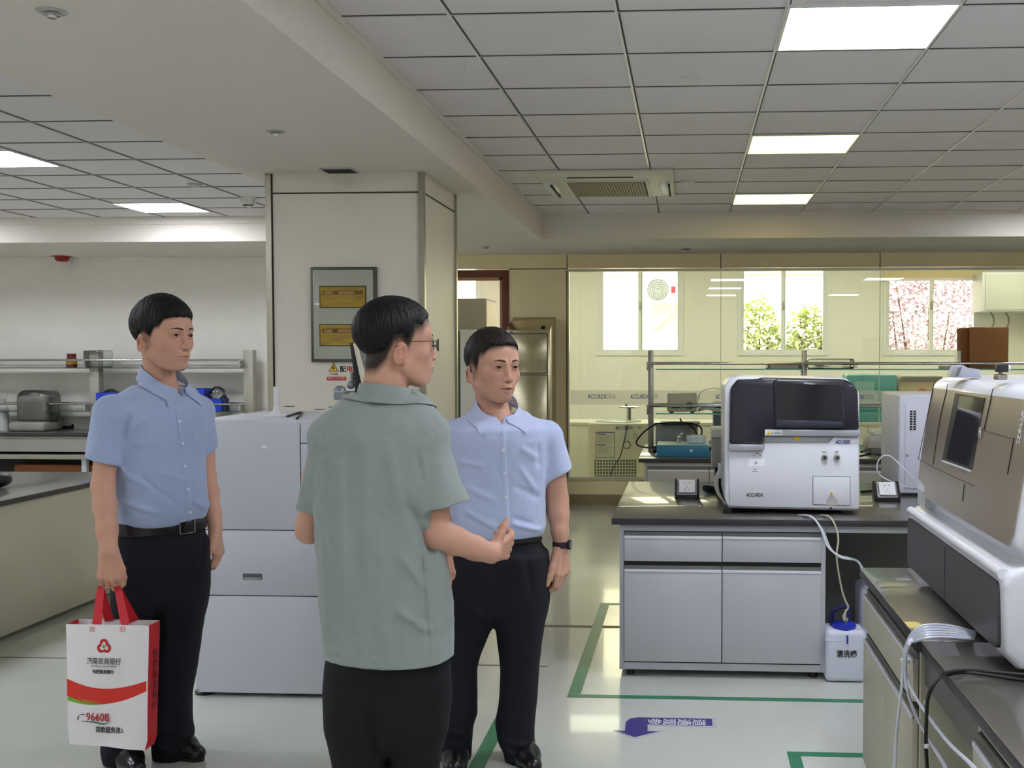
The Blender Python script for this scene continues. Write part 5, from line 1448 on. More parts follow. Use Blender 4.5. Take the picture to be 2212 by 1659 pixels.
def noise3(p, s):
    """smooth value noise"""
    q = p * F32(s)
    i = np.floor(q).astype(np.int64); f = q - i; f = f * f * (3 - 2 * f)
    def h(a, b, c):
        n = (a * 73856093) ^ (b * 19349663) ^ (c * 83492791)
        n = (n ^ (n >> 13)) * 1274126177 & 0x7fffffff
        return (n & 0xffff).astype(F32) / F32(65535)
    x, y, z = i[:, 0], i[:, 1], i[:, 2]
    r = 0
    for dx in (0, 1):
        for dy in (0, 1):
            for dz in (0, 1):
                w = (f[:, 0] if dx else 1 - f[:, 0]) * (f[:, 1] if dy else 1 - f[:, 1]) * (f[:, 2] if dz else 1 - f[:, 2])
                r = r + w * h(x + dx, y + dy, z + dz)
    return r * 2 - 1


def d_loft(p, secs, yaw=0.0, n=2.2, cap=.01):
    """stack of superellipse sections (z, cx, cy, a, b), a across and b along the facing direction"""
    S_ = np.array(sorted(secs), dtype=np.float64)
    zz = np.linspace(S_[0, 0], S_[-1, 0], 160)
    # monotone-ish smoothing of the table
    T = [np.interp(zz, S_[:, 0], S_[:, i]) for i in range(1, 5)]
    ker = np.ones(7) / 7
    T = [np.convolve(np.pad(t, 3, mode='edge'), ker, 'valid') for t in T]
    z = p[:, 2]
    cx, cy, a, b = [np.interp(z, zz, t).astype(F32) for t in T]
    c, s = math.cos(yaw), math.sin(yaw)
    dx, dy = p[:, 0] - cx, p[:, 1] - cy
    u = dx * c + dy * s; v = -dx * s + dy * c
    r = (np.abs(u / a) ** n + np.abs(v / b) ** n) ** (1 / n)
    d = (r - 1) * np.minimum(a, b)
    d = smax(d, z - F32(S_[-1, 0]), cap); d = smax(d, F32(S_[0, 0]) - z, cap)
    return d


def axis_coords(segs):
    """segs: list of (start, end, step) -> ascending coordinates"""
    out = []
    for a, b, h in segs:
        n = max(1, int(round((b - a) / h)))
        out += list(np.linspace(a, b, n, endpoint=False))
    out.append(segs[-1][1])
    return np.array(out, dtype=F32)


def polygonize(f, xs, ys, zs, margin=1.35):
    """surface nets over a tensor grid; only blocks close to the surface are evaluated"""
    B = 10
    nx, ny, nz = len(xs), len(ys), len(zs)
    V = np.empty((nx, ny, nz), dtype=F32)
    bx = [(i, min(i + B, nx)) for i in range(0, nx, B)]
    by = [(i, min(i + B, ny)) for i in range(0, ny, B)]
    bz = [(i, min(i + B, nz)) for i in range(0, nz, B)]
    def cen(c, b): return np.array([(c[i] + c[j - 1]) / 2 for i, j in b], dtype=F32), np.array([(c[min(j, len(c) - 1)] - c[max(i - 1, 0)]) / 2 for i, j in b], dtype=F32)
    cx, hx = cen(xs, bx); cy, hy = cen(ys, by); cz, hz = cen(zs, bz)
    CX, CY, CZ = np.meshgrid(cx, cy, cz, indexing='ij')
    HD = np.sqrt(hx[:, None, None] ** 2 + hy[None, :, None] ** 2 + hz[None, None, :] ** 2)
    d = f(np.stack([CX.ravel(), CY.ravel(), CZ.ravel()], 1)).reshape(CX.shape)
    act = np.abs(d) < HD * margin + .004
    for i, (x0, x1) in enumerate(bx):
        for j, (y0, y1) in enumerate(by):
            for k, (z0, z1) in enumerate(bz):
                if not act[i, j, k]: V[x0:x1, y0:y1, z0:z1] = d[i, j, k]
    idx = np.argwhere(act)
    CH = 400
    for s in range(0, len(idx), CH):
        pts = []; sl = []
        for i, j, k in idx[s:s + CH]:
            (x0, x1), (y0, y1), (z0, z1) = bx[i], by[j], bz[k]
            g = np.meshgrid(xs[x0:x1], ys[y0:y1], zs[z0:z1], indexing='ij')
            pts.append(np.stack([q.ravel() for q in g], 1)); sl.append((x0, x1, y0, y1, z0, z1))
        v = f(np.concatenate(pts)); o = 0
        for (x0, x1, y0, y1, z0, z1) in sl:
            n = (x1 - x0) * (y1 - y0) * (z1 - z0)
            V[x0:x1, y0:y1, z0:z1] = v[o:o + n].reshape(x1 - x0, y1 - y0, z1 - z0); o += n
    S_ = V < 0
    cnt = np.zeros((nx - 1, ny - 1, nz - 1), dtype=np.int8)
    for dx in (0, 1):
        for dy in (0, 1):
            for dz in (0, 1): cnt += S_[dx:nx - 1 + dx, dy:ny - 1 + dy, dz:nz - 1 + dz]
    cell = np.argwhere((cnt > 0) & (cnt < 8))
    ids = np.full(cnt.shape, -1, dtype=np.int32)
    ids[cell[:, 0], cell[:, 1], cell[:, 2]] = np.arange(len(cell))
    acc = np.zeros((len(cell), 3), dtype=np.float64); num = np.zeros(len(cell))
    co = (xs, ys, zs)
    for ax in range(3):
        o1, o2 = [a for a in range(3) if a != ax]
        for a in (0, 1):
            for b in (0, 1):
                off = [0, 0, 0]; off[o1] = a; off[o2] = b
                p0 = cell + off; off2 = list(off); off2[ax] = 1; p1 = cell + off2
                v0 = V[p0[:, 0], p0[:, 1], p0[:, 2]]; v1 = V[p1[:, 0], p1[:, 1], p1[:, 2]]
                m = (v0 < 0) != (v1 < 0)
                t = np.where(m, v0 / np.where(m, v0 - v1, 1), 0)
                q = np.stack([co[c][p0[:, c]] for c in range(3)], 1).astype(np.float64)
                q[:, ax] += t * (co[ax][p1[:, ax]] - co[ax][p0[:, ax]])
                acc[m] += q[m]; num[m] += 1
    verts = acc / num[:, None]
    faces = []
    for ax in range(3):
        o1, o2 = [(1, 2), (2, 0), (0, 1)][ax]
        sl0 = [slice(None)] * 3; sl1 = [slice(None)] * 3
        sl0[ax] = slice(0, -1); sl1[ax] = slice(1, None)
        for o in (o1, o2): sl0[o] = slice(1, -1); sl1[o] = slice(1, -1)
        A_, B_ = S_[tuple(sl0)], S_[tuple(sl1)]
        for flip, M in ((False, A_ & ~B_), (True, ~A_ & B_)):
            e = np.argwhere(M)
            e[:, o1] += 1; e[:, o2] += 1
            qd = []
            for (a, b) in ((0, 0), (-1, 0), (-1, -1), (0, -1)):
                c = e.copy(); c[:, o1] += a; c[:, o2] += b
                qd.append(ids[c[:, 0], c[:, 1], c[:, 2]])
            qd = np.stack(qd, 1)
            if flip: qd = qd[:, ::-1]
            faces.append(qd)
    faces = np.concatenate(faces)
    faces = faces[(faces >= 0).all(1)]
    return verts, faces


def mesh_from(name, v, fc, m, parent, base_world=False, smooth=True):
    me = bpy.data.meshes.new(name)
    me.vertices.add(len(v)); me.vertices.foreach_set('co', np.asarray(v, dtype=F32).ravel())
    me.loops.add(len(fc) * 4); me.loops.foreach_set('vertex_index', fc.astype(np.int32).ravel())
    me.polygons.add(len(fc)); me.polygons.foreach_set('loop_start', np.arange(0, len(fc) * 4, 4, dtype=np.int32))
    try: me.polygons.foreach_set('loop_total', np.full(len(fc), 4, dtype=np.int32))
    except Exception: pass
    me.update(calc_edges=True)
    me.validate()
    me.shade_smooth()
    me.materials.append(m)
    o = bpy.data.objects.new(name, me); COL.objects.link(o)
    if parent is not None: o.parent = parent
    return o


class Man:
    """local frame: origin on the floor under the man, camera exactly along local -y"""
    def __init__(self, px, Yp):
        q = P(px, 771, Y=Yp)
        self.org = Vector((q.x, q.y, 0))
        self.rot = -math.atan2(q.x, q.y)
        self.R = Matrix.Rotation(self.rot, 4, 'Z')
        self.M = Matrix.Translation(self.org) @ self.R
        self.Mi = self.M.inverted()
        self.nl = self.R @ Vector((0, 1, 0))
        self.dist = math.hypot(q.x, q.y)
        # metres per pixel, horizontally across the view and vertically, at local y = 0
        a, b = self.L(px, 900), self.L(px + 10, 900)
        self.mx = (b - a).x / 10
        a, b = self.L(px, 900), self.L(px, 910)
        self.mz = (a - b).z / 10

    def L(self, px, py, dy=0.0):
        """photo pixel -> local point on the plane local y = dy"""
        d = M_CW @ Vector((px - PPX, PPY - py, -FPX))
        o = self.org + self.nl * dy
        t = (o - CAM).dot(self.nl) / d.dot(self.nl)
        return self.Mi @ (CAM + d * t)

    def T(self, px, py, dy=0.0):
        q = self.L(px, py, dy); return (q.x, q.y, q.z)

    def secs(self, rows, ratio, dy=0.0, yaw=0.0, n=2.2):
        """rows (py, xl, xr[, dy]) -> loft sections whose silhouette spans xl..xr"""
        out = []
        for r in rows:
            py, xl, xr = r[:3]
            d = r[3] if len(r) > 3 else dy
            a, b = self.L(xl, py, d), self.L(xr, py, d)
            w = (b.x - a.x) / 2
            rt = ratio if not callable(ratio) else ratio(py)
            c, s = math.cos(yaw), math.sin(yaw)
            aa = w / math.sqrt(c * c + (rt * s) ** 2)
            out.append((a.z, (a.x + b.x) / 2, d, aa, aa * rt))
        return out


M_skin = mat('skin', (186, 134, 106), rough=0.5, spec=0.35, vary=.05, vscale=14, sss=0.12, bump=.012, bscale=240, attr='tint')
M_skin2 = M_skin
M_hair = mat('black_hair', (19, 17, 16), rough=0.5, spec=0.3, bump=.35, bscale=90, stretch=(1.6, 1.6, .35), vary=.25, vscale=60)
M_hair2 = mat('dark_brown_hair', (34, 27, 24), rough=0.5, spec=0.3, bump=.35, bscale=90, stretch=(1.6, 1.6, .35), vary=.25, vscale=60)
M_eye = mat('eye_white', (158, 140, 130), rough=.2, vary=.02)
M_iris = mat('eye_iris', (28, 18, 14), rough=.12, vary=.05)
M_lash = mat('eyelid_line', (44, 30, 24), rough=.6, vary=.05)


def head_fn(fat=0.0, mouth=0.0):
    """bare head, real size, centred between the ears at eye height, facing -y"""
    def f(p):
        ax = np.abs(p[:, 0]); q = p.copy(); q[:, 0] = ax
        d = d_ell(p, (0, .018, .036), (.076, .098, .086))
        d = smin(d, d_ell(p, (0, -.048, .03), (.064, .042, .055)), .03)
        d = smin(d, d_ell(p, (0, -.028, -.04), (.062 + fat, .062, .072)), .03)
        d = smin(d, d_cap(q, (.050 + fat, -.002, -.062), (.016, -.062, -.102), .017 + fat * .5, .0165), .026)
        d = smin(d, d_ell(q, (.041 + fat * .4, -.058, -.026), (.022, .018, .02)), .024)
        d = smin(d, d_ell(p, (0, -.076, -.098), (.019, .0155, .014)), .018)
        d = smin(d, d_ell(p, (0, -.07, -.062), (.032, .03, .03)), .02)
        d = smin(d, d_cap(q, (.012, -.089, .017), (.045, -.074, .021), .0085, .007), .016)
        # eye hollows and lids
        d = smax(d, -d_ell(q, (.032, -.103, .001), (.019, .017, .0115)), .014)
        d = smin(d, d_ell(q, (.032, -.0765, 0.0), (.0165, .0145, .0125)), .006)
        # nose
        d = smin(d, d_cap(p, (0, -.088, .006), (0, -.102, -.033), .0065, .0085), .011)
        d = smin(d, d_sphere(p, (0, -.1025, -.036), .0108), .008)
        d = smin(d, d_ell(q, (.013, -.095, -.0385), (.0075, .0105, .0078)), .006)
        d = smax(d, -d_ell(q, (.0065, -.099, -.0475), (.0034, .006, .004)), .004)
        # nasolabial fold
        d = d + .0014 * np.exp(-(d_cap(q, (.018, -.09, -.042), (.030, -.075, -.07), .001) / .004) ** 2).astype(F32)
        # lips
        d = smin(d, d_chain(p, [(-.024, -.087, -.069), (-.006, -.0985, -.0632), (0, -.0985, -.0640), (.006, -.0985, -.0632), (.024, -.087, -.069)], [.002, .0046, .0042, .0046, .002], .004), .005)
        d = smin(d, d_chain(p, [(-.02, -.088, -.0715), (0, -.0975, -.0762 - mouth), (.02, -.088, -.0715)], [.0022, .0056, .0022], .004), .006)
        d = smax(d, -d_chain(p, [(-.024, -.091, -.0695), (0, -.103, -.0696 - mouth * .5), (.024, -.091, -.0695)], [.0008, .0013 + mouth * .5, .0008], .002), .002)
        d = d + .001 * np.exp(-((p[:, 0] / .003) ** 2 + ((p[:, 2] + .056) / .006) ** 2)).astype(F32) * (p[:, 1] < -.07)
        # ears
        cz, sz = math.cos(.42), math.sin(.42)
        Re = np.array([[cz, -sz, 0], [sz, cz, 0], [0, 0, 1]], dtype=F32)
        ct, st_ = math.cos(.22), math.sin(.22)
        Rt = np.array([[1, 0, 0], [0, ct, -st_], [0, st_, ct]], dtype=F32)
        RE = (Re @ Rt).astype(F32)
        ear = d_ell(q, (.082 + fat * .5, .016, -.027), (.0065, .0185, .031), RE)
        ear = smin(ear, d_ell(q, (.078 + fat * .5, .004, -.049), (.006, .0085, .0105)), .006)
        ear = smax(ear, -d_ell(q, (.0905 + fat * .5, .013, -.023), (.0075, .0105, .0185), RE), .004)
        ear = smin(ear, d_cap(q, (.080 + fat * .5, -.001, -.037), (.081 + fat * .5, -.001, -.027), .0045), .003)
        ear = smin(ear, d_chain(q, [(.086 + fat * .5, .019, -.039), (.088 + fat * .5, .022, -.019), (.086 + fat * .5, .014, -.009)], [.0022, .0028, .002], .003), .003)
        d = smin(d, ear, .006)
        # under-eye bag and lid slit
        d = smax(d, -d_chain(q, [(.0195, -.100, -.0014), (.026, -.100, .0006), (.033, -.099, .0012), (.039, -.095, .0006), (.0455, -.090, .0006)], [.0012, .0032, .0038, .0032, .0010], .002), .001)
        d = smax(d, -d_chain(q, [(.0185, -.089, -.0014), (.026, -.089, .0006), (.033, -.088, .0012), (.039, -.086, .0006), (.0460, -.080, .0006)], [.0012, .0031, .0037, .0031, .0010], .002), .001)
        return d
    return f


def head_tint(p, base, mth=0.0):
    ax = np.abs(p[:, 0]); q = p.copy(); q[:, 0] = ax
    c = np.repeat(np.array(base, dtype=F32)[None, :3], len(p), 0)
    def blend(w, col): 
        nonlocal c
        c = c * (1 - w[:, None]) + np.array(col, dtype=F32)[None, :] * w[:, None]
    lipd = d_chain(p, [(-.023, -.089, -.0692), (0, -.1, -.070), (.023, -.089, -.0692)], [.003, .0085, .003], .004)
    w = np.clip(.5 - lipd / .003, 0, 1) * (p[:, 1] < -.084)
    blend(w * .55, [base[0] * .72, base[1] * .50, base[2] * .50])
    lw = np.abs(d_chain(p, [(-.0235, -.090, -.0695), (0, -.1, -.0697 - mth * .5), (.0235, -.090, -.0695)], [.0002, .0002 + mth * .6, .0002], .002))
    w = np.exp(-(lw / (.0013 + mth * .3)) ** 2) * .75 * (p[:, 1] < -.08)
    blend(w, [base[0] * .16, base[1] * .08, base[2] * .08])
    w = np.exp(-(np.maximum(d_ell(q, (.05, -.06, -.03), (.03, .03, .02)), 0) / .012) ** 2) * .12
    blend(w, [base[0] * 1.02, base[1] * .78, base[2] * .78])
    w = np.exp(-(np.maximum(d_ell(q, (.082, .016, -.027), (.012, .02, .034)), 0) / .006) ** 2) * .3
    blend(w, [base[0] * 1.0, base[1] * .74, base[2] * .72])
    w = np.exp(-(np.maximum(d_ell(q, (.032, -.08, .0), (.018, .02, .008)), 0) / .006) ** 2) * .25
    blend(w, [base[0] * .75, base[1] * .66, base[2] * .64])
    return c


def hair_line(y, front=.071, temple=.03, burn=-.018, nape=-.06):
    ys_ = [-.14, -.085, -.062, -.052, -.03, -.012, -.004, .012, .03, .045, .07, .12]
    zs_ = [front + .006, front, front - .012, temple, temple - .008, burn, burn + .004, .008, .000, -.045, nape, nape - .006]
    return np.interp(y, ys_, zs_).astype(F32)


def hair_fn(thick=.008, top=.012, seed=0.0, spikes=(), recede=0.0, line=None, fringe=0.0, tlen=.014):
    line = line or {}
    def f(p):
        ax = np.abs(p[:, 0])
        sh = d_ell(p, (0, .018, .036), (.076 + thick * .75, .098 + thick, .086))
        tp = d_ell(p, (0, .006, .054), (.068 + top * .5, .092 + top * .7, .072 + top))
        d = smin(sh, tp, .02)
        d = smin(d, d_ell(p, (0, -.045, .05), (.062 + top * .4, .042 + top * .3, .045 + top * .7)), .02)
        z0 = hair_line(p[:, 1], **line)
        z0 = z0 + recede * np.exp(-((ax - .045) / .018) ** 2).astype(F32) * (p[:, 1] < -.03)
        z0 = z0 - fringe * np.exp(-(ax / .05) ** 2).astype(F32) * (p[:, 1] < -.06)
        z0 = z0 + .004 * noise3(p + F32(seed), 120) * (p[:, 1] < 0)
        cut = (z0 - p[:, 2]) * F32(.8)
        d = smax(d, cut, .013)
        tt = np.maximum(p[:, 2] - z0, 0)
        side = np.clip((p[:, 1] + .055) / .03, 0, 1)
        d = d + F32(thick + .001) * np.exp(-(tt / F32(tlen)) ** 2) * side + F32(.005) * np.exp(-(tt / F32(.012)) ** 2) * (1 - side)
        # strands running from the crown
        cr = V3(.01, .05, .12)
        v = p - cr
        ang = np.arctan2(v[:, 0], -v[:, 1]); rad = np.sqrt((v ** 2).sum(1))
        st_ = np.stack([ang * .16, rad * .18, p[:, 2] * .1], 1).astype(F32)
        d = d + F32(.0016) * noise3(st_ + F32(seed), 260) + F32(.0011) * noise3(st_ + F32(seed + 3), 620)
        for (a, b, r0, r1) in spikes: d = smin(d, d_cap(p, a, b, r0, r1), .006)
        return d
    return f


class Xf:
    """rigid + scale placement of the head space in the man's space"""
    def __init__(self, c, yaw, pitch=0.0, roll=0.0, s=1.0):
        R = Matrix.Rotation(yaw, 3, 'Z') @ Matrix.Rotation(roll, 3, 'Y') @ Matrix.Rotation(pitch, 3, 'X')
        self.R = np.array([[R[i][j] for j in range(3)] for i in range(3)], dtype=F32)
        self.c = V3(*c); self.s = s
    def inv(self, p): return ((p - self.c) @ self.R / F32(self.s)).astype(F32)
    def fwd(self, p): return (np.asarray(p, dtype=F32) * F32(self.s)) @ self.R.T + self.c


def surf_pt(f, x, z, y0=-.16):
    """front surface of a head function at (x, z)"""
    ys_ = np.linspace(y0, .0, 400, dtype=F32)
    q = np.stack([np.full(400, x), ys_, np.full(400, z)], 1).astype(F32)
    v = f(q); i = int(np.argmax(v < 0))
    return Vector((x, float(ys_[i]), z))


def hand_prims(w, D, N, side, s=1.0, curl=(20, 35, 25), spread=0.0, thumb=(.3, .55, .35), curls=None, tcurl=25, tl=1.0):
    """w wrist, D along the hand, N palm direction, side towards the thumb. returns (fn, finger tips)"""
    w, D, N, S_ = [Vector(v) for v in (w, D, N, side)]
    D.normalize(); S_ = (S_ - D * S_.dot(D)).normalized(); N2 = D.cross(S_)
    N = N2 if N2.dot(N) > 0 else -N2
    kn = [w + D * (.088 - abs(i - 1) * .005) * s + S_ * (.029 - .0195 * i) * s for i in range(4)]
    L_ = [(.041, .025, .020), (.045, .028, .021), (.042, .026, .020), (.033, .020, .018)]
    R_ = [(.0098, .0088, .0078), (.0100, .009, .0079), (.0096, .0086, .0075), (.0088, .0076, .0068)]
    fingers = []
    for i in range(4):
        cs = curls[i] if curls else curl
        a = 0; q = kn[i].copy(); pts = [q.copy()]
        sp = math.radians(spread) * (1.5 - i)
        for j in range(3):
            a += math.radians(cs[j])
            dr = (D * math.cos(a) + N * math.sin(a)); dr = dr * math.cos(sp) + S_ * math.sin(sp)
            q = q + dr * L_[i][j] * s; pts.append(q.copy())
        fingers.append((pts, [.0105 * s] + [r * s for r in R_[i]]))
    tb0 = w + D * .018 * s + S_ * .022 * s + N * .006 * s
    td = (S_ * thumb[0] + D * thumb[1] + N * thumb[2]).normalized()
    tb1 = tb0 + td * .045 * s * tl
    ax_ = td.cross(S_ * -1 + N * .5).normalized()
    t2 = Matrix.Rotation(math.radians(tcurl), 3, ax_) @ td
    tb2 = tb1 + t2 * .034 * s * tl
    tb3 = tb2 + (Matrix.Rotation(math.radians(tcurl), 3, ax_) @ t2) * .027 * s * tl
    th = ([tb0, tb1, tb2, tb3], [.0155 * s, .0128 * s, .0112 * s, .0085 * s])

    def f(p):
        palm = None
        for i in range(4):
            base = w + S_ * (.017 - .0115 * i) * s + D * .004 * s
            e = d_cap(p, base, kn[i], .0135 * s, .0115 * s)
            e2 = d_cap(p, Vector(base) + N * .009 * s, kn[i] + N * .006 * s - D * .008 * s, .0125 * s, .0098 * s)
            e = smin(e, e2, .008)
            palm = e if palm is None else smin(palm, e, .009)
        e = d_cap(p, w + S_ * .012 * s + D * .02 * s + N * .01 * s, w + S_ * .024 * s + D * .05 * s + N * .014 * s, .016 * s, .013 * s)
        palm = smin(palm, e, .012)
        e = d_cap(p, w - S_ * .016 * s + D * .015 * s + N * .009 * s, w - S_ * .024 * s + D * .06 * s + N * .01 * s, .014 * s, .012 * s)
        palm = smin(palm, e, .012)
        fd = None
        for pts, rs in fingers:
            e = d_chain(p, pts, rs, .004)
            for j in (0, 1, 2): e = smin(e, d_sphere(p, pts[j], rs[j] * 1.05), .004)
            fd = e if fd is None else np.minimum(fd, e)
        d = smin(palm, fd, .006)
        tdist = d_chain(p, *th, .006)
        d = smin(d, tdist, .0065)
        return d
    tips = [pts[-1] for pts, _ in fingers] + [tb3]
    return f, tips, fingers, th


def group_eval(groups):
    """groups: (fn, lo, hi, k). outside its padded box a group counts as the distance to the box"""
    def f(p):
        d = np.full(len(p), 9.0, dtype=F32)
        for fn, lo, hi, k in groups:
            lo_, hi_ = V3(*lo), V3(*hi)
            o = np.maximum(np.maximum(lo_ - p, p - hi_), 0)
            bd = np.sqrt((o ** 2).sum(1))
            m = bd < .02
            e = np.maximum(bd, .02).astype(F32)
            if m.any(): e[m] = fn(p[m])
            near = m
            d2 = np.minimum(d, e)
            if near.any(): d2[near] = smin(d[near], e[near], k)
            d = d2
        return d
    return f


def finish(man, name, fn, xs, ys, zs, m, parent, smooth_it=0):
    v, fc = polygonize(fn, xs, ys, zs)
    o = mesh_from(name, v, fc, m, parent)
    return o, v


def set_tint(o, v, cols):
    a = o.data.color_attributes.new('tint', 'FLOAT_COLOR', 'POINT')
    c = np.concatenate([cols, np.ones((len(cols), 1), dtype=F32)], 1).astype(F32)
    if len(a.data) == len(c): a.data.foreach_set('color', c.ravel())


def gauss_line(p, a, b, w):
    """soft ridge weight along a line drawn on the front view (x, z)"""
    a = np.array([a[0], a[2]]); b = np.array([b[0], b[2]])
    q = p[:, (0, 2)] - a; ba = b - a
    t = np.clip(q @ ba / (ba @ ba), 0, 1)
    dd = np.sqrt(((q - t[:, None] * ba) ** 2).sum(1))
    end = np.clip(np.minimum(t, 1 - t) * 5, 0, 1)
    return (np.exp(-(dd / w) ** 2) * end).astype(F32)


def local_part(name, mb, m, parent, smooth=35, label=None):
    """mesh collected in the man's own frame"""
    me = bpy.data.meshes.new(name)
    bmesh.ops.recalc_face_normals(mb.bm, faces=mb.bm.faces)
    mb.bm.to_mesh(me); mb.bm.free()
    me.shade_smooth(); me.set_sharp_from_angle(angle=math.radians(smooth))
    me.materials.append(m)
    o = bpy.data.objects.new(name, me); COL.objects.link(o); o.parent = parent
    if label: o['label'] = label
    return o


def face_details(parent, X, hf, browmat, gaze=0.15, brow_lift=0.0, brow_t=.0034, eyes=True):
    """eyes, lash lines and brows placed on the head surface"""
    for sx in (-1, 1):
        if eyes:
            mb = MB(); mb.sphere((0, 0, 0), .0138, 56)
            me = bpy.data.meshes.new('eye'); mb.bm.to_mesh(me); mb.bm.free()
            me.materials.append(M_eye); me.materials.append(M_iris)
            g = Vector((math.sin(gaze), -math.cos(gaze), .0))
            for pl in me.polygons:
                if pl.center.normalized().dot(g) > math.cos(.56): pl.material_index = 1
                pl.use_smooth = True
            for v in me.vertices:
                q = X.fwd([[v.co.x + sx * .0325, v.co.y - .0760, v.co.z + .0012]])[0]
                v.co = q
            o = bpy.data.objects.new('eye', me); COL.objects.link(o); o.parent = parent
        pts = []
        for x, z in ((.0175, .0004), (.024, .0038), (.032, .0054), (.040, .0044), (.0475, .0010)):
            q = surf_pt(hf, x * sx, z + .0006); q.y -= .0004; pts.append(Vector(X.fwd([q])[0]))
        local_part('eyelash', MB().tube(pts, lambda t: .0011 * X.s * (.45 + math.sin(math.pi * t) * .75), seg=6, smooth=4), M_lash, parent)
        rows = []
        for i in range(14):
            t = i / 13
            x = .0125 + t * .038; z = .0205 + brow_lift + .0055 * math.sin(t * 2.2) - .004 * t * t
            h = brow_t * (.75 + .5 * math.sin(math.pi * min(t * 1.1 + .12, 1))) * (1 - .55 * t ** 3)
            row = []
            for k in range(7):
                zz = z + h * (k / 6 * 2 - 1)
                q = surf_pt(hf, x * sx, zz); q.y -= .0012 * math.sin(math.pi * k / 6) - .0003
                row.append(Vector(X.fwd([q])[0]))
            rows.append(row)
        local_part('eyebrow', MB().grid(rows), browmat, parent)


def collar_mesh(c, tilt, R0, yaw, stand, leaf_back, leaf_front, gap, flare=.022, fdrop=.035, ell=1.12, thick=.0022, point=.03, back_rise=.012):
    """folded shirt collar: stand, fold line and leaf; opening faces yaw (0 = towards camera)"""
    mb = MB(); rows_in = []; rows = []
    n = 88
    inner, fold, mid, leaf = [], [], [], []
    for i in range(n + 1):
        t = i / n
        a = gap + (2 * math.pi - 2 * gap) * t       # angle from the opening, going round
        fr = (1 + math.cos(a)) / 2                  # 1 at the front, 0 at the back
        z = c[2] - fdrop * fr ** 1.6 + back_rise * (1 - fr)
        th = yaw + a
        dirv = Vector((math.sin(th), -math.cos(th), 0))
        # ellipse deeper front to back
        rx = R0 * (1 + (ell - 1) * abs(math.cos(a)))
        base = Vector((c[0], c[1], 0)) + Vector((math.sin(yaw), -math.cos(yaw), 0)) * tilt * fr
        edge = min(t, 1 - t) * 2
        lf = leaf_back + (leaf_front - leaf_back) * max(0, 1 - edge / .42) ** 1.2
        p_in = base + dirv * (rx - .001) + Vector((0, 0, z - stand))
        p_f = base + dirv * (rx + .001) + Vector((0, 0, z))
        p_m = base + dirv * (rx + .0075) + Vector((0, 0, z - lf * .3))
        tang = Vector((math.cos(th), math.sin(th), 0)) * (1 if t < .5 else -1)
        pt = max(0, 1 - edge / .16) * point
        p_l = base + dirv * (rx + flare * (.75 + .5 * fr)) + Vector((0, 0, z - lf)) + tang * pt * .45
        inner.append(p_in); fold.append(p_f); mid.append(p_m); leaf.append(p_l)
    mb.grid([inner, fold, mid] + [[a_.lerp(b_, q_) for a_, b_ in zip(mid, leaf)] for q_ in (.25, .5, .75)] + [leaf])
    bm = mb.bm
    bmesh.ops.recalc_face_normals(bm, faces=bm.faces)
    r = bmesh.ops.solidify(bm, geom=list(bm.faces), thickness=thick)
    return mb


def ranges_axis(lo, hi, fine, coarse_h):
    """fine: list of (a, b, h); the rest gets the coarse step"""
    cuts = sorted({lo, hi, *[max(lo, min(hi, v)) for a, b, h in fine for v in (a, b)]})
    segs = []
    for a, b in zip(cuts, cuts[1:]):
        if b - a < 1e-6: continue
        m = (a + b) / 2
        h = min([coarse_h] + [hh for x, y, hh in fine if x <= m <= y])
        segs.append((a, b, h))
    return axis_coords(segs)


def bbox_of(pts, pad):
    P_ = np.array([tuple(q) for q in pts]); return tuple(P_.min(0) - pad), tuple(P_.max(0) + pad)


SKIN_RGB = (lin(206 / 255), lin(158 / 255), lin(136 / 255))


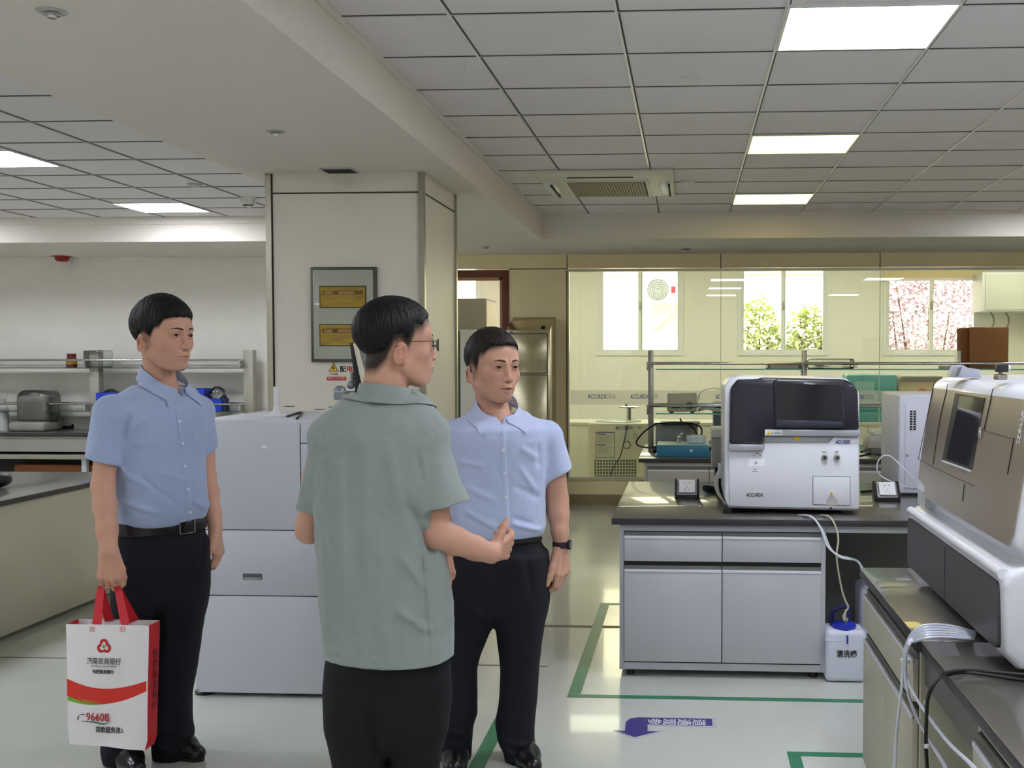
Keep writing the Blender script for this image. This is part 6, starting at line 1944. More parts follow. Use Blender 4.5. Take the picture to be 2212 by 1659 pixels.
def build_man(px, Yp, label, c):
    m = Man(px, Yp)
    T = m.T
    # ---- head placement
    hx, hy, hd = c['head']
    s = c['hs']
    X = Xf(T(hx, hy, hd), c['hyaw'], c.get('hpitch', 0), c.get('hroll', 0), s)
    hf = head_fn(c.get('fat', 0), c.get('mouth', 0))
    hc = Vector(X.c)
    neck0 = Vector(X.fwd([[0, .030, -.055]])[0]); neck1 = Vector(T(*c['neck']))
    nr = c.get('nr', .060) * 1
    groups = []
    lo, hi = bbox_of([X.fwd([q])[0] for q in ((.1, -.13, -.13), (-.1, .13, .14), (-.1, -.13, .14), (.1, .13, -.13), (.1, -.13, .14), (-.1, .13, -.13))], .0)
    headbox = (lo, hi)
    groups.append((lambda p: hf(X.inv(p)) * F32(X.s), lo, hi, .03))
    def neckf(p):
        mid = neck0.lerp(neck1, .5)
        d = d_chain(p, [neck0, mid, neck1], [nr * .98, nr * .95, nr * 1.12], .02)
        return d
    lo, hi = bbox_of([neck0, neck1], .08)
    groups.append((neckf, lo, hi, .014))
    if 'v' in c:
        kyw_ = c['collar']['yaw']; vz = T(*c['v'])[2]; kc_ = Vector(T(*c['collar']['c']))
        chest = kc_ + Vector((math.sin(kyw_), -math.cos(kyw_), 0)) * c.get('vd', .035); chest.z = vz - .03
        lo, hi = bbox_of([neck0, chest], .08)
        groups.append((lambda p: d_cap(p, neck0.lerp(neck1, .4), chest, nr * .8, nr * .85), lo, hi, .02))
    # torso and legs under the clothes
    tors = m.secs(c['torso'], c['tr'], c.get('tdy', 0), c['byaw'], 2.2)
    core = [(z, x, y, a - c.get('core', .035), b - c.get('core', .035)) for z, x, y, a, b in tors]
    lo, hi = bbox_of([(x - a - .05, y - a - .05, z) for z, x, y, a, b in core] + [(x + a + .05, y + a + .05, z) for z, x, y, a, b in core], .0)
    groups.append((lambda p: d_loft(p, core, c['byaw']), lo, hi, .03))
    legs = [m.secs(r, c.get('legr', 1.2), 0, 0, 2.0) for r in c['legs']]
    for lg in legs:
        pts = [(cx_, cy_, z) for z, cx_, cy_, a, b in sorted(lg)]
        bot = (pts[0][0], pts[0][1], .08)
        ch = [bot, pts[len(pts) // 2], (pts[-1][0] * .8 + neck1.x * .2, pts[-1][1], pts[-1][2] + .08)]
        lo, hi = bbox_of(ch, .09)
        groups.append(((lambda ch: lambda p: d_chain(p, ch, [.035, .045, .06], .02))(ch), lo, hi, .03))
    # arms and hands
    hands = []
    arms = []
    for a in c['arms']:
        sh, el, wr = [Vector(T(*q)) for q in (a['sh'], a['el'], a['wr'])]
        ru, re, rm, rw = a.get('r', (.046, .040, .041, .027))
        fm = el.lerp(wr, .3)
        pts = [sh, sh.lerp(el, .45), el, fm, el.lerp(wr, .7), wr]
        rs = [ru, ru, re, rm, (rm + rw) / 2 * .98, rw]
        arms.append((sh, el, wr))
        lo, hi = bbox_of(pts, .07)
        groups.append(((lambda pts, rs: lambda p: d_chain(p, pts, rs, .018))(pts, rs), lo, hi, .02))
        D = Vector(a['D']) if 'D' in a else (wr - el)
        hfn, tips, fingers, th = hand_prims(wr + D.normalized() * .012, D, a['N'], a['S'], a.get('s', 1.08), a.get('curl', (22, 38, 28)), a.get('spread', 0), a.get('thumb', (.35, .8, .3)), a.get('curls'), a.get('tcurl', 22), a.get('tl', 1.0))
        al = [q for f_ in fingers for q in f_[0]] + th[0] + [wr]
        lo, hi = bbox_of(al, .022)
        groups.append((hfn, lo, hi, .018))
        hands.append((lo, hi, fingers, th))
    fn = group_eval(groups)
    ext = np.array([list(g[1]) for g in groups] + [list(g[2]) for g in groups])
    L0, H0 = ext.min(0) - .01, ext.max(0) + .01
    L0[2] = max(L0[2], .03)
    HF, HH = .0021, .0026
    fx = [(headbox[0][0], headbox[1][0], HF)] + [(h[0][0], h[1][0], HH) for h in hands if not c.get('nohand')]
    fy = [(headbox[0][1], headbox[1][1], HF)] + [(h[0][1], h[1][1], HH) for h in hands]
    fz = [(headbox[0][2], headbox[1][2], HF)] + [(h[0][2], h[1][2], HH) for h in hands]
    body_v, body_f = polygonize(fn, ranges_axis(L0[0], H0[0], fx, .008), ranges_axis(L0[1], H0[1], fy, .008), ranges_axis(L0[2], H0[2], fz, .009))
    body = mesh_from('person', body_v, body_f, M_skin, None)
    body.matrix_world = m.M
    tag(body, label, 'person')
    q = X.inv(body_v.astype(F32))
    base = np.array(c.get('skin', SKIN_RGB), dtype=F32)
    inh = (np.abs(q[:, 0]) < .13) & (np.abs(q[:, 1]) < .15) & (q[:, 2] > -.15)
    cols = np.repeat(base[None], len(q), 0)
    cols[inh] = head_tint(q[inh], base, c.get('mouth', 0))
    hl = c.get('line', {})
    zl = hair_line(q[:, 1], **hl)
    fade = c.get('fade', .008)
    w = np.clip((q[:, 2] - zl + fade * .6) / fade, 0, 1) * (d_ell(np.stack([np.abs(q[:, 0]), q[:, 1], q[:, 2]], 1), (.084, .012, -.027), (.016, .022, .034)) > .002)
    w = w * inh * (q[:, 1] > -.085 if 'bald' not in c else 1) * c.get('fadew', .97)
    hcol = np.array(c['hcol'], dtype=F32)
    cols = cols * (1 - w[:, None]) + hcol[None] * w[:, None]
    # knuckles and finger pads slightly redder
    for lo, hi, fingers, th in hands:
        for pts, rs in fingers:
            for k in (0, 1, 2):
                dd = d_sphere(body_v.astype(F32), pts[k], .002)
                ww = np.exp(-(np.maximum(dd, 0) / .009) ** 2) * .22
                cols = cols * (1 - ww[:, None]) + (base * np.array([.95, .62, .58], dtype=F32))[None] * ww[:, None]
    set_tint(body, body_v, cols)
    # ---- hair
    hh = hair_fn(**c['hair'], line=hl)
    lo = [-.11, -.15, -.1]; hi = [.11, .15, .165]
    v, fc = polygonize(hh, *[axis_coords([(lo[i], hi[i], .0022)]) for i in range(3)])
    v = X.fwd(v)
    mesh_from('hair', v, fc, c['hmat'], body)
    face_details(body, X, hf, mat('brow_hair', (52, 42, 36), rough=.8, bump=.4, bscale=300, vary=.3, vscale=120), c.get('gaze', 0.1), c.get('brow', 0), c.get('browt', .0034))
    # ---- shirt
    folds = [(T(a_[0], a_[1]), T(b_[0], b_[1]), w_, A_) for a_, b_, w_, A_ in c.get('folds', [])]
    yoke = [Vector(T(*q)) for q in c['yoke']]
    slv = []
    for q in c['sleeves']:
        a_, b_ = Vector(T(*q['a'])), Vector(T(*q['b']))
        nrm = Vector(T(*q['n2'])) - Vector(T(*q['n1'])) if 'n1' in q else None
        ax_ = (b_ - a_).normalized()
        if nrm is not None:                      # hem direction given as a line on the photo
            nrm.normalize(); pn = (ax_ - nrm * ax_.dot(nrm)).normalized()
        else: pn = ax_
        slv.append((a_, b_, q['ra'], q['rb'], pn, ax_))
    nhole0, nhole1 = neck1.lerp(neck0, .0), Vector(T(*c['nopen']))
    byaw = c['byaw']
    fdir = Vector((math.sin(byaw), -math.cos(byaw), 0))
    hemf = c.get('hemf')
    rip = c.get('ripple', .003)
    sd = c.get('seed', 1.0)
    kc = V3(*T(*c['collar']['c'])); kyw = c['collar']['yaw']
    rtv = (math.cos(kyw), math.sin(kyw), 0); fv = (math.sin(kyw), -math.cos(kyw), 0)
    if 'v' in c: zV = T(*c['v'])[2]
    def shirt(p):
        d = d_loft(p, tors, byaw, c.get('tn', 2.25), .03)
        yk = d_chain(p, yoke, c['yr'], .04)
        d = smin(d, yk, .045)
        for (a_, b_, ra, rb, pn, ax_) in slv:
            e = d_cap(p, a_, b_ + ax_ * .05, ra, rb)
            e = e + F32(rip * .8) * noise3(p * V3(1, 1, .5) + F32(sd + 4), 14)
            e = smax(e, (p - V3(*b_)) @ V3(*pn), .003)
            e = smax(e, -d_cap(p, b_ - ax_ * .035, b_ + ax_ * .06, rb - .026, rb - .014), .003)
            d = smin(d, e, .022)
        qn = p * V3(1, 1, .45)
        d = d + F32(rip) * noise3(qn + F32(sd), 11) + F32(rip * .55) * noise3(qn + F32(sd + 2), 24) + F32(rip * .2) * noise3(p + F32(sd), 55)
        for a_, b_, w_, A_ in folds: d = d - F32(A_) * gauss_line(p, a_, b_, w_)
        if hemf: d = smax(d, hemf(m, p), .004)
        nk = d_cap(p, nhole0 - (nhole0 - nhole1) * .6, nhole1 + (nhole1 - nhole0) * 1.0, nr + .006, nr + .014)
        d = smax(d, -nk, .006)
        if 'v' in c:
            lat = np.abs((p - kc) @ V3(*rtv)); w = (p[:, 2] - F32(zV)) * F32(.55)
            d = smax(d, -np.maximum(lat - w, -((p - kc) @ V3(*fv))).astype(F32), .004)
        return d
    allp = [(x - a - .06, y - a - .04, z) for z, x, y, a, b in tors] + [(x + a + .06, y + a + .04, z) for z, x, y, a, b in tors]
    for q in slv: allp += [q[0] + Vector((q[2],) * 3), q[0] - Vector((q[2],) * 3), q[1] + Vector((q[3] + .02,) * 3), q[1] - Vector((q[3] + .02,) * 3)]
    lo, hi = bbox_of(allp, .02)
    hs_ = c.get('sres', .0042)
    v, fc = polygonize(shirt, *[axis_coords([(lo[i], hi[i], hs_)]) for i in range(3)])
    sh_o = mesh_from('shirt', v, fc, c['smat'], body)
    # collar
    k = c['collar']
    co = collar_mesh(T(*k['c']), k.get('tilt', .012), k['R'], k['yaw'], k.get('stand', .03), k['lb'], k['lf'], k['gap'], k.get('flare', .02), k.get('fdrop', .03), k.get('ell', 1.1), .0024, k.get('point', .03), k.get('rise', .012))
    kcx, kcy = T(*k['c'])[:2]
    for it in range(22):                         # lay the leaf on the shirt
        vs = [v_ for v_ in co.bm.verts if math.hypot(v_.co.x - kcx, v_.co.y - kcy) > k['R'] + .004]
        if not vs: break
        dd = shirt(np.array([tuple(v_.co) for v_ in vs], dtype=F32))
        for v_, d_ in zip(vs, dd):
            if d_ < .0045:
                rad = Vector((v_.co.x - kcx, v_.co.y - kcy, 0)).normalized() + Vector((0, 0, .35))
                v_.co += rad * min(.003, (.0045 - d_) * .6)
    local_part('collar', co, c['cmat'], sh_o, 50)
    def onshirt(px_, py_, lift=.001):
        """point of the shirt surface seen at a pixel"""
        lo_, hi_ = -.45, .25
        ys_ = np.linspace(lo_, hi_, 500, dtype=F32)
        pp = np.array([T(px_, py_, float(y)) for y in (lo_, hi_)])
        pts = (pp[0][None] + (pp[1] - pp[0])[None] * np.linspace(0, 1, 500)[:, None]).astype(F32)
        vv = shirt(pts); i = int(np.argmax(vv < 0)) if (vv < 0).any() else 250
        q = Vector(pts[i].astype(float)); q.y -= lift
        return q
    if 'placket' in c:
        rows = []
        for (px_, py_) in c['placket']:
            rows.append([onshirt(px_ + dx, py_, l) for dx, l in ((-1, -.001), (0, .0022), (6, .0028), (12, .0022), (13, -.001))])
        R_ = []
        for k_ in range(5):
            col = catmull([r[k_] for r in rows], 6); R_.append(col)
        local_part('placket', MB().grid(R_), c['smat'], sh_o, 60)
        for (px_, py_) in c['buttons']:
            q = onshirt(px_, py_, .0035)
            local_part('button', MB().cyl(q + Vector((0, .0015, 0)), q - Vector((0, .0012, 0)), .0058, seg=16, bev=.0008), mat('button_white', (226, 230, 238), rough=.25, vary=.02), sh_o)
    # ---- trousers
    pel = m.secs(c['pelvis'], c.get('pr', .68), c.get('pdy', 0), c.get('pyaw', byaw), 2.3)
    lfolds = [(T(a_[0], a_[1]), T(b_[0], b_[1]), w_, A_) for a_, b_, w_, A_ in c.get('lfolds', [])]
    def trous(p):
        d = d_loft(p, pel, c.get('pyaw', byaw), 2.2, .07)
        l_ = None
        for lg in legs:
            e = d_loft(p, lg, 0, 2.0, .004)
            l_ = e if l_ is None else np.minimum(l_, e)
        d = smin(d, l_, .05)
        qn = p * V3(1, 1, .5)
        amp = np.clip((F32(.9) - p[:, 2]) * 1.2, .25, 1.0)
        d = d + F32(.0045) * amp * noise3(qn + F32(sd + 5), 9) + F32(.002) * amp * noise3(p + F32(sd + 7), 26)
        for a_, b_, w_, A_ in lfolds: d = d - F32(A_) * gauss_line(p, a_, b_, w_)
        return d
    al = []
    for sec in [pel] + legs: al += [(x - a - .02, y - a - .05, z) for z, x, y, a, b in sec] + [(x + a + .02, y + a + .05, z) for z, x, y, a, b in sec]
    lo, hi = bbox_of(al, .015)
    v, fc = polygonize(trous, *[axis_coords([(lo[i], hi[i], .0062)]) for i in range(3)])
    tr_o = mesh_from('trousers', v, fc, c['tmat'], body)
    # belt
    if 'belt' in c:
        z0, z1 = T(px, c['belt'][1])[2], T(px, c['belt'][0])[2]
        S_ = np.array(sorted(pel)); yw = c.get('pyaw', byaw)
        rows = []
        for z, o_ in ((z0, .002), (z0 + .002, .006), ((z0 + z1) / 2, .0065), (z1 - .002, .006), (z1, .002)):
            cx_, cy_, a, b = [np.interp(z, S_[:, 0], S_[:, i]) for i in (1, 2, 3, 4)]
            row = []
            for k_ in range(72):
                t = 2 * math.pi * k_ / 72
                ct, st_ = math.cos(t), math.sin(t)
                u = math.copysign(abs(ct) ** (2 / 2.3), ct) * (a + o_); w_ = math.copysign(abs(st_) ** (2 / 2.3), st_) * (b + o_)
                row.append((cx_ + u * math.cos(yw) - w_ * math.sin(yw), cy_ + u * math.sin(yw) + w_ * math.cos(yw), z))
            rows.append(row)
        be = local_part('belt', MB().grid(rows, close=True), mat('belt_black', (22, 20, 24), rough=.35, vary=.05), body, 60)
        if 'buckle' in c:
            x0, x1 = c['buckle']; zc = (z0 + z1) / 2; hz = (z1 - z0) / 2 + .004
            cx_, cy_, a, b = [np.interp(zc, S_[:, 0], S_[:, i]) for i in (1, 2, 3, 4)]
            bo = c.get('bang', 0.0)
            rr_ = 1 / math.sqrt((math.sin(bo) / (a + .006)) ** 2 + (math.cos(bo) / (b + .006)) ** 2) + .002
            ce = Vector((cx_, cy_, zc)) + Vector((math.sin(yw + bo), -math.cos(yw + bo), 0)) * rr_
            yw = yw + math.atan2(math.sin(bo) * b * b, math.cos(bo) * a * a)
            rt = Vector((math.cos(yw), math.sin(yw), 0)); hw = c.get('bw', .026)
            out_ = [ce - rt * hw - Vector((0, 0, hz)), ce + rt * hw - Vector((0, 0, hz)), ce + rt * hw + Vector((0, 0, hz)), ce - rt * hw + Vector((0, 0, hz))]
            g = MB()
            for i in range(4): g.cyl(out_[i], out_[(i + 1) % 4], .0016, seg=8)
            g2 = MB().prism([q_ - Vector((math.sin(yw), -math.cos(yw), 0)) * .001 for q_ in out_], Vector((math.sin(yw), -math.cos(yw), 0)) * -.004, bev=.001)
            bk = local_part('buckle', g2, mat('buckle_dark', (30, 30, 38), rough=.2, metal=.5, vary=.03), be)
            local_part('buckle_rim', g, M_chrome, bk)
    # ---- shoes
    for (heel, toe) in c['shoes']:
        h_ = Vector(heel); t_ = Vector(toe)
        def shoe(p, h_=h_, t_=t_):
            mid = h_.lerp(t_, .55)
            d = d_cap(p, h_ + Vector((0, 0, .042)), mid + Vector((0, 0, .04)), .042, .044)
            d = smin(d, d_cap(p, mid + Vector((0, 0, .034)), t_ + Vector((0, 0, .026)), .045, .032), .03)
            d = smin(d, d_cap(p, h_ + Vector((0, 0, .06)), h_.lerp(t_, .18) + Vector((0, 0, .085)), .042, .044), .02)
            d = smax(d, F32(.004) - p[:, 2], .003)
            return d
        lo, hi = bbox_of([h_, t_, h_ + Vector((0, 0, .14))], .06); lo = (lo[0], lo[1], 0)
        v, fc = polygonize(shoe, *[axis_coords([(lo[i], hi[i], .006)]) for i in range(3)])
        so = mesh_from('shoe', v, fc, mat('shoe_leather', (20, 20, 22), rough=.3, coat=.2, vary=.05), body)
        g = MB(); dr_ = (t_ - h_).normalized(); sd_ = Vector((-dr_.y, dr_.x, 0))
        pts = []
        for k_ in range(20):
            t = math.pi * 2 * k_ / 20
            L_ = (t_ - h_).length / 2 + .032
            pts.append(h_.lerp(t_, .5) + dr_ * math.cos(t) * L_ + sd_ * math.sin(t) * .045)
        g.prism([(q_.x, q_.y, .0) for q_ in pts], (0, 0, .012))
        local_part('sole', g, M_black, so)
    return m, X, body, sh_o, onshirt


def shirt_mat(name, col, weave=True):
    return mat(name, col, rough=0.75, sheen=.25, bump=.05, bscale=500, vary=.02, vscale=5)


HAIRC = (lin(30 / 255), lin(25 / 255), lin(22 / 255))
M_s1 = shirt_mat('shirt_blue_left', (160, 176, 210))
M_s1c = shirt_mat('collar_blue_left', (164, 182, 214))
M_s3 = shirt_mat('shirt_blue_right', (184, 196, 228))
M_s3c = shirt_mat('collar_blue_right', (188, 200, 230))
M_s2 = shirt_mat('shirt_sage', (142, 152, 147))
M_t1 = mat('trousers_navy', (12, 13, 25), rough=.85, bump=.05, bscale=400, vary=.05)
M_t2 = mat('trousers_black', (10, 11, 16), rough=.85, bump=.05, bscale=400, vary=.05)

# ------------------------------------------------------------------ left man
R_ = math.radians
m1 = Man(335, 4.05)
fx = lambda px_, dy=0: m1.T(px_, 1655, dy)
left = dict(
    v=(377, 858), bang=R_(22),
    head=(353, 724, -.01), hs=1.135, hyaw=R_(44), hpitch=R_(2), hcol=HAIRC, fat=.005,
    neck=(350, 858, .035), nr=.055, nopen=(357, 800, .005),
    torso=[(1142, 256, 434), (1130, 249, 442), (1105, 246, 452), (1060, 244, 446), (1000, 236, 442), (950, 224, 446), (900, 217, 448), (876, 226, 444), (860, 256, 428), (838, 292, 408)],
    tr=.68, byaw=R_(33), tn=2.3,
    yoke=[(242, 888, -.10), (298, 872, -.04), (350, 868, .03), (402, 872, .07), (434, 886, .11)], yr=[.054, .048, .042, .044, .048],
    arms=[dict(sh=(238, 885, -.11), el=(223, 1050, -.13), wr=(235, 1188, -.21), D=(0.02, -.02, -1), N=(.15, 1, 0), S=(1, -.15, 0), curl=(35, 62, 50), thumb=(.28, .95, .25), s=1.06, tcurl=12, r=(.043, .0395, .0400, .0315)),
          dict(sh=(432, 890, .10), el=(444, 1030, .13), wr=(466, 1143, .05), D=(.10, -.12, -1), N=(-.85, -.4, 0), S=(-.35, -.9, 0), curl=(28, 42, 30), thumb=(.45, .85, .2), s=1.04, r=(.046, .039, .038, .026))],
    line=dict(front=.062, temple=.028, burn=-.008, nape=-.078), fade=.014, hair=dict(tlen=.010, thick=.009, top=.016, seed=1.0, fringe=.006, spikes=[]),
    hmat=M_hair, browt=.0034,
    sleeves=[dict(a=(238, 890, -.11), b=(223, 1000, -.125), ra=.060, rb=.066, n1=(180, 990), n2=(252, 1010)), dict(a=(428, 890, .10), b=(445, 978, .125), ra=.054, rb=.050, n1=(440, 990), n2=(470, 973))],
    smat=M_s1, cmat=M_s1c, ripple=.004, seed=3.3,
    folds=[((283, 885), (268, 950), .008, -.006), ((264, 1015), (262, 1080), .010, -.004), ((275, 925), (345, 890), .012, .006), ((285, 960), (350, 940), .014, .005), ((255, 1010), (330, 1045), .012, .006), ((330, 1010), (425, 1040), .012, .005), ((260, 1075), (350, 1100), .011, .006),
           ((300, 1020), (380, 1080), .009, -.005), ((405, 900), (425, 960), .010, .005), ((415, 1075), (450, 1100), .010, .009), ((225, 900), (215, 970), .016, .006), ((245, 900), (245, 980), .012, -.005)],
    collar=dict(c=(352, 795, .020), R=.072, yaw=R_(38), lb=.046, lf=.074, gap=R_(13), fdrop=.078, flare=.026, ell=1.12, point=.11, tilt=.02, rise=.012),
    placket=[(379, 866), (379, 874), (380, 886), (382, 905), (388, 950), (393, 1000), (398, 1050), (402, 1090), (405, 1122)],
    buttons=[(388, 910), (395, 958), (400, 1007), (406, 1057), (411, 1107)],
    pelvis=[(1110, 252, 438), (1150, 251, 442), (1200, 248, 448), (1250, 248, 448), (1290, 252, 444), (1330, 262, 436)], pr=.66, pyaw=R_(28),
    legs=[[(1180, 250, 345), (1270, 245, 345), (1320, 238, 344), (1400, 234, 336), (1480, 229, 328), (1550, 224, 318), (1600, 219, 310), (1630, 217, 306), (1648, 222, 304)],
          [(1180, 345, 446), (1270, 345, 450), (1320, 338, 446), (1370, 334, 438), (1440, 330, 428), (1500, 326, 416), (1550, 326, 415), (1585, 328, 420), (1620, 327, 415), (1645, 331, 412)]],
    lfolds=[((345, 1290), (335, 1400), .02, -.008), ((330, 1560), (420, 1580), .012, .007), ((335, 1600), (412, 1620), .012, .006), ((225, 1600), (300, 1620), .014, .007), ((440, 1150), (430, 1230), .008, -.004)],
    tmat=M_t1, belt=(1120, 1147), buckle=(388, 437), bw=.034,
    shoes=[((m1.T(265, 1655)[0], .02, 0), (m1.T(285, 1655)[0] + .02, -.17, 0)), ((m1.T(368, 1655)[0], .05, 0), (m1.T(425, 1655)[0], -.09, 0))],
)
m1, X1, man1, sh1, on1 = build_man(335, 4.05, 'man in light blue shirt at the left holding the white and red bag', left)


# ------------------------------------------------------------------ right man
right = dict(
    v=(1083, 914),
    head=(1064, 791, .0), hs=1.12, hyaw=R_(33), hpitch=R_(3), hcol=(lin(46 / 255), lin(38 / 255), lin(34 / 255)), fat=.006, mouth=.003,
    neck=(1074, 925, .03), nr=.058, nopen=(1080, 862, .0),
    torso=[(1168, 990, 1166), (1156, 982, 1174), (1140, 976, 1180), (1100, 970, 1180), (1050, 966, 1180), (1000, 962, 1184), (950, 958, 1190), (925, 962, 1184), (912, 990, 1158), (896, 1030, 1120)],
    tr=.66, byaw=R_(9), tn=2.3,
    yoke=[(975, 942, -.01), (1030, 926, .0), (1078, 922, .02), (1125, 926, .02), (1180, 940, .03)], yr=[.056, .050, .046, .050, .056],
    arms=[dict(sh=(965, 945, .0), el=(952, 1075, .02), wr=(966, 1190, -.04), D=(.03, -.05, -1), N=(.9, .3, 0), S=(.3, -.9, 0), curl=(12, 18, 14), thumb=(.4, .9, .1), s=1.08),
          dict(sh=(1188, 945, .03), el=(1204, 1080, .05), wr=(1212, 1178, .0), D=(.03, -.06, -1), N=(-.86, .5, 0), S=(-.6, -.8, 0), curls=((14, 36, 30), (20, 44, 34), (26, 50, 36), (30, 54, 40)), thumb=(.42, .92, .12), s=1.12, tcurl=4, r=(.046, .042, .040, .0255))],
    line=dict(front=.068, temple=.040, burn=-.016, nape=-.072), hair=dict(thick=.006, top=.007, seed=4.0, recede=.006, tlen=.024, spikes=[]), fade=.022, fadew=.93,
    hmat=M_hair2, browt=.0036, gaze=.12,
    sleeves=[dict(a=(968, 945, .0), b=(950, 1035, .0), ra=.062, rb=.066), dict(a=(1180, 942, .03), b=(1203, 1026, .04), ra=.062, rb=.066, n1=(1172, 1043), n2=(1240, 1008))],
    smat=M_s3, cmat=M_s3c, ripple=.004, seed=7.7,
    folds=[((1120, 960), (1165, 990), .012, .006), ((1100, 1120), (1172, 1142), .010, .010), ((1105, 1108), (1150, 1125), .008, -.006), ((1000, 1040), (1075, 1075), .014, .006), ((990, 990), (1050, 1000), .012, .006), ((1110, 1040), (1170, 1075), .012, -.005),
           ((1160, 950), (1162, 1010), .008, -.004), ((1000, 1090), (1080, 1135), .012, .006), ((1120, 1000), (1160, 1060), .010, .005)],
    collar=dict(c=(1073, 858, .018), R=.076, yaw=R_(10), lb=.046, lf=.072, gap=R_(13), fdrop=.074, flare=.026, ell=1.1, point=.10, tilt=.015, rise=.012),
    placket=[(1083, 924), (1081, 932), (1081, 945), (1081, 960), (1083, 1000), (1085, 1040), (1087, 1080), (1089, 1120), (1090, 1150)],
    buttons=[(1087, 972), (1090, 1023), (1093, 1074), (1096, 1126)],
    pelvis=[(1140, 988, 1162), (1175, 980, 1170), (1210, 974, 1180), (1250, 970, 1183), (1300, 972, 1180), (1345, 984, 1166)], pr=.68, pyaw=R_(8), pdy=.01,
    legs=[[(1200, 975, 1072), (1300, 964, 1070), (1360, 958, 1060), (1417, 953, 1038), (1450, 949, 1030), (1500, 947, 1030), (1540, 946, 1031), (1577, 947, 1021), (1640, 950, 1019)],
          [(1200, 1072, 1178), (1300, 1070, 1181), (1360, 1072, 1176), (1394, 1075, 1171), (1449, 1082, 1165), (1517, 1079, 1160), (1563, 1070, 1154), (1600, 1076, 1154), (1622, 1086, 1160), (1645, 1092, 1158)]],
    lfolds=[((1130, 1180), (1150, 1280), .012, -.005), ((1068, 1335), (1010, 1290), .014, .006), ((1075, 1580), (1150, 1600), .012, .009), ((1080, 1610), (1158, 1622), .010, .009), ((950, 1560), (1020, 1575), .012, .007), ((1100, 1420), (1160, 1400), .018, .006)],
    tmat=M_t1, belt=(1150, 1168), buckle=(1095, 1125), bw=.022,
    shoes=[((0, 0, 0), (0, 0, 0))],
)
right['arms'][0]['r'] = (.044, .040, .038, .027)
m3 = Man(1075, 4.09)
def fp(m_, px_, dy): return (m_.T(px_, 1655)[0], dy, 0)
right['shoes'] = [(fp(m3, 985, .05), fp(m3, 985, -.12)), (fp(m3, 1125, .03), (m3.T(1150, 1655)[0], -.14, 0))]
m3, X3, man3, sh3, on3 = build_man(1075, 4.09, 'man in a pale blue shirt and dark wristwatch facing the camera', right)
# wristwatch
w0 = Vector(m3.T(1211, 1176, .004))
wt = MB()
for dz, r in ((-.011, .0285), (0, .0302), (.011, .0285)): pass
ring = []
for z, r in ((-.013, .030), (-.012, .0345), (.012, .0345), (.013, .030)):
    ring.append([(w0.x + math.cos(a * math.pi / 18) * r * .92, w0.y + math.sin(a * math.pi / 18) * r, w0.z + z) for a in range(36)])
w_o = local_part('wristwatch', MB().grid(ring, close=True), mat('strap_brown', (54, 34, 38), rough=.5, vary=.06), man3, 60)
local_part('watch_case', MB().cyl((w0.x + .028, w0.y - .010, w0.z), (w0.x + .039, w0.y - .014, w0.z), .0185, seg=28, bev=.002), MATS['dark_gap'], w_o)
local_part('watch_dial', MB().cyl((w0.x + .0387, w0.y - .0139, w0.z), (w0.x + .0398, w0.y - .0143, w0.z), .015, seg=28), M_chrome, w_o)

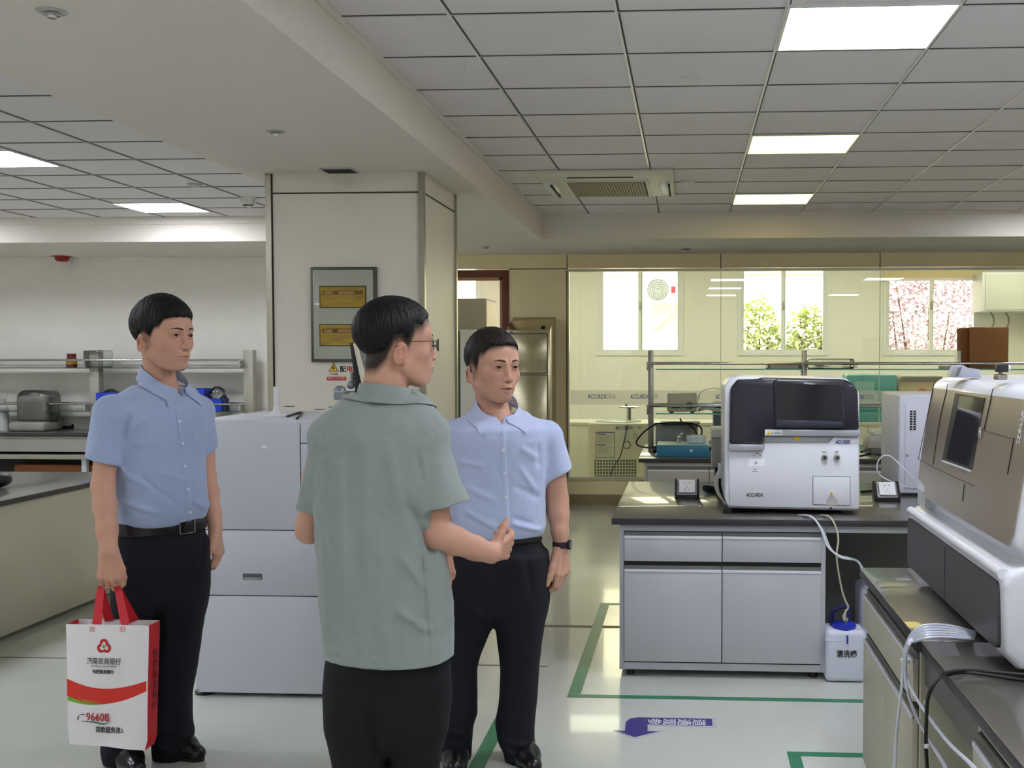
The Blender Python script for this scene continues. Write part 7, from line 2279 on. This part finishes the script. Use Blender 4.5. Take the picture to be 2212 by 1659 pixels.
# ------------------------------------------------------------------ middle man (seen from behind)
def hem2(m_, p):
    """straight hem rising towards the side slit"""
    q_ = [m_.T(*v) for v in ((690, 1428, 0), (740, 1440, -.08), (800, 1447, -.11), (870, 1442, -.11), (940, 1424, -.06), (985, 1406, 0))]
    xs_ = np.linspace(q_[0][0], q_[-1][0], 60)
    zz_ = np.convolve(np.pad(np.interp(xs_, [v[0] for v in q_], [v[2] for v in q_]), 6, mode='edge'), np.ones(13) / 13, 'valid')
    return (np.interp(p[:, 0], xs_, zz_) - p[:, 2]).astype(F32)
mid = dict(
    head=(857, 742, .0), hs=1.12, hyaw=R_(107), hpitch=R_(0), hcol=(lin(32 / 255), lin(27 / 255), lin(25 / 255)), fat=.0,
    neck=(832, 872, .0), nr=.064, nopen=(858, 815, .0),
    torso=[(1470, 700, 976), (1440, 698, 978), (1400, 697, 979), (1300, 690, 972), (1200, 685, 962), (1100, 680, 950), (1000, 674, 950), (950, 678, 955), (915, 692, 948), (890, 715, 925), (866, 760, 895)],
    tr=.62, byaw=R_(158), tn=2.3, sres=.0045,
    yoke=[(712, 938, .04), (770, 900, .01), (830, 886, .0), (890, 900, -.02), (930, 932, -.05)], yr=[.050, .052, .050, .052, .056],
    arms=[dict(sh=(925, 950, -.05), el=(944, 1154, -.08), wr=(1060, 1196, -.02), tl=.74, D=(.62, .75, .08), N=(-.35, .25, .85), S=(.15, -.25, .95), curls=((30, 45, 30), (35, 50, 35), (40, 55, 40), (45, 55, 40)), thumb=(.80, .50, .02), s=1.05, tcurl=5, r=(.048, .042, .043, .031)),
          dict(sh=(705, 950, .06), el=(668, 1145, .10), wr=(735, 1120, .26), D=(.6, .7, .3), N=(.3, -.3, .8), S=(-.5, .3, .6), curl=(20, 30, 20), s=1.0, r=(.048, .040, .040, .028))],
    line=dict(front=.064, temple=.040, burn=-.010, nape=-.074), hair=dict(tlen=.032, thick=.006, top=.003, seed=9.0, recede=.004, spikes=[]), fade=.026,
    hmat=M_hair, browt=.0036, gaze=.0,
    sleeves=[dict(a=(914, 955, -.05), b=(958, 1096, -.075), ra=.070, rb=.088, n1=(905, 1117), n2=(1025, 1085)), dict(a=(708, 955, .05), b=(676, 1098, .085), ra=.054, rb=.052, n1=(642, 1107), n2=(690, 1107))],
    smat=M_s2, cmat=M_s2, ripple=.005, seed=5.1, hemf=hem2,
    folds=[((790, 920), (800, 1300), .022, .006), ((735, 950), (745, 1350), .018, .006), ((840, 930), (860, 1100), .018, .006), ((895, 950), (912, 1040), .010, -.005), ((870, 1060), (940, 1200), .016, -.010), ((905, 1150), (925, 1400), .006, -.006),
           ((850, 1290), (930, 1345), .014, .008), ((860, 1180), (925, 1260), .014, .006), ((820, 1100), (835, 1400), .024, .006), ((700, 1100), (705, 1400), .014, .005), ((905, 1120), (935, 1200), .012, -.006)],
    collar=dict(c=(838, 838, .005), R=.076, yaw=R_(128), lb=.056, lf=.07, gap=R_(26), fdrop=.02, flare=.014, ell=1.14, point=.03, tilt=.02, rise=.016, stand=.03),
    pelvis=[(1380, 722, 952), (1440, 708, 966), (1500, 704, 966), (1560, 708, 960), (1620, 716, 950)], pr=.54, pyaw=R_(158), pdy=.0,
    core=.05, legs=[[(1430, 716, 842), (1500, 708, 842), (1560, 709, 842), (1660, 716, 838), (1760, 722, 826), (1850, 726, 816)],
          [(1430, 832, 958), (1500, 832, 965), (1560, 834, 960), (1660, 836, 950), (1760, 844, 942), (1850, 850, 938)]],
    lfolds=[((800, 1480), (806, 1640), .012, -.010), ((830, 1560), (900, 1500), .016, .007)],
    tmat=M_t2, legr=1.0,
    shoes=[((0, 0, 0), (0, 0, 0))],
)
m2 = Man(850, 3.29)
mid['shoes'] = [((m2.T(770, 1659)[0], .0, 0), (m2.T(800, 1659)[0], .16, 0)), ((m2.T(893, 1659)[0], .0, 0), (m2.T(930, 1659)[0], .15, 0))]
m2, X2, man2, sh2, on2 = build_man(850, 3.29, 'man with glasses in a grey-green shirt seen from behind, gesturing', mid)
# glasses
gl = MB()
def H2(x, y, z): return Vector(X2.fwd([[x, y, z]])[0])
fr_ = local_part('glasses', MB().tube([H2(.0, -.112, .006), H2(-.012, -.110, .008)], .0012, smooth=1).tube([H2(.0, -.112, .006), H2(.012, -.110, .008)], .0012, smooth=1), mat('frame_gunmetal', (70, 62, 58), rough=.3, metal=.8, vary=.03), man2)
for sx in (-1, 1):
    pts = []
    for k in range(29):
        a = 2 * math.pi * k / 28
        r = (abs(math.cos(a)) ** 3 + abs(math.sin(a)) ** 3) ** (-1 / 3)
        x = .034 + .023 * r * math.cos(a); z = -.004 + .0165 * r * math.sin(a)
        pts.append(H2(sx * x, -.110 + .012 * ((x - .01) / .05) ** 2, z))
    rim = local_part('rim', MB().tube(pts, .0012, smooth=1), MATS['frame_gunmetal'], fr_)
    lens = MB(); lens.prism(pts[:-1], (X2.fwd([[0, -.0008, 0]])[0] - X2.fwd([[0, 0, 0]])[0]).tolist())
    local_part('lens', lens, M_wglass, fr_)
    local_part('temple_arm', MB().tube([H2(sx * .058, -.098, .006), H2(sx * .074, -.06, .006), H2(sx * .083, -.005, .004), H2(sx * .084, .012, .000), H2(sx * .081, .03, -.012)], .0013, smooth=4), MATS['frame_gunmetal'], fr_)
    local_part('nose_pad', MB().sphere(H2(sx * .011, -.106, -.006), .003, 8), MATS['frame_gunmetal'], fr_)

# ------------------------------------------------------------------ the carrier bag
hw = m1.M @ Vector(m1.T(238, 1262, -.19))
BY_ = hw.y - .055
def Bg(px_, py_, dy=0.0): q_ = P(px_, py_, Y=BY_); return Vector((q_.x, BY_ + dy, q_.z))
DB = .078
bag = thing('carrier_bag', 'white and red carrier bag with a bank emblem, held by the left man', 'bag', tuple(Bg(235, 1615, .05)))
M_bagw = mat('bag_white', (236, 232, 234), rough=.55, bump=.04, bscale=300, vary=.03, vscale=5)
M_bagr = mat('bag_red', (200, 24, 38), rough=.55, bump=.04, bscale=300, vary=.05, vscale=5)
M_bagg = mat('bag_green', (110, 176, 40), rough=.5, vary=.03)
M_bago = mat('bag_red_band', (216, 48, 36), rough=.5, vary=.03)
def fedge(t, side):
    """front face edges from top (t=0) to bottom (t=1)"""
    xl = 143 + 5 * t + (4 * max(0, t - .85) / .15 if t > .85 else 0); xr = 322 - 4 * t - (6 * max(0, t - .93) / .07 if t > .93 else 0)
    return (xl, xr)[side]
rows = []
NR = 24
for i in range(NR + 1):
    t = i / NR; row = []
    for j in range(17):
        u = j / 16
        xl, xr = fedge(t, 0), fedge(t, 1)
        px_ = xl + (xr - xl) * u; py_ = 1348 + 3 * u + (1602 - 1348) * t + (12 * u + 4) * t
        bulge = -.012 * math.sin(math.pi * u) * math.sin(math.pi * min(1, t * 1.05)) + .004 * math.sin(u * 9 + t * 4) * t
        row.append(Bg(px_, py_, bulge))
    rows.append(row)
def inset(rs, dy, taper=.0): return [[p_ + Vector((0, dy * (1 - taper * (k / (len(rs) - 1))), 0)) for p_ in r_] for k, r_ in enumerate(rs)]
def thick(mb, th):
    bmesh.ops.recalc_face_normals(mb.bm, faces=mb.bm.faces)
    bmesh.ops.solidify(mb.bm, geom=list(mb.bm.faces), thickness=th); return mb
front = part('front_panel', thick(MB().grid(rows), .0015), M_bagw, bag, smooth=60)
back = inset(rows, DB, .12)
part('back_panel', thick(MB().grid(back), .0015), M_bagw, bag, smooth=60)
for j, dx_ in ((16, 1), (0, -1)):
    sr = []
    for k in range(NR + 1):
        a_, b_ = rows[k][j], back[k][j]; mdl = (a_ + b_) / 2 + Vector((.006 * dx_ * math.sin(math.pi * k / NR), 0, 0))
        sr.append([a_, a_.lerp(mdl, .5), mdl, b_.lerp(mdl, .5), b_])
    sp_ = part('gusset', thick(MB().grid(sr), .0015), M_bagr, bag, smooth=60)
    if dx_ == 1:
        for i_, ch in enumerate('快捷服务银行'):
            k = 6 + i_ * 2.1; q_ = sr[int(k)][2]
            text_mesh(ch, .034, mat('maroon_print', (120, 18, 34), rough=.6, vary=.02), 'lettering', sp_, (q_.x + .0022, q_.y, q_.z), (0.05, 1, 0), (0, 0, 1), bold=.0006)
part('base', thick(MB().grid([rows[-1], back[-1]]), .0015), M_bagw, bag)
def surf(px_, py_, d_=-.0022):
    """point on the bulging front"""
    t = min(1, max(0, (py_ - 1350) / 262)); u = min(1, max(0, (px_ - fedge(t, 0)) / (fedge(t, 1) - fedge(t, 0))))
    bulge = -.012 * math.sin(math.pi * u) * math.sin(math.pi * min(1, t * 1.05)) + .004 * math.sin(u * 9 + t * 4) * t
    return Bg(px_, py_, bulge + d_)
def band(fn0, fn1, x0_, x1_, m_, name, d_=-.0025, n_=20):
    r0, r1, r2 = [], [], []
    for k in range(n_ + 1):
        x_ = x0_ + (x1_ - x0_) * k / n_
        r0.append(surf(x_, fn0(x_), d_)); r1.append(surf(x_, (fn0(x_) + fn1(x_)) / 2, d_)); r2.append(surf(x_, fn1(x_), d_))
    return part(name, MB().grid([r0, r1, r2]), m_, front, smooth=60)
band(lambda x_: 1464.5 + 21 * math.sin(math.pi * (x_ - 140) / 195) - .0 * x_, lambda x_: 1497 + 24 * math.sin(math.pi * min(1, (x_ - 130) / 205)) - .00075 * (x_ - 144) ** 2 * .5, 145, 317.5, M_bago, 'red_band')
band(lambda x_: 1495 + 20 * math.sin(math.pi * (x_ - 135) / 215), lambda x_: 1510 + 13 * math.sin(math.pi * (x_ - 135) / 180) - .0012 * (x_ - 146) ** 2 * .45, 146.5, 246, M_bagg, 'green_band', -.0024)
# emblem: three interlocking rounded loops round a small green centre
ec = surf(228, 1395, -.004)
em = MB(); sc_ = .0285
for k in range(3):
    a0 = math.radians(90 + 120 * k)
    cc_ = Vector((math.cos(a0) * sc_ * .40, 0, math.sin(a0) * sc_ * .40))
    for q_ in range(22):
        t0 = a0 - 2.2 + 3.9 * q_ / 22; t1 = a0 - 2.2 + 3.9 * (q_ + 1) / 22
        ro, ri = sc_ * .58, sc_ * .24
        em.quad(*[ec + cc_ + Vector((math.cos(t_) * r_ * 0.92, 0, math.sin(t_) * r_)) for t_, r_ in ((t0, ri), (t1, ri), (t1, ro), (t0, ro))])
part('emblem', em, M_inkred, front)
part('emblem_centre', MB().prism([ec + Vector((-.006, -.0006, 0)), ec + Vector((0, -.0006, .007)), ec + Vector((.006, -.0006, 0)), ec + Vector((0, -.0006, -.007))], (0, -.0004, 0)), M_bagg, front)
def btext(s_, px_, py_, size, m_, **kw):
    q_ = surf(px_, py_, -.0045)
    return text_mesh(s_, size, m_, 'lettering', front, q_, (1, 0, -.012), (0, 0, 1), **kw)
btext('济南农商银行', 229, 1427, .0265, M_inkblack, squeeze=.80)
btext('Jinan Rural Commercial Bank', 229, 1436.5, .0085, M_inkgrey, squeeze=.95)
btext('快捷服务银行', 228, 1449, .0155, M_inkblack, squeeze=.85, bold=.0003)
btext('96608', 214, 1548, .040, mat('print_crimson', (176, 30, 36), rough=.5, vary=.02), squeeze=.86, bold=.0004)
btext('贷款服务送到家', 246, 1577, .0235, M_inkblack, squeeze=.80, bold=.0003)
part('swoosh', MB().tube([surf(179, 1556, -.004), surf(205, 1558, -.004), surf(226, 1563, -.004), surf(241, 1557, -.004)], lambda t: .0005 + .0018 * math.sin(math.pi * t)), mat('swoosh_green', (30, 110, 80), rough=.5, vary=.02), front)
part('receiver_mark', MB().tube([surf(171, 1552, -.004), surf(173, 1545, -.004), surf(178, 1541, -.004), surf(186, 1541, -.004)], lambda t: .0006 + .0012 * abs(math.cos(math.pi * t))), M_inkblack, front)
for px_ in (200, 265):
    part('stitched_patch', MB().prism([surf(px_ - 5, 1364, -.003), surf(px_ + 5, 1364, -.003), surf(px_ + 5, 1353, -.003), surf(px_ - 5, 1353, -.003)], (0, -.0004, 0)), mat('patch_pink', (226, 176, 172), rough=.6, vary=.04), front)
# handles: two straps, front and back
gp = hw + Vector((0, -.002, -.012))
def strap(px0, px1, dy, tag_):
    a_, b_ = Bg(px0, 1352, dy), Bg(px1, 1352, dy)
    h1, h2 = gp + Vector((-.032, 0, -.004)), gp + Vector((.03, 0, -.006))
    pts = catmull([a_, a_.lerp(h1, .5) + Vector((-.001, 0, 0)), h1, gp + Vector((-.012, 0, .008)), gp + Vector((.012, 0, .008)), h2, b_.lerp(h2, .5) + Vector((.0, 0, 0)), b_], 6)
    l_, r_ = [], []
    n_ = len(pts)
    for i, q_ in enumerate(pts):
        t = i / (n_ - 1); w_ = .0175 * (.55 + .45 * abs(2 * t - 1) ** .7)
        tn = (pts[min(i + 1, n_ - 1)] - pts[max(i - 1, 0)]).normalized()
        sdv = tn.cross(Vector((0, 1, 0))).normalized()
        if abs(2 * t - 1) < .35: sdv = Vector((0, 1, 0)) * .7 + sdv * .2
        l_.append(q_ - sdv * w_); r_.append(q_ + sdv * w_)
    part('strap', thick(MB().grid([l_, r_]), .0016), M_bagr, bag, smooth=60)
strap(209, 272, .0, 'f'); strap(213, 268, DB - .004, 'b')
